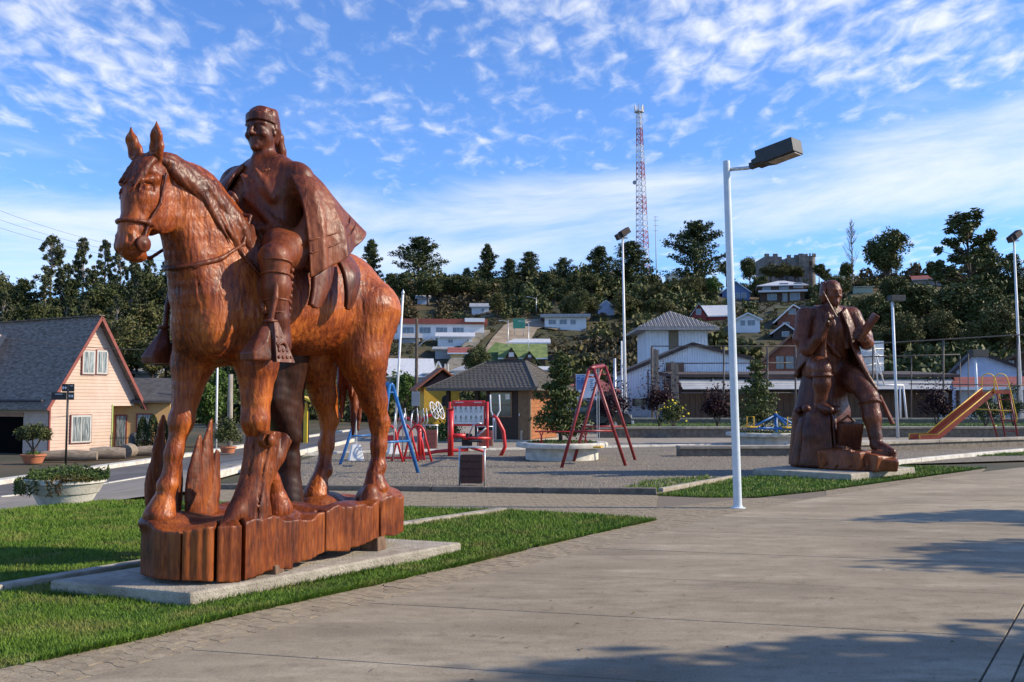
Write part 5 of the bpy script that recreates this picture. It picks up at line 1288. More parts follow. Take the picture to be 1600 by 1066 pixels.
def fir(name, label, base, H, R, seed, n=3400, m=None, openness=.5, group=None):
    t = thing(name, label, 'tree', base, 0, group); r = np.random.default_rng(seed); mb = MB()
    MB().tube([(0,0,-.05),(H*.012,0,H*.4),(0,H*.01,H*.97)], [H*.022,H*.014,H*.004], 8).build('trunk', M_bark, t, smooth=True)
    pts = []; br = MB(); nb = 46
    for i in range(nb):
        f = .10+.86*(i/nb)**.9; a = i*2.4+r.uniform(-.3,.3); L_ = R*(1-f)**.8*r.uniform(.55,1.15)+.06*R
        e = Vector((math.cos(a)*L_, math.sin(a)*L_, H*f+L_*r.uniform(-.05,.35))); s = Vector((0,0,H*f))
        br.tube([s, s.lerp(e,.5)+Vector((0,0,-.03*L_)), e], [H*.005,H*.003,H*.001], 4, False)
        k = max(6, int(n/nb*(.35+1.3*L_/R)))
        tt = r.uniform(.15,1.05,k); off = r.normal(0,1,(k,3))*np.array([1,1,.6])*(.10+.20*np.sin(np.minimum(tt,1)*2.6))[:,None]*max(L_, .25*R)*.55
        pts.append(np.array(s)+tt[:,None]*np.array(e-s)+off)
    bo = br.build('branches', M_bark, t); bo['kind'] = 'stuff'
    V, F = leaf_quads(np.concatenate(pts), H*.022, seed+1, aspect=.45); cr = link('crown', mesh_np('crown', V, F), m or F_con, t); return t
_, b1, h1, r1 = PL1
fir('fir_tree', 'young fir tree growing out of the round planter beside the kiosk', b1+Vector(((875-877)*b1.y/FPX,.1,h1-.08)), 2.65, .90, 21, n=6800)
_, b2, h2, r2 = PL2
fir('fir_tree', 'small sparse fir tree behind the blue roundabout', Vector(((1186-800)*b2.y/FPX, b2.y+.3, h2-.08)), 2.75, 1.05, 23, n=4600)
# flowers in the second planter
p = np.stack([rng.normal(0,r2*.36,420), rng.normal(0,r2*.3,420), h2+rng.random(420)*.32], 1); V, F = leaf_quads(p, .035, 8)
o = link('flowers', mesh_np('flowers', V, F), mat('pale_flower', (.55,.45,.15), (.75,.72,.68), 14, .6), None, tuple(b2)); tag(o, 'pale and yellow flowers growing in the round planter behind the roundabout', 'flowers', kind='stuff')

# seat walls and the retaining wall of the raised lawn
def seat_wall(label, pts, h, w, m_top, m_side, name='seat_wall'):
    th = thing(name, label, 'low wall'); pts = [Vector(p) for p in pts]
    for i in range(len(pts)-1):
        a, b = pts[i], pts[i+1]; d = b-a; n = max(1, round(d.length/2.4))
        for k in range(n):
            p, q = a+d*(k/n), a+d*((k+1)/n); c = (p+q)/2; l = (q-p).length; rz = math.atan2(d.y,d.x)
            MB().box((c.x,c.y,(h-.09)/2-.01), (l-.004,w*.72,h-.09+.02), rz).build('wall_block', m_side, th)
            MB().box((c.x,c.y,h-.045), (l-.012,w,.09), rz).build('cap_stone', m_top, th, bevel=.015)
seat_wall('long concrete seat wall holding up the raised lawn', [(3.6,38.9), (16,39.35), (30,39.4)], .48, .55, M_kerb, M_kerbd)
wb = [xy(1062,714), xy(1250,713), xy(1390,705), xy(1600,697), (22,34.6)]
seat_wall('low concrete seat wall passing behind the seated statue', [(p[0],p[1]+.3) for p in wb], .30, .45, M_kerb, M_kerbd)
seat_wall('thin concrete wall at the back edge of the raised lawn', [(4.4,50.6),(32,50.6)], .62, .25, M_kerb, M_kerbd)

def roundabout():
    b = G(1213,697); b.z = 0; t = thing('roundabout', 'blue metal playground roundabout with yellow seats', 'roundabout', b); R_ = .98; zr = .62
    tube_obj('post', [(0,0,-.02),(0,0,1.13)], .06, M_blue, t, 10); ring_ = [(R_*math.cos(i*PI/12),R_*math.sin(i*PI/12)*.95,zr) for i in range(25)]
    tube_obj('hub_cap', [(0,0,1.12),(0,0,1.19)], .04, M_yel, t)
    for i in range(4):
        a = .25+i*PI/2; e = Vector((R_*math.cos(a),R_*math.sin(a),zr)); tube_obj('arm', [(0,0,1.08), e], .036, M_blue, t); tube_obj('spoke', [(0,0,zr), e], .036, M_blue, t)
        tube_obj('brace', [(0,0,.52), (.55*math.cos(a+.2),.55*math.sin(a+.2),-.02)], .026, M_blue, t)
        MB().box((e.x*1.02,e.y*1.02,zr+.05), (.55,.30,.05), a+PI/2).build('seat', M_yel, t, bevel=.01)
        tube_obj('seat_grip', [e*1.0+Vector((-.12,0,.07)), e+Vector((-.12,0,.40)), e+Vector((.12,0,.40)), e+Vector((.12,0,.07))], .018, M_yel, t)
    tube_obj('rim', ring_, .03, M_blue, t)
roundabout()
M_slide = mat('slide_paint', (.55,.085,.035), (.66,.14,.05), 6, .45)
def slide():
    b = G(1436,690); Y = b.y; t = thing('slide', 'red playground slide with yellow rails and ladder', 'slide', b); s = Y/FPX
    Lp = lambda px, py, dy=0: P(px,py,Y+dy)-b
    w = .62
    lowp = [(1421,684),(1440,683),(1536,612)]
    A = [Lp(1437,687), Lp(1466,686), Lp(1553,614)]; dy = Vector((-.14,w,.02))
    for i, nm in ((0,'chute_end'),(1,'chute')):
        a, e = A[i], A[i+1]; nn = Vector((-(e-a).z,0,(e-a).x)).normalized()*.03
        vs = [a,e,e+dy,a+dy]; vs2 = [v-nn for v in vs]; MB().add(vs+vs2, [[0,1,2,3],[7,6,5,4],[0,4,5,1],[1,5,6,2],[2,6,7,3],[3,7,4,0]]).build(nm, M_slide, t)
    for off in (Vector((0,0,0)), dy):
        mb = MB()
        for i in (0, 1):
            a, e = A[i]+off, A[i+1]+off; up_ = Vector((0,0,.20)); y = Vector((0,.02,0)); vs = [a-up_*.3,e-up_*.3,e+up_,a+up_]; mb.add([v-y for v in vs]+[v+y for v in vs], [[0,1,2,3],[7,6,5,4],[0,4,5,1],[1,5,6,2],[2,6,7,3],[3,7,4,0]])
        mb.build('side_board', M_slide, t)
        tube_obj('rail', [A[0]+off+Vector((0,0,.18)), A[1]+off+Vector((0,0,.18)), A[2]+off+Vector((0,0,.18))], .026, M_yel, t)
        tube_obj('end_leg', [A[0]+off+Vector((.0,0,.18)), Vector((A[0].x+off.x,off.y,-.02))], .024, M_yel, t)
    pl = A[2]; MB().box(pl+Vector((.30,0,.0))+dy/2, (.62,.66,.05), 0).build('platform', M_slide, t); MB().box(pl+Vector((.30,-.03,.03)), (.64,.04,.14)).build('platform_board', M_slide, t)
    for off in (Vector((.02,-.04,0)), dy+Vector((.02,0,0))):
        base = Lp(1590,684)+Vector((off.x,off.y,0)); base.z = -.02; top = pl+Vector((.55,0,0))+off
        tube_obj('ladder_leg', [base, top], .032, M_redd, t)
        hoop = [pl+off+Vector((-.02,0,.0)), pl+off+Vector((-.02,0,.45))]+[pl+off+Vector((.24-.26*math.cos(a),0,.50+.24*math.sin(a))) for a in [i*PI/8 for i in range(1,8)]]+[pl+off+Vector((.54,0,.40)), top.lerp(base,.55)+Vector((.10,0,.05)), top.lerp(base,.62)+Vector((.02,0,0))]
        tube_obj('hoop_rail', hoop, .022, M_yel, t)
    for f in (.2,.42,.64,.86):
        a = Lp(1590,684); a.z = 0; top = pl+Vector((.55,0,0)); p = a.lerp(top,f); tube_obj('rung', [p, p+dy*Vector((1,1,1)).x*1.0 if False else p+dy], .02, M_redd, t)
    for off in (Vector((0,0,0)), dy): tube_obj('strut', [A[1].lerp(A[2],.66)+off+Vector((0,0,-.02)), (Lp(1590,684)+off).lerp(pl+off+Vector((.55,0,0)),.60)], .022, M_yel, t)
    tube_obj('prop', [pl+dy+Vector((.05,0,0)), Vector((pl.x+.45,w,-.02))], .03, M_redd, t)
slide()

def flag_pole(bx, by, tx, ty, label, hide=None):
    b = G(bx,by); sc = b.y/FPX; top = P(tx,ty,b.y)-b
    t = thing('flagpole', label, 'flagpole', b)
    MB().box((0,0,.20), (.40,.40,.42), .3, taper=.55).build('foot', M_white, t, bevel=.01)
    tube_obj('pole', [(0,0,.35), top*.97], .035, M_white, t, 10); MB().tube([top*.965, top*.975, top], [.03,.055,.004], 10).build('finial', M_galv, t, smooth=True)
flag_pole(616,709,630,452,'leaning white flagpole with pointed tip and white block foot, right of the horse')
flag_pole(556,719,553,470,'white flagpole with white block foot behind the hind legs of the horse')

# white bowl planter by the street
def bowl_planter():
    b = G(108,791); b.y += .35; sc = b.y/FPX; b.x = (108-800)*sc; r = 57*sc
    t = thing('bowl_planter', 'white concrete bowl planter overflowing with trailing green plants', 'planter', b)
    MB().lathe([(r*.66,0), (r*.80,r*.28), (r*.84,r*.30), (r*.98,r*.56), (r*1.03,r*.58), (r*1.03,r*.70), (r*.95,r*.71), (r*.90,r*.62), (.02,r*.60)], 48).build('bowl', M_kerbw, t, auto=30)
    r_ = np.random.default_rng(4); n = 5200; a = r_.uniform(0,6.28,n); q = np.sqrt(r_.random(n))*r*1.06
    z = r*.70+r_.random(n)*r*.30*(1-(q/(r*1.15))**2)+.03*np.sin(a*5); x, y = np.cos(a)*q, np.sin(a)*q
    m = (r_.random(n) < .38); x = np.where(m, np.cos(a)*r*1.06, x)-np.where(m & (np.cos(a) < 0), .10, 0); 
    z = np.where(m & (np.sin(a*1.0) < .3), r*.70-r_.random(n)*r*.40*(np.cos(a) < .35), z)
    V, F = leaf_quads(np.stack([x,np.where(m, np.sin(a)*r*1.06, y),z],1), .035, 6, aspect=.3, upbias=.6)
    o = link('trailing_plants', mesh_np('trailing_plants', V, F), fol_mat('planter_leaves', (.03,.055,.012), (.09,.14,.03), (.16,.06,.035), 3), t); o['kind'] = 'stuff'
bowl_planter()

# bushes on the raised lawn
def bush(name, label, px, py, rx, rz, m, seed, Y, n=2200, size=.06, z=.33, spiky=0, group=None, catg='bush'):
    b = P(px,py,Y); b.z = z; t = thing(name, label, catg, b, 0, group)
    link('foliage', bush_mesh('foliage', rx, rz, n, size, seed, spiky=spiky), m, t); mb = MB()
    for k in range(4): a = k*1.6; mb.tube([(0,0,-.05),(math.cos(a)*rx*.3,math.sin(a)*rx*.3,rz*.6)], [.03,.012], 5)
    s_ = mb.build('stems', M_bark, t); s_['kind'] = 'stuff'; return t
gB = 'dark maroon bushes on the raised lawn'
bush('maroon_bush','dark maroon bush behind the red swing set',958,645,.95,1.7,F_maroon,1,45,spiky=.25,group=gB)
bush('maroon_bush','spiky dark maroon bush left of the yellow flowering shrub',1030,643,.95,1.75,F_maroon,2,44,spiky=.35,group=gB)
bush('maroon_bush','round dark maroon bush close to the tall white lamp post',1121,644,.8,1.45,F_maroon,3,44,spiky=.15,group=gB)
bush('maroon_bush','dark maroon bush between the second lamp post and the slide',1463,640,.85,1.5,F_maroon,4,46,spiky=.3,group=gB)
ys = bush('flowering_shrub','green shrub dotted with yellow flowers beside a maroon bush',1052,652,.72,1.05,F_dark,5,41.5,n=1800)
p = clump_pts([(0,-.1,.6)], [.72], 70, 9, .9); V, F = leaf_quads(p, .05, 2, aspect=.9); link('flowers', mesh_np('flowers', V, F), F_yel, ys)['kind'] = 'stuff'
ys = bush('flowering_shrub','dark shrub with a few yellow flowers behind the slide ladder',1540,650,.95,1.2,F_dark,6,44,n=2000)
p = clump_pts([(0,-.1,.6)], [.95], 26, 9, .9); V, F = leaf_quads(p, .05, 2, aspect=.9); link('flowers', mesh_np('flowers', V, F), F_yel, ys)['kind'] = 'stuff'
bush('green_bush','tall dark green bush right of the slide ladder',1583,648,.8,1.7,F_dark,7,45)
bush('green_bush','low leafy bush growing under the kiosk porch beside the playhouse',692,700,.9,.55,F_green,8,36,n=1200,z=0)
# ================================================================ houses
def on_plane(px, py, O, rz):
    """picture point -> (s along local x, z above O) on the upright plane through O whose local x axis has heading rz"""
    d = ray(px,py); nx, ny = math.sin(rz), -math.cos(rz)
    t = ((O.x*nx+O.y*ny))/(d.x*nx+d.y*ny); p = Vector((0,0,CAMH))+d*t
    return (p.x-O.x)*math.cos(rz)+(p.y-O.y)*math.sin(rz), p.z-O.z
def rib_mat(name, c1, c2, freq, axis='X', bump=.5, rough=.5, metal=0.0, spec=.4):
    m = mat(name, c1, c2, 3.0, rough, 0, metal=metal, spec=spec); nt, N, L, b = nodes_of(m)
    tc = N('ShaderNodeTexCoord'); w = N('ShaderNodeTexWave'); w.bands_direction = axis; w.inputs['Scale'].default_value = freq; w.inputs['Distortion'].default_value = .0
    L(tc.outputs['Object'], w.inputs[0]); bp = N('ShaderNodeBump'); bp.inputs['Strength'].default_value = bump; bp.inputs['Distance'].default_value = .05
    L(w.outputs['Fac'], bp.inputs['Height']); L(bp.outputs[0], b.inputs['Normal']); return m
R_grey = rib_mat('grey_metal_roof', (.28,.28,.28), (.42,.42,.42), 2.2, 'X')
R_white = rib_mat('pale_metal_roof', (.50,.51,.52), (.66,.67,.68), 2.2, 'X')
R_dark = mat('dark_roof', (.045,.042,.042), (.085,.08,.078), 3, .85, .3, 12)
R_moss = mat('mossy_roof', (.10,.16,.05), (.22,.26,.08), 1.2, .9, .3, 8)
R_red = mat('red_roof', (.20,.05,.04), (.30,.09,.07), 2, .8, .3, 10)
R_tan = rib_mat('tan_metal_roof', (.27,.25,.23), (.40,.37,.34), 2.6, 'X', .6)
W_white = mat('house_white', (.64,.66,.68), (.76,.77,.78), .8, .7, .1, 10)
W_grey = mat('house_grey', (.30,.31,.32), (.42,.43,.44), .8, .8)
W_brown = mat('house_brown', (.07,.042,.030), (.13,.08,.055), 1.5, .8, .3, 10)
W_brick = mat('house_brick', (.17,.065,.045), (.26,.11,.075), 2, .85, .4, 12)
W_redw = mat('house_red', (.20,.03,.03), (.28,.05,.045), 2, .8)
W_blue = mat('house_blue', (.10,.17,.34), (.16,.25,.45), 1.5, .7)
W_lblue = mat('house_pale_blue', (.40,.50,.68), (.52,.62,.78), 1.5, .7)
W_yel = mat('house_yellow', (.50,.36,.15), (.62,.47,.22), 1.5, .7)
W_dark = mat('house_dark', (.03,.022,.02), (.06,.045,.04), 2, .8)
W_stone = mat('castle_stone', (.13,.115,.10), (.25,.225,.20), 1.0, .9, .8, 2.5, c3=(.10,.09,.085), sc3=.3)
M_trim = mat('white_trim', (.62,.63,.64), (.74,.74,.74), 5, .6)
M_pane = mat('house_pane', (.06,.09,.13), (.16,.20,.26), .7, .12, spec=.8)

def roof_slab(name, quad, th, m, parent):
    q = [Vector(v) for v in quad]; dz = Vector((0,0,th))
    n = len(q); vs = q+[v+dz for v in q]; fs = [list(range(n)), list(range(n,2*n))[::-1]]+[[i, n+i, n+(i+1) % n, (i+1) % n] for i in range(n)]
    o = MB().add(vs, fs).build(name, m, parent)
    b_ = bmesh.new(); b_.from_mesh(o.data); bmesh.ops.recalc_face_normals(b_, faces=b_.faces); b_.to_mesh(o.data); b_.free(); return o
def window_(parent, x0, x1, z0, z1, y=0, mull=1, frame=M_trim, pane=None, fw=.08):
    w = MB().bb(x0,x1,y-.06,y-.005,z0,z1).build('window', frame, parent); n = mull+1; pw_ = (x1-x0-fw)/n
    for i in range(n): MB().bb(x0+fw*.7+pw_*i,x0+pw_*(i+1)+fw*.3,y-.075,y-.061,z0+fw*.7,z1-fw*.7).build('pane', pane or M_pane, w)
    return w
def house(name, label, px0, px1, pyb, pye, pyr, style, wm, rm, Y=None, yaw=None, depth=7.0, wins=(), over=.5, doors=(), group=None, cat_='house', sub=3.0, trim=M_trim, ridge=None, mull=1, chimney=None):
    cx = (px0+px1)/2
    b = GT(cx,pyb) if Y is None else P(cx,pyb,Y)
    if yaw is None: yaw = -.8*math.atan2(b.x,b.y)
    sc = b.y/FPX; w = (px1-px0)*sc; h = (pyb-pye)*sc; r = (pye-pyr)*sc; D = depth
    t = thing(name, label, cat_, b, yaw, group); X = w/2
    if style == 'gable':
        rx = 0 if ridge is None else (ridge-cx)*sc
        vs = [(-X,0,-sub),(X,0,-sub),(X,0,h),(rx,0,h+r),(-X,0,h)]; vs += [(a,D,c) for a,_,c in vs]
        MB().add(vs, [[0,1,2,3,4],[9,8,7,6,5],[0,5,6,1],[1,6,7,2],[2,7,8,3],[3,8,9,4],[4,9,5,0]]).build('wall', wm, t)
        for s in (-1, 1):
            hx = (X if s > 0 else -X); k = over/abs(hx-rx); ze = h-k*r
            roof_slab('roof_slope', [(rx,-over,h+r+.02),(hx+s*over,-over,ze+.02),(hx+s*over,D+over,ze+.02),(rx,D+over,h+r+.02)], .16, rm, t)
            MB().bar((rx,-over-.03,h+r+.06),(hx+s*over,-over-.03,ze+.06), .06, .24).build('barge_board', trim, t)
    else:
        MB().bb(-X,X,0,D,-sub,h).build('wall', wm, t)
        if style == 'side':
            for y0, y1 in ((-over,D/2),(D+over,D/2)): roof_slab('roof_slope', [(-X-over,y0,h-.1),(X+over,y0,h-.1),(X+over,y1,h+r),(-X-over,y1,h+r)], .15, rm, t)
            for s in (-1, 1): MB().add([(s*X,0,h),(s*X,D,h),(s*X,D/2,h+r)], [[0,1,2]]).build('gable_end', wm, t)
            MB().bb(-X-over,X+over,-over-.04,-over+.02,h-.16,h+.06).build('fascia', trim, t)
        elif style == 'hip':
            rd = min(D/2, X*.95); x0, x1, y0, y1 = -X-over, X+over, -over, D+over; rl = max(.05,X-rd)
            vs = [(x0,y0,h),(x1,y0,h),(x1,y1,h),(x0,y1,h),(-rl,D/2,h+r),(rl,D/2,h+r)]; lo = [(a,b_,c-.18) for a,b_,c in vs[:4]]
            MB().add(vs+lo, [[0,1,5,4],[1,2,5],[2,3,4,5],[3,0,4],[0,6,7,1],[1,7,8,2],[2,8,9,3],[3,9,6,0],[9,8,7,6]]).build('roof', rm, t)
        elif style == 'flat':
            MB().bb(-X-over,X+over,-over,D+over,h,h+max(.2,r)).build('roof', rm, t)
        elif style == 'mono':
            roof_slab('roof', [(-X-over,-over,h+.05),(X+over,-over,h+.05),(X+over,D+over,h+r),(-X-over,D+over,h+r)], .15, rm, t)
    for wn in wins:
        a0, b0, a1, b1 = wn[:4]; window_(t, (a0-cx)*sc, (a1-cx)*sc, (pyb-b1)*sc, (pyb-b0)*sc, mull=mull, frame=trim if len(wn) < 5 else wn[4], fw=max(.08,.7*sc))
    for (a0, b0, a1, b1) in doors:
        d = MB().bb((a0-cx)*sc,(a1-cx)*sc,-.05,-.004,(pyb-b1)*sc,(pyb-b0)*sc).build('door', W_dark, t); MB().box(((a1-cx)*sc-.12,-.08,(pyb-(b0+b1)/2)*sc), (.06,.06,.12)).build('handle', M_galv, d)
    if chimney: MB().bb(chimney*X-.12,chimney*X+.12,D*.4,D*.4+.24,h,h+r+.9).build('chimney', M_galv, t)
    return t, sc, b

# ---------------------------------------------------------------- pink house by the street
def pink_house():
    C0 = P(76,709,44.9); rz = math.radians(60); t = thing('pink_house', 'pink clapboard house with steep dark grey roof beside the street', 'house', C0, rz)
    pl = lambda px, py: on_plane(px,py,C0,rz)
    M_pink = mat('pink_boards', (.55,.39,.305), (.63,.465,.37), 1.6, .8, .06, 40, c3=(.48,.37,.25), sc3=.35)
    M_rake = mat('red_trim', (.20,.045,.035), (.27,.07,.05), 5, .7)
    M_roof = mat('charcoal_shingle', (.10,.078,.060), (.29,.24,.195), 5, .85, .6, 14, detail=8, stretch=(4,.6,.6))
    ax, az = pl(151,494); _, ez = pl(76,621); xr, ezr = pl(211,622); x_low, _ = pl(174,690); zl = pl(190,632)[1]
    xr = 2*ax; ez = 2.75; az = az-.12
    L_ = 11.0
    # core walls (boards lie on them)
    pts = [(0,zl if False else -.3),(x_low,-.3),(x_low+.02,zl),(xr,zl),(xr,ez),(ax,az),(0,ez)]
    n = len(pts); MB().add([(x,0,z) for x,z in pts]+[(x,L_,z) for x,z in pts], [list(range(n)),list(range(n,2*n))[::-1]]+[[i,n+i,n+(i+1)%n,(i+1)%n] for i in range(n)]).build('wall', M_pink, t)
    # clapboards on the gable and the long side
    mb = MB(); hb_ = .165; z = -.2
    while z < az-.1:
        z1 = z+hb_-.012
        def span(zz):
            lo, hi = 0.0, xr
            if zz > ez: lo, hi = ax*(zz-ez)/(az-ez), xr-(xr-ax)*(zz-ez)/(az-ez)
            if zz < zl: hi = x_low
            return lo, hi
        a0, b0 = span(z); a1, b1 = span(z1)
        if b0 > b1+.5: b1 = b0
        if b1 > b0+.5: b0 = b1
        mb.add([(a0,-.03,z),(b0,-.03,z),(b1,-.012,z1),(a1,-.012,z1),(a0,0,z),(b0,0,z)], [[0,1,2,3],[4,5,1,0]]); z += hb_
    o = mb.build('gable_boards', M_pink, t); o['kind'] = 'stuff'
    mb = MB(); z = -.2
    while z < ez-.05:
        for y0, y1 in ((0,2.05),(4.9,L_)) if z < 1.95 else ((0,L_),): mb.add([(-.03,y0,z),(-.03,y1,z),(-.012,y1,z+hb_-.012),(-.012,y0,z+hb_-.012),(0,y0,z),(0,y1,z)], [[3,2,1,0],[0,1,5,4]])
        z += hb_
    o = mb.build('side_boards', M_pink, t); o['kind'] = 'stuff'
    ga = MB().bb(-.02,.03,2.1,4.85,-.3,1.75).build('garage_shade_panel', mat('garage_painted_dark', (.003,.003,.003), None, 1, .95, spec=.05), t); MB().bb(-.05,.0,2.05,4.9,1.75,1.95).build('lintel', mat('lintel_wood', (.35,.17,.10), (.42,.22,.13), 4, .8), ga)  # unlit garage inside painted as a black panel, no recess built
    # roof
    ov = .42
    for s, xe, ze in ((-1,0,ez),(1,xr,ezr)):
        ze = ez; k = ov/abs(ax-xe); dz = (az-ze)*k
        roof_slab('roof_slope', [(ax,-ov,az+.03),(xe+s*ov,-ov,ze-dz+.03),(xe+s*ov,L_+ov,ze-dz+.03),(ax,L_+ov,az+.03)], .10, M_roof, t)
        MB().bar((ax,-ov-.03,az+.03),(xe+s*ov,-ov-.03,ze-dz+.03), .05, .15).build('barge_board', M_rake, t)
    MB().bar((ax,-ov-.02,az+.14),(ax,L_+ov,az+.14), .30, .04).build('ridge_cap', M_roof, t)
    # dormer stub at the left edge of the picture
    MB().box((-.0+ax*.45,7.6,az*.80), (1.6,1.6,1.4), 0).build('dormer', M_pink, t)
    MB().tube([(-ov,0,ez-.2),(-ov,L_,ez-.2)], .06, 8).build('gutter', M_dark2, t)
    # corner boards, windows
    MB().bb(-.05,.02,-.05,.05,-.2,ez).build('corner_board', M_rake, t)
    MB().bb(x_low-.04,x_low+.03,-.05,.02,-.2,zl).build('corner_board', mat('green_trim', (.30,.38,.10), (.36,.44,.14), 5, .7), t)
    for (a, b_, c_, d_) in ((127,546,147,586),(149,546,167,586),(109,648,141,692)):
        x0, z1 = pl(a,b_); x1, z0 = pl(c_,d_); w = MB().bb(x0,x1,-.10,-.03,z0,z1).build('window', M_rake, t)
        MB().bb(x0+.035,x1-.035,-.115,-.101,z0+.035,z1-.035).build('sash', mat('sash_grey', (.42,.42,.38), (.5,.5,.46), 5, .6), w); xm = (x0+x1)/2
        for u, v in ((x0+.12,xm-.03),(xm+.03,x1-.12)): MB().bb(u,v,-.125,-.116,z0+.12,z1-.12).build('pane', M_curtain, w)
    return t, C0, rz
M_dark2 = mat('dark_metal', (.03,.03,.032), (.05,.05,.05), 6, .6)
def curtain_mat():
    m = mat('curtain_glass', (.07,.085,.085), (.36,.39,.38), 3.0, .25, 0, stretch=(9,9,.6), lo=.42, hi=.6, spec=.7); return m
M_curtain = curtain_mat()
PH, PC, PRZ = pink_house()
def annex():
    O = P(170,701,49.0); O.z = terr(O.x,O.y); rz = math.radians(14)
    t = thing('yellow_annex', 'low yellow annex with dark roof behind the pink house', 'house', O, rz); pl = lambda px,py: on_plane(px,py,O,rz)
    M_y = mat('annex_boards', (.52,.30,.11), (.60,.37,.16), 2, .8, .1, 20, stretch=(1,1,8)); h = pl(215,629)[1]; x1 = 3.0
    MB().bb(-1.5,x1,0,6,-.4,h).build('wall', M_y, t)
    roof_slab('roof_slope', [(-1.8,-.5,h-.02),(x1+.4,-.5,h-.02),(x1+.4,3,h+1.25),(-1.8,3,h+1.25)], .12, R_dark, t); roof_slab('roof_slope', [(-1.8,6.5,h-.02),(x1+.4,6.5,h-.02),(x1+.4,3,h+1.25),(-1.8,3,h+1.25)], .12, R_dark, t)
    for (a,b_,c_,d_) in ((180,648,198,699),(213,646,238,690)):
        x0, z1 = pl(a,b_); x2, z0 = pl(c_,d_); w = MB().bb(x0,x2,-.08,-.004,z0,z1).build('window', mat('red_trim', (.3,.05,.04)), t); MB().bb(x0+.08,x2-.08,-.1,-.081,z0+.06,z1-.08).build('pane', M_curtain, w)
    for i in range(3): MB().bb(.8+i*2.6,.9+i*2.6,-.03,.0,-.2,h).build('batten', M_y, t)
annex()
def yard():
    zt = lambda p: terr(p.x,p.y)
    # street name sign
    b = P(103,716,38.0); b.z = zt(b); t = thing('street_sign', 'black street name sign with arrow plates on a thin post', 'sign', b); sc = b.y/FPX
    Z = lambda py: P(103,py,b.y).z-b.z
    tube_obj('post', [(0,0,-.05),(0,0,Z(600))], .045, M_black, t)
    for nm, a, b_, c_, d_, rz in (('name_plate',78,613,101,625,.0),('name_plate',104,600,113,612,.0),('arrow_plate',104,613,113,625,0),('arrow_plate',94,600,102,612,0)):
        q = MB().bb((a-103)*sc,(c_-103)*sc,-.03,.0,Z(d_),Z(b_)).build(nm, M_black, t); zc = (Z(d_)+Z(b_))/2; xc = ((a+c_)/2-103)*sc
        if nm == 'arrow_plate':
            mb = MB(); s = .11
            for sg in ((-1,1) if b_ > 605 else (-1,1)): mb.add([(xc+sg*s,-.034,zc),(xc+sg*.03,-.034,zc+.07),(xc+sg*.03,-.034,zc-.07)], [[0,1,2] if sg > 0 else [0,2,1]])
            mb.box((xc,-.034,zc), (.12,.004,.03)); o = mb.build('arrow', M_white, q); o['kind'] = 'stuff'
        else: o = MB().box((xc,-.033,zc+.08), (.5*(c_-a)*sc,.004,.02)).build('lettering', M_white, q)
    # potted topiary
    b = P(52,716,38.5); b.z = zt(b); t = thing('potted_tree', 'small flat crowned tree in an orange pot before the garage', 'potted tree', b)
    MB().lathe([(.34,0),(.46,.30),(.50,.30),(.50,.36),(.02,.36)], 20).build('pot', M_terra, t, auto=30)
    mb = MB()
    for x in (-.26,-.05,.22): mb.tube([(0,0,.3),(x*.3,0,.6),(x*1.4,0,1.05)], [.05,.04,.025], 6)
    mb.build('trunk', M_bark, t)
    c = np.array([[-.55,0,1.2],[-.2,0,1.35],[.2,0,1.38],[.5,0,1.18],[0,.3,1.3],[0,-.3,1.25],[-.3,.2,1.15],[.35,-.2,1.2]]); V,F = leaf_quads(clump_pts(c,[.30]*8,330,3,.3), .06, 4); link('crown', mesh_np('crown',V,F), F_dark, t)
    p = clump_pts([(0,0,.42)],[.4],160,5,.2); p[:,2] = .36+abs(p[:,2]-.36)*.4; V,F = leaf_quads(p,.05,4); link('underplanting', mesh_np('underplanting',V,F), F_green, t)['kind'] = 'stuff'
    # logs edging the yard
    M_log = mat('weathered_log', (.17,.13,.09), (.32,.26,.20), 4, .9, .6, 14, stretch=(.4,4,4))
    for i, (a, c_, py, r, lab) in enumerate(((66,152,711,.24,'long weathered log lying before the pink house'),(140,196,706,.28,'thick weathered log with a forked end before the pink house'),(197,208,703,.33,'short upright log stump beside the fallen logs'),(210,268,700,.24,'weathered log lying before the dark hedge'))):
        p0 = P(a,py+4,39.5-i*.0+i*1.2); p1 = P(c_,py-(1 if i != 2 else 0),40.0+i*1.2); p0.z = zt(p0)+r*.9; p1.z = zt(p1)+r*.9
        o = MB().tube([p0-p0, (p1-p0)*.4+Vector((0,.05,.03)), (p1-p0)*.8, p1-p0], [r*.9,r,r*.95,r*.8], 12).build('log', M_log, None, tuple(p0), smooth=True, auto=50); tag(o, lab, 'log', 'logs edging the yard')
    # gate rails, round tank, hedge
    b = P(186,702,46); b.z = zt(b); t = thing('iron_gate', 'black iron gate in front of the annex door', 'gate', b)
    for i in range(9): tube_obj('bar', [(-.45+.11*i,0,0),(-.45+.11*i,0,1.0 if i % 2 else .85)], .012, M_black, t, 5)
    for z in (.12,.72): tube_obj('rail', [(-.47,0,z),(.47,0,z)], .018, M_black, t, 5)
    b = P(209,703,45.5); b.z = zt(b); o = MB().lathe([(.24,0),(.25,.1),(.25,.75),(.2,.92),(.1,1.0),(.01,1.02)], 20).build('water_tank', M_dark2, None, tuple(b), smooth=True); tag(o, 'dark round topped tank standing beside the iron gate', 'tank')
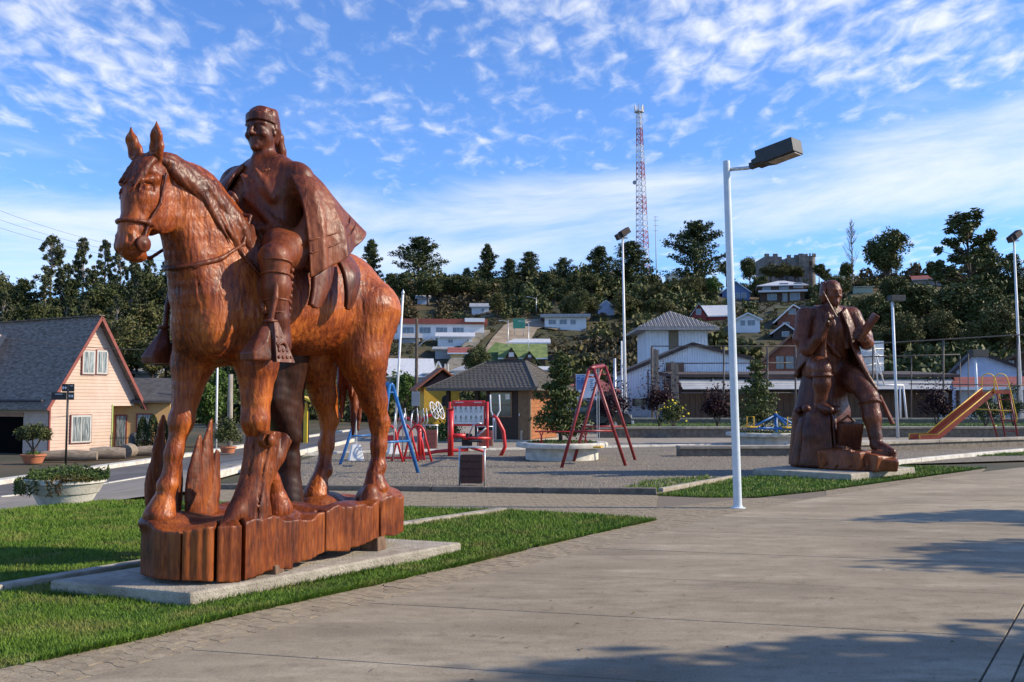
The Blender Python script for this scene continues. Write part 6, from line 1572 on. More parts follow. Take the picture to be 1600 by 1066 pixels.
    for k, (px, hh) in enumerate(((222,1.75),(238,1.85),(254,1.7),(270,1.8))):
        b = P(px,703,45); b.z = zt(b); t = thing('cypress_shrub', ['leftmost','second','third','rightmost'][k]+' dark cypress shrub of the hedge beside the annex', 'shrub', b, 0, 'cypress shrubs in a row'); r_ = np.random.default_rng(60+k)
        n = 1500; z = r_.random(n)*hh; a = r_.uniform(0,6.28,n); rr_ = .30*np.sqrt(np.clip(1-(z/hh)**2.2,0,1))*r_.uniform(.75,1.1,n); V,F = leaf_quads(np.stack([np.cos(a)*rr_,np.sin(a)*rr_,z],1), .06, 60+k, upbias=1.5); link('foliage', mesh_np('foliage',V,F), F_pine, t); MB().tube([(0,0,-.1),(0,0,.6)], .04, 6).build('stem', M_bark, t)
    # clipped round bush in a pot seen between the horse's forelegs
    b = P(356,701,44); b.z = zt(b)+.1; t = thing('potted_bush', 'clipped round bush in an orange pot across the street', 'potted plant', b)
    MB().lathe([(.28,0),(.36,.24),(.40,.24),(.40,.3),(.02,.3)], 20).build('pot', M_terra, t, auto=30); link('foliage', bush_mesh('foliage',.85,1.45,2600,.055,71,k=40,lobe=.34), F_dark, t)
M_terra = mat('terracotta', (.42,.13,.06), (.52,.19,.09), 6, .8)
yard()
def shelter():
    b = P(445,694,52); b.z = terr(b.x,b.y); t = thing('bus_shelter', 'yellow street shelter with a curved roof seen between the legs of the horse', 'shelter', b); sc = b.y/FPX
    M_y = mat('shelter_yellow', (.60,.40,.02), (.70,.50,.04), 3, .5); Z = lambda py: P(445,py,b.y).z-b.z
    for x in (-1.15,1.15): MB().bb(x-.10,x+.10,-.1,.1,0,Z(630)).build('post', M_y, t)
    mb = MB(); pts = [(1.7*math.cos(PI-i*PI/10), Z(632)+.55*math.sin(i*PI/10)) for i in range(11)]
    mb.add([(x,-.6,z) for x,z in pts]+[(x,1.2,z) for x,z in pts]+[(x,-.6,z-.12) for x,z in pts]+[(x,1.2,z-.12) for x,z in pts], [[i,i+1,12+i,11+i] for i in range(10)]+[[22+i,33+i,34+i,23+i] for i in range(10)]+[[i,22+i,23+i,i+1] for i in range(10)]); mb.build('roof', M_y, t)
    MB().bb(-1.1,1.1,1.0,1.1,0,Z(640)).build('back_panel', W_dark, t); MB().bb(-1.0,1.0,.5,.9,.4,.48).build('bench', W_brown, t)
    MB().bb(-1.3,-.9,-.14,.1,Z(632),Z(600)).build('sign_column', M_y, t)
shelter()
house('red_gable_house','small red gabled house seen under the belly of the horse',412,432,610,585,576,'gable',W_redw,R_white,Y=95,depth=6,wins=((418,590,427,600),))

# ---------------------------------------------------------------- white corrugated hall and its neighbours
def ribbed_wall(prof, x0, x1, step, m, parent, name, y=0, zb=0):
    """vertical ribs whose top follows prof(x)"""
    mb = MB(); x = x0
    while x < x1-1e-6:
        xe = min(x+step, x1); a, b_, c_, d_ = x, x+step*.36, x+step*.5, x+step*.86
        for (u, v, yy, yv) in ((a,b_,-.075,-.075),(b_,c_,-.075,-.01),(c_,d_,-.01,-.01),(d_,x+step,-.01,-.075)):
            v = min(v, x1); u = min(u, x1)
            mb.add([(u,y+yy,zb),(v,y+yv,zb),(v,y+yv,prof(v)),(u,y+yy,prof(u))], [[0,1,2,3]])
        x += step
    o = mb.build(name, m, parent); return o
def hall():
    Y = 72.0; O = P(1082,650,Y); O.z = .2; t = thing('corrugated_hall', 'white corrugated metal hall with a shallow gable and dark roof edge', 'hall', O); sc = Y/FPX
    X = lambda px: (px-1082)*sc; Z = lambda py: P(1082,py,Y).z-O.z
    kp = [(980,582),(1082,539),(1172,561)]
    def prof(x):
        px = x/sc+1082
        for (a,b_),(c_,d_) in zip(kp[:-1],kp[1:]):
            if px <= c_: return Z(b_+(d_-b_)*(px-a)/(c_-a))
        return Z(kp[-1][1])
    M_c = mat('white_corrugated', (.72,.76,.80), (.80,.83,.86), 1.5, .5, .05, 10)
    vs = [(X(980),0,-.6),(X(1172),0,-.6),(X(1172),0,Z(561)),(0,0,Z(539)),(X(980),0,Z(582))]; vs += [(a,9,c_) for a,_,c_ in vs]
    MB().add(vs, [[0,1,2,3,4],[9,8,7,6,5],[0,5,6,1],[1,6,7,2],[2,7,8,3],[3,8,9,4],[4,9,5,0]]).build('wall', M_c, t)
    ribbed_wall(prof, X(980), X(1172), .19, M_c, t, 'front_cladding', zb=Z(622))
    for a, b_ in ((0,1),(1,2)):
        p, q = kp[a], kp[b_]; p0 = Vector((X(p[0]),0,Z(p[1])+.03)); q0 = Vector((X(q[0]),0,Z(q[1])+.03)); d = (q0-p0).normalized()*.25
        if a == 0: p0 = p0-d
        else: q0 = q0+d
        roof_slab('roof_slope', [p0+Vector((0,-.35,0)), q0+Vector((0,-.35,0)), q0+Vector((0,9.3,0)), p0+Vector((0,9.3,0))], .14, R_dark, t)
        MB().bar(p0+Vector((0,-.38,.03)), q0+Vector((0,-.38,.03)), .05, .26).build('barge_board', W_dark, t)
    w = MB().bb(X(986),X(1012),-.14,-.08,Z(637),Z(621)).build('window', M_trim, t); MB().bb(X(988),X(1010),-.16,-.141,Z(635),Z(623)).build('pane', M_glass, w)
    MB().bb(X(984),X(1013),-.12,-.02,Z(650),Z(637.5)).build('sill_wall', M_trim, t)
    f = MB().bb(X(1012),X(1013.5),-.1,-.02,Z(620),Z(578)).build('door_frame', M_black, t); MB().bb(X(1013.5),X(1020),-.1,-.02,Z(579),Z(578)).build('door_head', M_black, t)
    # dark vent box
    MB().bb(X(1041),X(1068),-.5,-.08,Z(591),Z(567)).build('vent_box', W_brown, t)
hall()
def tower_house():
    Y = 84.0; O = P(1058,650,Y); O.z = .2; t = thing('hip_roof_tower', 'tall white two storey block with a tan metal hip roof', 'building', O, 0); sc = Y/FPX; X = lambda px: (px-1058)*sc; Z = lambda py: P(1058,py,Y).z-O.z
    MB().bb(X(1011),X(1107),0,6.0,-.5,Z(514)).build('wall', mat('tower_white', (.58,.61,.65), (.70,.72,.75), 1.2, .6), t)
    ribbed_wall(lambda x: Z(514), X(1011), X(1046), .30, W_white, t, 'front_cladding', zb=0); ribbed_wall(lambda x: Z(514), X(1061.5), X(1107), .30, W_white, t, 'front_cladding', zb=0)
    MB().bb(X(1046.5),X(1061),-.10,-.004,0,Z(514)).build('brown_panel', mat('panel_olive', (.16,.12,.07), (.20,.16,.10), 2, .8), t)
    x0, x1, y0, y1, ze, zr = X(995), X(1122), -1.0, 7.2, Z(513), Z(487); xm = X(1058); ym = 3.0
    vs = [(x0,y0,ze),(x1,y0,ze),(x1,y1,ze),(x0,y1,ze),(xm-.05,ym,zr+.3),(xm+.05,ym,zr+.3)]; lo = [(a,b_,c_-.22) for a,b_,c_ in vs[:4]]
    rf = MB().add(vs+lo, [[0,1,5,4],[1,2,5],[2,3,4,5],[3,0,4],[0,6,7,1],[1,7,8,2],[2,8,9,3],[3,9,6,0],[9,8,7,6]]).build('roof', R_tan, t)
    mb = MB(); A, B, C_ = Vector(vs[0]), Vector(vs[1]), Vector(vs[4])   # raised seams of the front slope
    for i in range(1,40):
        f = i/40; p = A.lerp(B,f); k = min(f,1-f)*2; q = p+(C_-A.lerp(B,.5))*k; mb.bar(p+Vector((0,0,.04)), q+Vector((0,0,.04)), .06, .08)
    o = mb.build('roof_seams', R_tan, rf); o['kind'] = 'stuff'
tower_house()
def long_shed():
    Y = 66.0; O = P(1270,651,Y); O.z = .2; t = thing('long_shed', 'long low shed with pale metal band over a brown board wall', 'shed', O); sc = Y/FPX; X = lambda px: (px-1270)*sc; Z = lambda py: P(1270,py,Y).z-O.z
    x0, x1 = X(1060), X(1488)
    MB().bb(x0,x1,.02,7,-.5,Z(592)).build('wall', W_brown, t)
    M_b = mat('brown_boards', (.085,.052,.034), (.15,.095,.062), 3, .85, .4, 14, stretch=(6,1,.5)); mb = MB(); x = x0
    while x < x1-.1:
        w = .42+random.uniform(-.03,.03); MB().bb(x+.012,min(x1,x+w)-.012,-.04-random.uniform(0,.02),.018,-.5,Z(614)).build('wall_board', M_b, t); x += w
    MB().bb(x0,x1,-.08,.018,Z(614),Z(608)).build('beam', W_dark, t)
    M_p = mat('pale_lean_to_roof', (.40,.40,.39), (.50,.50,.48), 1.5, .55)
    for i in range(6):
        za, zb_ = Z(608)+i*(Z(591)-Z(608))/6, Z(608)+(i+1)*(Z(591)-Z(608))/6; MB().add([(x0,-2.0+i*.33,za),(x1,-2.0+i*.33,za),(x1,-1.67+i*.33,zb_-.03),(x0,-1.67+i*.33,zb_-.03),(x0,-2.0+i*.33,za-.05),(x1,-2.0+i*.33,za-.05)], [[0,1,2,3],[4,5,1,0]]).build('lean_to_strip', M_p, t)  # strips make up the sloping metal lean-to roof
    roof_slab('roof', [(x0-.4,-.5,Z(590)),(x1+.4,-.5,Z(590)),(x1+.4,7.4,Z(580)),(x0-.4,7.4,Z(580))], .22, mat('shed_roof', (.05,.036,.03), (.085,.06,.05), 3, .85), t)
    MB().bb(X(1466),X(1482),-.06,-.041,-.3,Z(612)).build('door', W_white, t)
long_shed()
house('a_frame_house','dark brown timber house with a wide steep gable behind the shed',1172,1300,585,583,525,'gable',W_brick,R_dark,Y=92,depth=9,wins=((1213,556,1226,577),(1228,556,1241,577),(1245,556,1256,570)),over=.7,trim=mat('brown_trim', (.16,.10,.07), (.2,.13,.09), 4, .8),ridge=1237,sub=6)
house('pale_blue_house','pale blue wooden house with an uneven gable right of the shed',1500,1592,612,578,550,'gable',W_lblue,R_dark,Y=74,depth=8,wins=(),over=.4,trim=W_dark,ridge=1527,sub=2)
house('low_red_roof_house','low building with a long rusty red roof behind the slide',1508,1640,650,606,591,'side',W_grey,R_red,Y=63,depth=5,wins=((1572,612,1590,632),),over=.4,sub=1)
house('brown_chalet','dark brown house with white windows at the right edge above the red roof',1570,1660,596,566,545,'gable',W_brown,R_dark,Y=86,depth=8,wins=((1580,562,1590,572),(1592,562,1600,572)),over=.9,trim=W_brown,sub=4)

# ---------------------------------------------------------------- court fence, goal with hoop, poles
M_fence = mat('rusty_steel', (.085,.07,.06), (.15,.125,.105), 7, .7)
def fence():
    t = thing('court_fence', 'tall rusty steel frame fence around the sports court', 'fence')
    def pt(px,py): 
        Y = 60-(px-1015)/585*6; return P(px,py,Y)
    posts = [(1019,541,648),(1131,542,650),(1199,541,652),(1243,541,652),(1364,536,658),(1424,556,656),(1474,532,660),(1500,556,656),(1513,553,656),(1590,524,660)]
    for px, a, b_ in posts: tube_obj('post', [pt(px,b_+6), pt(px,a)], .06 if b_ != 656 else .035, M_fence, t, 6)
    for pts in (((1017,541),(1131,541),(1290,541)),((1290,541),(1450,532),(1600,523),(1640,521)),((1060,568),(1243,567)),((1330,558),(1424,556),(1500,554)),((1020,614),(1131,614),(1245,614)),((1420,600),(1600,602))):
        tube_obj('rail', [pt(*p) for p in pts], .035, M_fence, t, 6)
fence()
def wood_frame(px0,px1,pyt,pyb,label,Y=61):
    b = P((px0+px1)/2,pyb,Y); b.z = .3; sc = Y/FPX; t = thing('weathered_post', label, 'post', b); w = (px1-px0)*sc; h = P(px0,pyt,Y).z-.3; M_w = mat('weathered_wood', (.15,.12,.095), (.26,.215,.17), 6, .9, .4, 20, stretch=(3,3,.3))
    MB().bb(-w/2,-w/2+.16,0,.2,-.3,h).build('post', M_w, t); MB().bb(w/2-.16,w/2,0,.2,-.3,h-.15).build('post', M_w, t); MB().bb(-w/2+.16,w/2-.16,.05,.15,.8,h-.1).build('board', mat('weathered_board', (.20,.17,.15), (.27,.235,.2), 6, .9), t)
wood_frame(1018,1030,543,652,'tall weathered wooden frame at the corner of the court fence'); wood_frame(1050,1061,565,652,'shorter weathered double post beside the vent box of the hall')
def goal():
    Y = 57.0; b = P(1378,660,Y); b.z = .3; t = thing('goal_with_hoop', 'white goal frame carrying a basketball backboard seen from behind', 'goal', b); L_ = lambda px,py,dy=0: P(px,py,Y+dy)-b
    bb_ = MB().add([L_(1338,580),L_(1381,580),L_(1381,533),L_(1338,533),L_(1338,580,.05),L_(1381,580,.05),L_(1381,533,.05),L_(1338,533,.05)], [[0,1,2,3],[7,6,5,4],[0,4,5,1],[1,5,6,2],[2,6,7,3],[3,7,4,0]]).build('backboard', M_white, t)
    for py in (545,556,568): tube_obj('rib', [L_(1338,py,-.04),L_(1381,py,-.04)], .03, M_galv, bb_, 5)
    for a, c_ in (((1342,554),(1366,546)),((1342,556),(1368,558)),((1342,575),(1368,568)),((1365,540),(1382,603)),((1366,540),(1372,604)),((1368,552),(1374,556)),((1370,566),(1377,572)),((1372,580),(1379,588)),((1356,578),(1366,577))): tube_obj('truss_bar', [L_(*a,-.3),L_(*c_,-.3)], .045, M_white, t, 6)
    tube_obj('crossbar', [L_(1362,602),L_(1411,602)], .07, M_white, t)
    for a, c_ in (((1406,602),(1407,645)),((1411,602),(1417,645)),((1364,602),(1364,645))): tube_obj('goal_post', [L_(*a),Vector((L_(*c_).x,0,-.05))], .06, M_white, t)
goal()
def flood(px, pyt, pyb, Y, label, r=.08):
    b = P(px,pyb,Y); b.z = 0; t = thing('floodlight_pole', label, 'floodlight', b, 0, 'tall floodlight poles'); h = P(px,pyt,Y).z
    tube_obj('pole', [(0,0,0),(-.12,0,h)], [r*1.25,r*.75], M_white, t, 10)
    for s, dz in ((0,.35),(-.25,.15)): MB().box((s,-.1,h+dz), (.65,.40,.38), .5, M=Matrix.Rotation(.4,3,'Z') @ Matrix.Rotation(-.55,3,'Y')).build('lamp_head', W_dark, t, bevel=.02)
    MB().box((-.1,0,h), (.6,.1,.1)).build('bracket', M_galv, t)
flood(978,372,660,58,'tall white floodlight pole in front of the corrugated hall')
flood(1597,376,660,58,'tall white floodlight pole at the right edge of the view')
def plain_pole(px, pyt, pyb, Y, r, m, label, lean=0, z=0, lamp=None, catg='pole', box=False):
    b = P(px,pyb,Y); b.z = terr(b.x,b.y)+z; h = P(px,pyt,Y).z-b.z; t = thing('utility_pole' if m is M_bark else 'steel_pole', label, catg, b)
    tube_obj('shaft', [(0,0,-.2),(lean,0,h)], [r*1.15,r*.85], m, t, 8)
    if lamp:
        L_ = lambda p: P(p[0],p[1],Y)-b
        tube_obj('lamp_arm', [L_(p) for p in lamp], .035, M_galv, t, 6); e = L_(lamp[-1]); MB().box(e, (.55,.16,.12), 0).build('lamp_head', M_galv, t, bevel=.02)
    if box: MB().box((0,-.2,h*.1+1.0), (.5,.35,.9)).build('meter_box', W_grey, t)
    return t
plain_pole(972,533,652,60,.06,M_white,'thin white pole beside the floodlight pole')
plain_pole(961,560,650,52,.09,M_galv,'short grey steel post left of the corrugated hall')
plain_pole(650,498,690,58,.10,M_bark,'dark wooden utility pole with a curved street lamp',lamp=[(651,545),(655,540),(663,533),(680,527)],box=True)
plain_pole(338,560,662,50,.06,M_white,'thin white pole seen between the forelegs of the horse')
plain_pole(359,585,668,47,.14,M_barkpale,'pale thick pole across the street behind the clipped bush')

# ---------------------------------------------------------------- parked pickup and the signs behind the fir
def pickup():
    b = P(905,676,46); b.z = 0; t = thing('pickup_truck', 'dark pickup truck parked behind the round planter', 'pickup', b, math.radians(8)); M_car = mat('car_paint', (.03,.035,.045), (.035,.04,.05), 3, .25, coat=.5)
    prof = [(-2.5,.45),(-2.5,.95),(-1.0,1.0),(-.75,1.02),(-.45,1.55),(.75,1.6),(1.25,1.05),(2.3,.95),(2.45,.75),(2.45,.42)]
    n = len(prof); MB().add([(x,-.8,z) for x,z in prof]+[(x,.8,z) for x,z in prof], [list(range(n)),list(range(n,2*n))[::-1]]+[[i,n+i,n+(i+1)%n,(i+1)%n] for i in range(n)]).build('body', M_car, t, bevel=.05)
    MB().add([(-.55,-.815,1.05),(1.1,-.815,1.05),(.7,-.78,1.52),(-.40,-.78,1.52)], [[0,1,2,3]]).build('side_window', M_glass, t); MB().add([(1.26,-.7,1.08),(1.26,.7,1.08),(.80,.65,1.56),(.80,-.65,1.56)], [[0,1,2,3]]).build('windscreen', M_glass, t)
    for x in (-1.55,1.5):
        for y in (-.78,.78):
            w = MB().tube([(x,y-.12,.36),(x,y+.12,.36)], .36, 20).build('wheel', M_rubber, t); MB().tube([(x,y-.135,.36),(x,y+.135,.36)], .21, 14).build('rim', M_galv, w)
    for y in (-.6,.6): MB().box((2.44,y,.78), (.06,.3,.16)).build('headlight', M_white, t, bevel=.01)
    MB().box((2.5,0,.48), (.14,1.6,.18)).build('bumper', M_galv, t, bevel=.02)
pickup()
def signs():
    Y = 54; b = P(908,650,Y); b.z = 0; t = thing('advertising_sign', 'blue and white poster on a tall board behind the red swing', 'sign', b); L_ = lambda px,py: P(px,py,Y)-b; sc = Y/FPX
    MB().bb(L_(897,0).x,L_(930,0).x,-.03,.03,L_(0,622).z,L_(0,585).z).build('panel', mat('poster_white', (.58,.64,.74), (.64,.70,.78), 2, .5), t)
    q = MB().bb(L_(898,0).x,L_(911,0).x,-.04,-.031,L_(0,609).z,L_(0,586).z).build('picture', mat('poster_blue', (.05,.12,.32), (.15,.26,.52), 2.5, .5), t)
    text_mesh('CPS', .36, 'lettering', mat('pale_blue_print', (.35,.5,.75)), q, Matrix.Translation((L_(904.5,0).x,-.045,L_(0,591).z)) @ UPR)
    for i in range(5): MB().bb(L_(919,0).x,L_(924-(i%2)*1.5,0).x,-.04,-.031,L_(0,594.6+3*i).z,L_(0,593+3*i).z).build('print_line', mat('print_grey', (.12,.18,.32)), t)
    for px in (899,928): tube_obj('post', [(L_(px,0).x,.08,0),(L_(px,0).x,.08,L_(0,585).z)], .05, M_galv, t, 6)
    Y2 = 53; b = P(888,650,Y2); b.z = 0; t = thing('brown_sign', 'dark brown sign with cream lettering partly hidden by the fir', 'sign', b); L_ = lambda px,py: P(px,py,Y2)-b
    for a, c_ in ((586,600),(603,609),(610,618)): MB().bb(L_(872,0).x,L_(897,0).x,-.03,.03,L_(0,c_).z,L_(0,a).z).build('board', mat('sign_brown', (.045,.016,.012), (.06,.022,.016), 3, .6), t)
    text_mesh('rdador', .28, 'lettering', mat('cream_print', (.6,.55,.45)), t, Matrix.Translation((L_(889.5,0).x,-.035,L_(0,614).z)) @ UPR)
    for px in (873,896): tube_obj('post', [(L_(px,0).x,.06,0),(L_(px,0).x,.06,L_(0,584).z)], .05, M_bark, t, 6)
    house('red_shopfront_house','grey house with rusty roof and red shopfront behind the signs',876,962,650,612,582,'hip',W_grey,R_red,Y=68,depth=7,wins=(),doors=((917,622,925,648),),over=.5,sub=1)
signs()
# ================================================================ hillside: houses
OCC = []     # discs kept free of shrubs: x, y, r
FRONT = []   # house fronts that plants nearer the viewer must not hide
def hides(x, y, s, h):
    px, py = proj((x,y,terr(x,y)+h)); w = s*FPX/y
    return any(px+w > a-1 and px-w < b and py < d-3 and y < Y for a, b, d, Y in FRONT)
def HH_(*a, **k):
    t, sc, b = house(*a, **k); w = (a[3]-a[2])*sc; FRONT.append((a[2], a[3], a[4], b.y+1))
    OCC.append((b.x, b.y+2, w*.60+1.0)); OCC.append((b.x-w*.06, b.y-8, w*.50)); OCC.append((b.x*.9, b.y-17, w*.42)); OCC.append((b.x*.86, b.y-26, w*.30)); return t, sc, b
GH = 'houses on the hillside'
t, sc, b = HH_('long_school','long low white building with a red fascia on the hillside',520,757,530,506,498,'flat',W_white,mat('red_fascia', (.22,.05,.035), (.30,.08,.05), 3, .7),depth=8,wins=[(525+i*26,511,543+i*26,521) for i in range(8)],over=.6,group=None,mull=2)
MB().bb((726-638.5)*sc,(757-638.5)*sc,-1.2,0,(530-503)*sc,(530-497)*sc).build('white_canopy', M_trim, t)  # white trim box along the right end of the fascia
HH_('hill_house','white cottage with grey roof below the red fascia building',684,738,541,526,519,'side',W_white,R_white,depth=6,wins=((729,530,733,538),(700,530,708,536)),group=GH)
HH_('hill_house','tiny grey roofed shed under the left end of the red fascia building',628,655,536,527,521,'side',W_grey,R_grey,depth=5,group=GH)
HH_('hill_house','grey roofed shack left of the small yellow hillside house',680,705,560,547,540,'mono',W_grey,R_grey,depth=5,group=GH)
HH_('hill_house','small yellow house with a brown roof on the hillside',704,734,565,552,543,'side',W_yel,R_red,depth=5,wins=((725,554,728,562),(730,554,733,562)),group=GH)
HH_('big_grey_roof_house','house with a very large pale grey metal roof behind the flagpole',606,678,602,588,559,'side',W_grey,R_white,depth=12,over=.3,yaw=.15)
HH_('yellow_gable_house','narrow yellow gabled house beside the large pale grey roof',678,692,590,580,566,'gable',W_yel,R_white,depth=6,over=.2)
t, sc, b = HH_('flag_house','white flat roofed house with two white flagpoles',664,706,603,585,584,'flat',W_white,R_white,depth=6,wins=((681,588,686,594),),over=.3)
for x in (695,700): MB().tube([((x-685)*sc,-.3,(603-600)*sc),((x-685)*sc,-.3,(603-569)*sc)], .07, 6).build('flagpole', M_white, t)
def flag(par, pts, m): 
    q = [Vector(p) for p in pts]; MB().add([v for v in q]+[v+Vector((0,.04,0)) for v in q], [[0,1,2,3],[7,6,5,4],[0,4,5,1],[1,5,6,2],[2,6,7,3],[3,7,4,0]]).build('flag', m, par)
flag(t, [((695-685)*sc,-.3,(603-585)*sc),((695-685)*sc,-.3,(603-578)*sc),((686-685)*sc,-.4,(603-584)*sc),((687-685)*sc,-.4,(603-590)*sc)], mat('flag_red', (.45,.06,.10), (.50,.10,.14), 2, .7))
HH_('hill_house','white house with grey hip roof and two dark windows above the kiosk',709,752,596,579,567,'hip',W_white,R_grey,depth=7,wins=((717,584,722,593),(727,584,732,593)),group=GH,mull=0)
t, sc, b = HH_('mossy_roof_house','brown house with a bright mossy green roof and two dormers',782,852,572,560,536,'side',W_brown,R_moss,depth=9,over=.4,wins=())
for (x0,x1,yb,yr,wa) in ((786,812,563,543,(795,551,803,558)),(808,846,572,549,(825,555,830,559))):
    cx = (782+852)/2; q0, q1, zz, zr = (x0-cx)*sc, (x1-cx)*sc, (572-yb)*sc, (572-yr)*sc; xm = (q0+q1)/2
    d = MB().add([(q0+.4,-1.0,zz),(q1-.4,-1.0,zz),(xm,-1.0,zr-.15),(q0+.4,4,zz),(q1-.4,4,zz),(xm,4,zr-.15)], [[0,1,2],[5,4,3],[0,3,4,1],[1,4,5,2],[2,5,3,0]]).build('dormer', W_brown, t)
    for s, qx in ((-1,q0),(1,q1)): roof_slab('dormer_roof', [(xm,-1.4,zr-.1),(qx,-1.4,zz-.1),(qx,4,zz-.1),(xm,4,zr-.1)], .14, R_moss, d)
    MB().bb((wa[0]-cx)*sc,(wa[2]-cx)*sc,-1.1,-1.01,(572-wa[3])*sc,(572-wa[1])*sc).build('window', M_trim, d)
HH_('hill_house','long grey metal roof just above the mossy roofed house',786,856,540,536,529,'side',W_grey,R_white,depth=6,group=GH)
HH_('hill_house','small white porch house below the mossy roofed house',810,856,592,580,572,'mono',W_white,R_white,depth=5,wins=((845,582,852,590),),group=GH)
HH_('hill_house','white bungalow with three windows near the dirt road',851,916,515,496,491,'flat',W_white,R_grey,depth=8,wins=((857,499,869,507),(874,499,886,507),(891,499,900,507)),over=.8,group=GH)
HH_('hill_house','little pale blue shed under the dark pines',934,960,492,480,470,'gable',W_lblue,R_white,depth=4,group=GH,over=.2)
HH_('hill_house','small white hut right of the red fascia building among trees',737,764,489,479,473,'side',W_white,R_grey,depth=5,wins=((752,482,757,487),),group=GH)
HH_('hill_house','pale hut half hidden in trees above the left flagpole',652,670,475,466,461,'side',W_lblue,R_white,depth=4,group=GH)
HH_('blue_gable_house','blue gabled house on the upper slope beside the lamp post',1129,1171,467,456,440,'gable',W_blue,R_grey,depth=7,wins=((1149,458,1156,466),(1158,458,1166,466)),group=None)
t, sc, b = HH_('big_hill_house','large brown two storey house with pale roof below the castle',1190,1256,472,446,435,'hip',W_brown,R_white,depth=9,wins=((1193,444,1205,453),(1218,442,1232,452),(1240,442,1254,450),(1200,459,1214,469),(1223,458,1230,472),(1234,458,1249,470)),over=1.0)
MB().bb((1186-1223)*sc,(1260-1223)*sc,-1.6,.3,(472-457)*sc,(472-454)*sc).build('balcony_band', M_trim, t)
t, sc, b = HH_('red_gable_white_roof_house','red gabled house with a long white metal roof and small dormer',1098,1142,500,494,475,'side',W_redw,R_white,depth=8,over=.4)
cx = 1120; q0, q1 = (1079-cx)*sc, (1106-cx)*sc; g = MB().add([(q0+.3,-1,-2),(q1-.3,-1,-2),(q1-.3,-1,(500-494)*sc),((q0+q1)/2,-1,(500-476)*sc),(q0+.3,-1,(500-494)*sc),(q0+.3,6,-2),(q1-.3,6,-2),(q1-.3,6,(500-494)*sc),((q0+q1)/2,6,(500-476)*sc),(q0+.3,6,(500-494)*sc)], [[0,1,2,3,4],[9,8,7,6,5],[0,5,6,1],[1,6,7,2],[4,9,5,0]]).build('gable_wing', W_redw, t)
for s, qx in ((-1,q0),(1,q1)): roof_slab('roof_slope', [((q0+q1)/2,-1.5,(500-475)*sc),(qx,-1.5,(500-495)*sc),(qx,6,(500-495)*sc),((q0+q1)/2,6,(500-475)*sc)], .15, R_white, t)
window_(t, (1088-cx)*sc, (1096-cx)*sc, (500-492)*sc, (500-483)*sc, y=-1.0)
HH_('hill_house','white house with a satellite dish under the blue gabled house',1151,1187,519,499,490,'gable',W_white,R_grey,depth=8,wins=((1157,500,1165,509),(1168,500,1180,509)),group=GH)
t, sc, b = HH_('brick_hill_house','red brick house with wide grey roof left of the seated statue',1216,1275,513,499,477,'gable',W_brick,R_grey,depth=9,wins=((1233,482,1244,491),(1224,503,1234,509),(1250,482,1258,492),(1252,502,1260,511)),over=.8,ridge=1240)
HH_('hill_house','tiny dark house with white roof and satellite dish below the brick house',1209,1244,531,519,506,'gable',W_dark,R_white,depth=6,wins=((1222,518,1233,526),),group=GH,mull=1)
HH_('hill_house','yellowish shed roof left of the red brick house',1215,1232,489,482,479,'flat',W_yel,W_yel,depth=4,group=GH)
HH_('hill_house','pale green hut behind the head of the seated statue',1334,1363,458,449,445,'mono',mat('house_pale_green', (.38,.42,.30), (.46,.5,.38), 2, .8),mat('pale_roof', (.50,.50,.40), (.58,.58,.48), 2, .8),depth=5,group=GH)
HH_('hill_house','red roofed house half hidden by trees on the right skyline',1430,1492,446,436,428,'side',W_grey,R_red,depth=7,group=GH)
HH_('hill_house','pale house under the big eucalyptus at the left edge',4,34,486,476,470,'side',W_white,R_red,depth=6,group=GH)
HH_('hill_house','large grey metal roof right of the pink house',205,262,612,606,596,'side',W_grey,R_white,Y=70,depth=7,group=GH)
HH_('hill_house','grey slanted roof between trees behind the pink house',212,246,592,585,572,'mono',W_grey,R_grey,depth=7,group=GH)

# satellite dishes
def dish(px, py, r, label, par=None, Y=None):
    b = GT(px,py+6) if Y is None else P(px,py+6,Y); sc = b.y/FPX; r = r*sc; t = thing('satellite_dish', label, 'satellite dish', P(px,py,b.y-1.5), 0, 'satellite dishes on the hillside')
    prof = [(r*k/8, r*.28*(k/8)**2) for k in range(9)]; mb = MB(); n = 20
    mb.lathe([(max(.01,a),z) for a,z in prof]+[(a,z+.06) for a,z in prof[::-1]], n); o = mb.build('reflector', W_white, t, rot=(PI/2,0,.25), smooth=True); MB().tube([(0,0,0),(0,1.0,-r*1.4)], r*.08, 6).build('mount', M_galv, t); MB().tube([(0,-.1,0),(.1,-r*.8,0)], r*.05, 5).build('feed', M_galv, t)
dish(1053,437,10,'large white satellite dish on the ridge'); dish(1027,439,8,'tan satellite dish next to the lattice mast'); dish(1245,509,4,'small white dish on the tiny dark house'); dish(1250,491,3.5,'small white dish on the red brick house'); dish(1159,503,3.5,'small white dish on the white house under the blue gable'); dish(835,563,4,'small white dish on the mossy roofed house')
house('ridge_hut','grey equipment hut behind the large satellite dish',1040,1063,444,432,430,'flat',W_grey,W_grey,depth=4,cat_='hut')

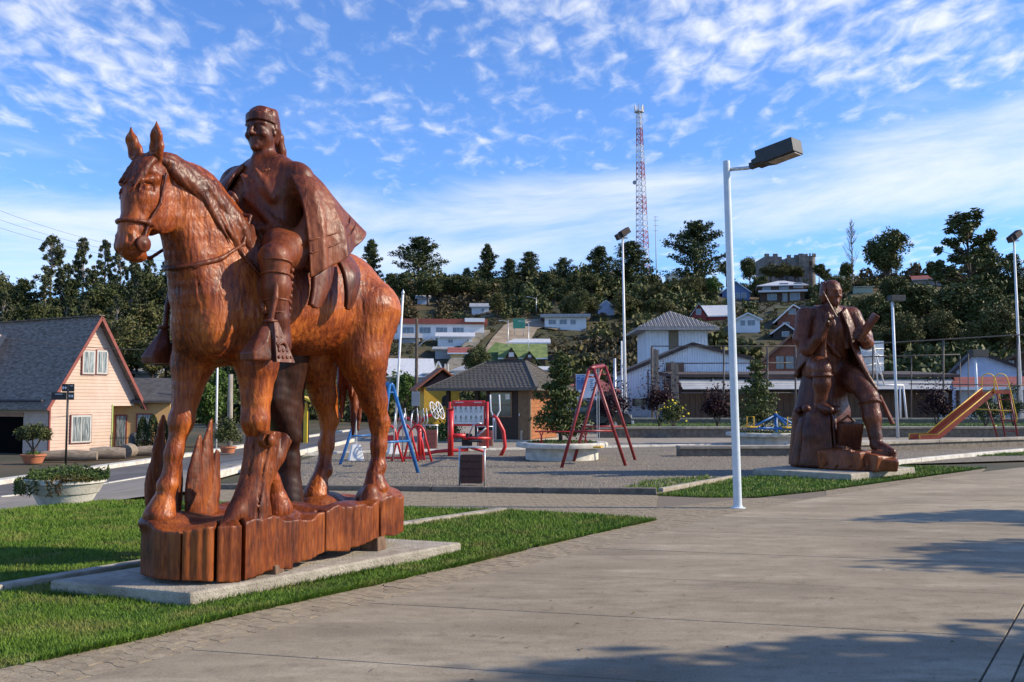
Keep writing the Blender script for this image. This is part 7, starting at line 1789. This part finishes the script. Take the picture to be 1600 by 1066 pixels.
# castle on the crest
def castle():
    Y = 262.0; b = P(1236,426,Y); sc = Y/FPX; t = thing('castle', 'grey stone castle with crenellated walls on the crest', 'castle', b); X = lambda px: (px-1236)*sc; Z = lambda py: (426-py)*sc
    parts = [(1194,1214,401,-1.0),(1214,1230,405,0),(1230,1247,402.5,-.5),(1247,1262,401,-1.2)]
    for a,c_,py,y in parts:
        w = MB().bb(X(a),X(c_),y,9,-6,Z(py)).build('wall', W_stone, t); k = int((X(c_)-X(a))/1.0)
        for i in range(k):
            if i % 2 == 0: MB().bb(X(a)+i*(X(c_)-X(a))/k,X(a)+(i+1)*(X(c_)-X(a))/k,y,y+.8,Z(py),Z(py)+.75).build('merlon', W_stone, w)
    tw = MB().lathe([(X(1270)-X(1262),-6),(X(1270)-X(1262),Z(401)),((X(1270)-X(1262))*1.1,Z(400)),((X(1270)-X(1262))*1.1,Z(399.5))], 20, (X(1269),1.5,0)).build('tower', W_stone, t, auto=30)
    for i in range(0,20,2):
        a = i*PI/10; R_ = (X(1270)-X(1262))*1.0; MB().box((X(1269)+R_*math.cos(a),1.5+R_*math.sin(a),Z(399.5)+.35), (.45,.45,.75), a).build('merlon', W_stone, tw)
    MB().bb(X(1266),X(1269),-.35,.2,Z(414),Z(408)).build('window', W_dark, tw); MB().bb(X(1200),X(1203),-1.05,-.98,Z(415),Z(410)).build('window', W_dark, t)
castle()
# lattice mast
def mast():
    Y = 258.0; b = P(1006,442,Y); sc = Y/FPX; H = (442-168)*sc; t = thing('lattice_mast', 'tall red and white lattice radio mast on the ridge', 'mast', b)
    M_r = mat('mast_red', (.36,.06,.06), (.42,.09,.08), 2, .6); M_w = mat('mast_white', (.60,.60,.62), (.68,.68,.70), 2, .6); n = 30; wid = lambda f: (21*(1-f)+7.5*f)*sc
    top = Vector(((1001-1006)*sc,0,0))
    def corner(k, f): a = k*2*PI/3+.5; c = top*f; r = wid(f)*.62; return Vector((c.x+r*math.cos(a), r*math.sin(a), H*f))
    for i in range(n):
        f0, f1_ = i/n, (i+1)/n; m = M_r if (i//3) % 2 == 0 else M_w; mb = MB()
        for k in range(3):
            a, c_ = corner(k,f0), corner(k,f1_); a2, c2 = corner((k+1)%3,f0), corner((k+1)%3,f1_)
            mb.bar(a,c_,.17); mb.bar(a,c2,.09); mb.bar(a2,c_,.09); mb.bar(c_,c2,.10)
        o = mb.build('lattice_section', m, t); o['kind'] = 'stuff'
    mb = MB(); c = top+Vector((0,0,H)); mb.tube([c-Vector((0,0,.2)), c+Vector((0,0,.1))], 1.3, 12); mb.build('platform', M_w, t)
    for k in range(7): a = k*.9; p = c+Vector((1.25*math.cos(a),1.25*math.sin(a),0)); MB().box(p+Vector((0,0,.7)), (.28,.28,1.9), a).build('antenna', M_w, t)
    for f, s in ((.58,-1),(.20,-1)): p = top*f+Vector((-wid(f)*.75,-.3,H*f)); MB().lathe([(.02,0),(.5,.12),(.62,.3)], 14).build('drum', W_grey, t, tuple(p), (PI/2,0,-.4))
    b = P(1026,442,Y-4); H2 = (442-338)*sc; t = thing('antenna_mast', 'thin grey antenna mast right of the lattice mast', 'mast', b)
    tube_obj('pole', [(0,0,-1),(-.2,0,H2)], [.16,.07], W_grey, t, 6)
    for f in (.99,.94,.86,.78): MB().bar((-.7,0,H2*f),(.6,0,H2*f), .08).build('cross_arm', W_grey, t)
mast()

# dirt road, stair path on the hill
ROADS = []
def hill_ribbon(name, px_pts, wid, m, off=.25):
    V = []; F = []; pts = []
    for p in px_pts: q = GT(*p); pts.append(Vector((q.x,q.y)))
    pts = resample(pts, 40)
    for i, p in enumerate(pts):
        d = (pts[min(i+1,39)]-pts[max(i-1,0)]).normalized(); n = Vector((-d.y,d.x))*wid/2
        for s in (-1,0,1): q = p+n*s; V.append((q.x,q.y,terr(q.x,q.y)+off))
        ROADS.append((p.x,p.y,wid*.65)); OCC.append((p.x,p.y,wid*.9)); OCC.append((p.x,p.y-4,wid*.7))
    F = np.array([[i*3+j,i*3+j+1,i*3+4+j,i*3+3+j] for i in range(39) for j in range(2)]); me = mesh_np(name,V,F,True)
    if me.polygons[0].normal.z < 0: me.flip_normals()
    o = link(name, me, m); o['kind'] = 'structure'; return o
M_dirt = mat('dirt_road', (.22,.17,.115), (.33,.265,.19), .5, .95)
hill_ribbon('dirt_road', [(790,610),(775,575),(797,535),(814,512),(838,505),(880,512)], 6.5, M_dirt)
hill_ribbon('grass_bank', [(742,606),(760,572),(790,540)], 3.5, mat('bank_grass', (.06,.11,.02), (.11,.17,.04), .6, .9), .3)
pp = [GT(*p) for p in ((738,600),(752,570),(775,540),(790,524))]; st_ = thing('hill_stairs', 'long pale stair path climbing the hillside beside the dirt road', 'stairs')
pp = resample([Vector((p.x,p.y)) for p in pp], 46)
for i, p in enumerate(pp): MB().box((p.x-4.0,p.y,terr(p.x-4,p.y)+.35), (2.2,1.0,.5), .2).build('step', M_kerb, st_); OCC.append((p.x-4,p.y,2.6)); OCC.append((p.x-4,p.y-4,2.0))
HT_ = [plain_pole(826,505,545,None or 150,.06,M_galv,'street lamp with a curved arm on the dirt road',lamp=[(826,506),(820,502),(812,502)],catg='street lamp'), plain_pole(794,500,538,152,.06,M_galv,'street lamp left of the dirt road bend',lamp=[(794,504),(788,501),(782,501)],catg='street lamp'), plain_pole(838,465,500,190,.08,M_galv,'street lamp high on the slope under the pines',lamp=[(838,468),(832,465),(825,464)],catg='street lamp')]
bd = GT(811,527); t = thing('green_road_sign','small green road sign beside the dirt road','sign',bd); MB().bb(-1.1,1.1,-.05,.05,1.6,3.4).build('panel', mat('sign_green', (.03,.20,.13), (.05,.26,.17), 2, .5), t); tube_obj('post', [(-.8,.1,0),(-.8,.1,3.2)], .06, M_galv, t, 6); tube_obj('post', [(.8,.1,0),(.8,.1,3.2)], .06, M_galv, t, 6)

# ================================================================ trees (shared crowns, each tree its own object)
def pine_mesh(seed, n=8200, H=16.0, R=3.6, bare=.05, flat=0.0):
    r = np.random.default_rng(seed); pts = []; nb = 52; lim = []
    for i in range(nb):
        f = bare+(1-bare)*((i+.5)/nb); a = i*2.4+r.uniform(-.6,.6)
        prof = (math.sin(PI*min(1,(f-bare)/(1-bare)*.62+.34)))**(.9-.3*flat); L_ = R*prof*r.uniform(.55,1.25)*(1 if f < .9 else .6)
        e = np.array([math.cos(a)*L_, math.sin(a)*L_, H*f*.98+L_*r.uniform(.05,.55)]); s = np.array([0,0,H*f*.96]); lim.append((s,e))
        nc = 4
        for q in range(nc):
            c = s+(e-s)*(q+1.0)/nc; rad = R*(.16+.14*r.random()); k = n//(nb*nc); d = r.normal(size=(k,3)); d /= np.linalg.norm(d,axis=1,keepdims=True); pts.append(c+d*rad*r.uniform(.3,1,(k,1))*np.array([1,1,.8]))
    V, F = leaf_quads(np.concatenate(pts), H*.022, seed+1, aspect=.5, upbias=.3); crown = mesh_np('pine_crown', V, F); mb = MB()
    mb.tube([(0,0,-1.5),(.05*R,0,H*.4),(0,.03*R,H*.95)], [H*.022,H*.015,H*.004], 7)
    for s,e in lim[::3]: mb.tube([s,e], [H*.006,H*.002], 4, False)
    return crown, mb.mesh('pine_trunk', True)
def broad_mesh(seed, n=3600, H=12.0, R=5.0, trunkf=.3, k=34, size=.018, gappy=.3):
    r = np.random.default_rng(seed); d = r.normal(size=(k,3)); d /= np.linalg.norm(d,axis=1,keepdims=True)
    c = d*np.array([R*.78,R*.78,H*(1-trunkf)*.42])*r.uniform(.45,1.05,(k,1))+np.array([0,0,H*(trunkf+(1-trunkf)*.5)]); rad = R*r.uniform(.22,.40,k)*(1-gappy*.3)
    V, F = leaf_quads(clump_pts(c,rad,n//k,seed+1,.35), H*size, seed+2, aspect=.6); crown = mesh_np('broad_crown',V,F); mb = MB()
    mb.tube([(0,0,-1.5),(R*.04,0,H*trunkf),(0,R*.03,H*.75)], [H*.025,H*.018,H*.006], 7)
    for q in c[::2]: mb.tube([(0,0,H*trunkf*r.uniform(.7,1.3)), tuple(q)], [H*.009,H*.003], 4, False)
    return crown, mb.mesh('broad_trunk', True)
def euca_mesh(seed, H=18.0, R=3.6, n=5800):
    r = np.random.default_rng(seed); c = []; rad = []; br = []
    for i in range(64):
        f = .30+.68*i/64; a = r.uniform(0,6.28); L_ = R*r.uniform(.25,1.0)*math.sin(PI*(.25+.7*f)); p = np.array([math.cos(a)*L_,math.sin(a)*L_,H*f+r.uniform(0,.6)]); c.append(p); rad.append(R*r.uniform(.13,.24)); br.append(((0,0,H*f*.86),tuple(p)))
    V,F = leaf_quads(clump_pts(np.array(c),rad,n//64,seed+1,.05), H*.019, seed+2, aspect=.45); crown = mesh_np('eucalyptus_crown',V,F); mb = MB(); mb.tube([(0,0,-1.5),(.2,0,H*.45),(-.1,.1,H*.93)], [H*.016,H*.011,H*.003], 7)
    for s,e in br: mb.tube([s,e], [H*.005,H*.0015], 4, False)
    return crown, mb.mesh('eucalyptus_trunk', True)
KIND = {}
for i in range(4): KIND['pine%d'%i] = (*pine_mesh(100+i, R=[4.6,5.6,4.0,5.0][i], flat=[0,.6,0,.3][i]), 16.0, F_pine, M_bark, 'pine_tree', 'pine')
for i in range(3): KIND['round%d'%i] = (*broad_mesh(130+i, R=[4.6,5.2,4.0][i], n=8200, k=60, size=.022), 12.0, F_dark, M_bark, 'round_tree', 'broadleaf tree')
for i in range(3): KIND['olive%d'%i] = (*broad_mesh(140+i, R=[5.0,4.4,4.8][i], trunkf=.2, n=6500, k=50, size=.022), 12.0, F_olive, M_bark, 'hill_tree', 'tree')
for i in range(3): KIND['euca%d'%i] = (*euca_mesh(150+i, R=[4.6,3.4,2.8][i]), 18.0, F_euca, M_barkpale, 'eucalyptus_tree', 'eucalyptus')
for i in range(2): KIND['green%d'%i] = (*broad_mesh(160+i, R=4.4, trunkf=.22, n=6500, k=50, size=.022), 12.0, F_green, M_bark, 'leafy_tree', 'tree')
def tree(kind, px, pyb, pyt, label, Y=None, wf=1.0, group=None):
    crown, trunk, H, cm, tm, nm, cat_ = KIND[kind]
    b = GT(px,pyb) if Y is None else P(px,pyb,Y); sc = b.y/FPX; h = (pyb-pyt)*sc; s = h/H
    t = thing(nm, label, 'tree', b, random.uniform(0,6.28), group)
    o = link('crown', crown, cm, t); o.scale = (s*wf,s*wf,s); o = link('trunk', trunk, tm, t); o.scale = (s*wf,s*wf,s); return t
# skyline from left to right
sky_trees = [('euca0',78,480,368,'broad open eucalyptus, tallest at the left above the pink house roof',1.1),('euca1',128,486,372,'slim eucalyptus just right of the broad open one',1.0),('euca2',162,500,374,'narrow eucalyptus above the gable peak of the pink house',.9),('euca1',186,490,376,'slender eucalyptus left of the carved horse muzzle',.8),('euca2',207,500,388,'thin eucalyptus directly below the carved horse muzzle',.9),('euca0',232,500,402,'eucalyptus behind the neck of the carved horse',.8),('euca1',258,500,405,'eucalyptus hugging the chest of the carved horse',.9),
 ('pine0',30,500,445,'low dark pine at the far left under the eucalyptus',1.4),
 ('pine2',580,446,374,'pointed pine directly right of the carved horse rump',1.0),('pine1',655,442,371,'wide bushy pine above the leaning flagpole',1.5),('round2',612,455,425,'round dark tree between the two left skyline pines',1.2),('round1',729,448,417,'small round tree in the skyline dip',.6),
 ('pine2',762,446,381,'slim pointed pine left of a pair of skyline pines',1.0),('pine0',796,452,404,'shorter middle pine between two taller ones',1.2),('pine3',827,450,393,'full pine above the dirt road bend',1.1),('pine1',880,460,403,'layered lone pine left of the floodlight pole',.95),('pine0',937,458,384,'spreading pine just left of the floodlight pole',1.15),('pine3',987,456,377,'wide pine at the foot of the lattice mast',1.3),
 ('pine1',1088,444,346,'large dense dark pine left of the tall lamp post',1.25),('round0',1172,452,400,'broad olive tree left of the castle',.9),('round2',1135,444,404,'small dark tree behind the tall lamp post',.9),('round0',1322,448,408,'low dark tree beside the bare poplar',.9),('round1',1388,454,358,'large rounded dark tree right of the bare poplar',1.0),('round2',1462,452,404,'low dark tree between the rounded one and the tall one',1.1),
 ('euca0',1515,500,330,'tall layered dark tree near the right edge',1.35),('round0',1540,470,378,'dark tree tucked against the tall layered one',.9),('pine1',1582,470,396,'dark pine behind the right floodlight pole',1.0),('round2',1290,450,418,'small tree right of the castle tower',1.0)]
for k,px,b_,t_,lab,wf in sky_trees:
    if k == 'euca0' and px > 1000: crown,trunk,H,cm,tm,nm,c_ = KIND['euca0']; KIND['ltree'] = (*euca_mesh(171,R=4.6,n=6500),18.0,F_dark,M_bark,'layered_tree','tree'); k = 'ltree'
    tree(k,px,b_,t_,lab,wf=wf)
# mid slope trees one can tell apart
mid = [('olive1',776,500,454,'light olive tree above the stair path',None,.9),('olive0',700,470,432,'rounded olive tree below the skyline dip',None,1.0),('round0',668,478,430,'dark tree mass under the wide bushy pine',None,1.4),('round1',905,505,452,'dark tree right of the white bungalow',None,1.0),('olive2',1030,480,438,'olive tree under the satellite dishes',None,1.2),('olive0',1070,470,432,'scrubby tree right of the large dish',None,1.2),('green0',1115,470,428,'greener tree below the large dense pine',None,.9),('olive1',1290,500,452,'brownish tree behind the seated statue head',None,1.2),('olive2',1420,560,485,'pale green tree right of the slim lamp post',None,.9),('olive0',1470,555,480,'olive tree right of the pale green one',None,.9),('round1',1520,540,440,'deep shaded tree under the tall layered tree',None,1.5),('olive1',1560,560,470,'dull green tree left of the right floodlight pole',None,1.1),('round0',1440,520,440,'dark tree above the pale green one',None,1.5),('round2',1370,540,455,'dark tree directly left of the slim lamp post',None,1.3),
 ('green1',325,690,575,'fresh green street tree seen between the forelegs of the horse',62,1.0),('green0',632,660,575,'fresh green tree behind the leaning flagpole',72,1.0),('green1',475,650,560,'green tree behind the belly of the horse',90,1.0),('round1',745,600,540,'dark bushy tree above the kiosk roof',112,1.0),('round0',690,625,595,'low dark bush tree left of the kiosk roof',80,1.6),('olive1',830,610,560,'small brownish tree behind the young fir',100,.8)]
mid += [('olive0',1204,438,413,'scrubby tree left in front of the castle wall',250,2.0),('olive2',1222,440,411,'scrubby tree in front of the middle of the castle',249,2.0),('olive1',1243,440,414,'scrubby tree right of the middle of the castle',250,2.0),('round2',1280,440,410,'dark tree at the foot of the castle tower',252,1.2)]
for k,px,b_,t_,lab,Y,wf in mid: tree(k,px,b_,t_,lab,Y,wf)
# forest on the left slope
r_ = random.Random(9); q = 0
words = ['dark','dim','dense','tall','slim','bushy','shaded','thick']
for row,(pb,pt_) in enumerate(((520,430),(560,465),(600,505))):
    for px in range(-10+row*9, 290, 25):
        p = px+r_.uniform(-7,7); k = r_.choice(['euca1','euca2','round0','round1','pine0','olive1'] if row < 2 else ['round0','olive0','olive1','round2']); tree(k,p,pb+r_.uniform(-8,8),pt_+r_.uniform(-14,14),'dark tree in the dense wood behind the pink house',wf=1.1,group='wood on the left slope'); q += 1
# woods under the skyline
for row,(x0,x1,pb,pt_,ks) in enumerate(((560,960,470,432,('round0','round1','round2','pine3')),(900,1060,500,460,('olive0','round0','olive2')),(1290,1600,476,430,('round0','round1','round2')),(1330,1600,515,470,('olive2','olive1','round2')),(1340,1600,556,508,('olive0','olive1','olive2','olive0')),(1060,1190,468,436,('olive0','olive2','round2')))):
    px = x0
    while px < x1:
        k = r_.choice(ks); b_ = GT(px, pb)
        if not hides(b_.x, b_.y, (pb-pt_)*.35*b_.y/FPX, (pb-pt_)*b_.y/FPX) and not any((b_.x-o[0])**2+(b_.y-o[1])**2 < (o[2]*.9)**2 for o in OCC): tree(k,px+r_.uniform(-6,6),pb+r_.uniform(-6,6),pt_+r_.uniform(-9,9),['dark tree in the wood under the central skyline pines','olive tree on the slope below the lattice mast','dark tree in the upper wood at the right','tree in the middle of the wood at the right','tree at the lower edge of the wood at the right','scrubby tree between the satellite dishes and the lamp post'][row],wf=1.25,group='trees of the hillside woods')
        px += r_.uniform(17,27)
# bare poplar
def bare_tree():
    b = GT(1332,446); sc = b.y/FPX; H = (446-340)*sc; t = thing('bare_poplar','leafless grey poplar on the skyline','tree',b); r = random.Random(2)
    MB().tube([(0,0,-1),(.1,0,H*.5),(0,0,H)], [.28,.16,.03], 6).build('trunk', M_barkpale, t); mb = MB()
    for i in range(70):
        f = r.uniform(.22,.96); a = r.uniform(0,6.28); L_ = H*.14*(1.15-f)*r.uniform(.6,1.4); s = Vector((.05,0,H*f)); e = s+Vector((math.cos(a)*L_,math.sin(a)*L_,L_*1.6)); mb.tube([s,s.lerp(e,.5)+Vector((math.cos(a)*L_*.12,math.sin(a)*L_*.12,-.1)),e], [.07,.05,.02], 4, False)
        for _ in range(2): g = s.lerp(e,r.uniform(.4,.9)); mb.tube([g,g+Vector((r.uniform(-1,1),r.uniform(-1,1),r.uniform(.6,1.4)))*L_*.35], [.035,.012], 3, False)
    o = mb.build('branches', mat('twig_grey', (.17,.14,.12), (.24,.2,.17), 4, .9), t); o['kind'] = 'stuff'
bare_tree()
# shrub cover of the slope
def shrubs():
    base = []
    for s in range(5):
        r = np.random.default_rng(200+s); k = 12; d = r.normal(size=(k,3)); d /= np.linalg.norm(d,axis=1,keepdims=True); d[:,2] = np.abs(d[:,2])
        c = d*np.array([.75,.75,.75])*r.uniform(.4,1,(k,1))+np.array([0,0,.25]); base.append(leaf_quads(clump_pts(c,r.uniform(.28,.5,k),15,s,.4), .15, s, aspect=.7))
    groups = [(F_dark,'dark evergreen scrub covering the hillside',[]),(F_olive,'olive green scrub covering the hillside',[]),(fol_mat('brown_scrub', (.055,.042,.020), (.12,.095,.045)),'brownish dry scrub covering the hillside',[])]
    r = np.random.default_rng(77); occ = np.array(OCC); n = 0
    for _ in range(14000):
        y = 100+r.random()**1.15*175; x = r.uniform(-.62,.62)*y
        if y < 104+10*math.sin(x*.013+.6): continue
        big = mnoise.noise((x*.03,y*.03,3)); s = r.uniform(1.5,3.6)*(1+.5*big)
        if ((occ[:,0]-x)**2+(occ[:,1]-y)**2 < (occ[:,2]+s*.5)**2).any(): continue
        if hides(x, y, s*.7, s*1.25): continue
        if mnoise.noise((x*.06,y*.06,9)) < -.42: continue
        w = mnoise.noise((x*.025,y*.025,5))+r.normal(0,.22); g = 0 if w < .08 else (1 if w < .38 else 2)
        V, F = base[r.integers(5)]; a = r.uniform(0,6.28); ca, sa = math.cos(a), math.sin(a); S = np.array([s,s,s*r.uniform(.75,1.25)])
        W_ = V*S; W_ = np.stack([W_[:,0]*ca-W_[:,1]*sa, W_[:,0]*sa+W_[:,1]*ca, W_[:,2]],1)+np.array([x,y,terr(x,y)-.2]); groups[g][2].append(W_); n += 1
        if n > 2800: break
    for _ in range(1500):     # low growth between the houses
        y = 104+r.random()*120; x = r.uniform(-.30,.36)*y
        if y < 106+10*math.sin(x*.013+.6): continue
        s = r.uniform(.45,1.0)
        if any((o[0]-x)**2+(o[1]-y)**2 < o[2]**2 for o in ROADS) or hides(x, y, s*.6, s*.8): continue
        V, F = base[r.integers(5)]; V = V[:len(V)//2*2//8*4]; groups[r.integers(3)][2].append(V*np.array([s*1.3,s*1.3,s])+np.array([x,y,terr(x,y)-.1])); n += 1
    for m, lab, L_ in groups:
        V = np.concatenate(L_); o = link('hillside_scrub', mesh_np('hillside_scrub',V,np.arange(len(V)).reshape(-1,4)), m); tag(o, lab, 'scrub', kind='stuff')
shrubs()

# ================================================================ trees right of the view that throw the shadows on the pavement
for k,(x,y,h,lab) in enumerate(((10.2,4.6,6.0,'shade tree right of the view by the pavement, nearest'),(13.1,9.3,5.4,'shade tree right of the view by the pavement, middle'),(14.6,12.3,5.8,'shade tree right of the view by the pavement, farthest'))):
    crown,trunk,H,cm,tm,nm,c_ = KIND['round%d'%k]; t = thing('shade_tree',lab,'tree',(x,y,0),k*1.3,'shade trees beside the pavement'); s = h/H; wf = [1.0,.62,.62][k]
    o = link('crown',crown,cm,t); o.scale = (s*wf,s*wf,s); o = link('trunk',trunk,tm,t); o.scale = (s,s,s)

# overhead wires on the left and along the street
def wire(a, b, sag, label, r=.006):
    a, b = Vector(a), Vector(b); pts = [a.lerp(b,i/14)-Vector((0,0,4*sag*(i/14)*(1-i/14))) for i in range(15)]; o = MB().tube(pts, r, 4).build('overhead_wire', M_dark2); tag(o, label, 'wire', 'overhead wires')
wire(P(-60,306,34),P(300,395,60),.6,'thin overhead wire crossing the sky, highest at the left edge'); wire(P(-60,322,34),P(300,400,60),.6,'thin overhead wire, middle of the three at the left edge'); wire(P(-60,336,34),P(300,406,60),.6,'thin overhead wire, lowest of the three in the sky')
wire(P(-40,522,36),P(300,545,46),.25,'dark wire passing in front of the pink house gable',.012)
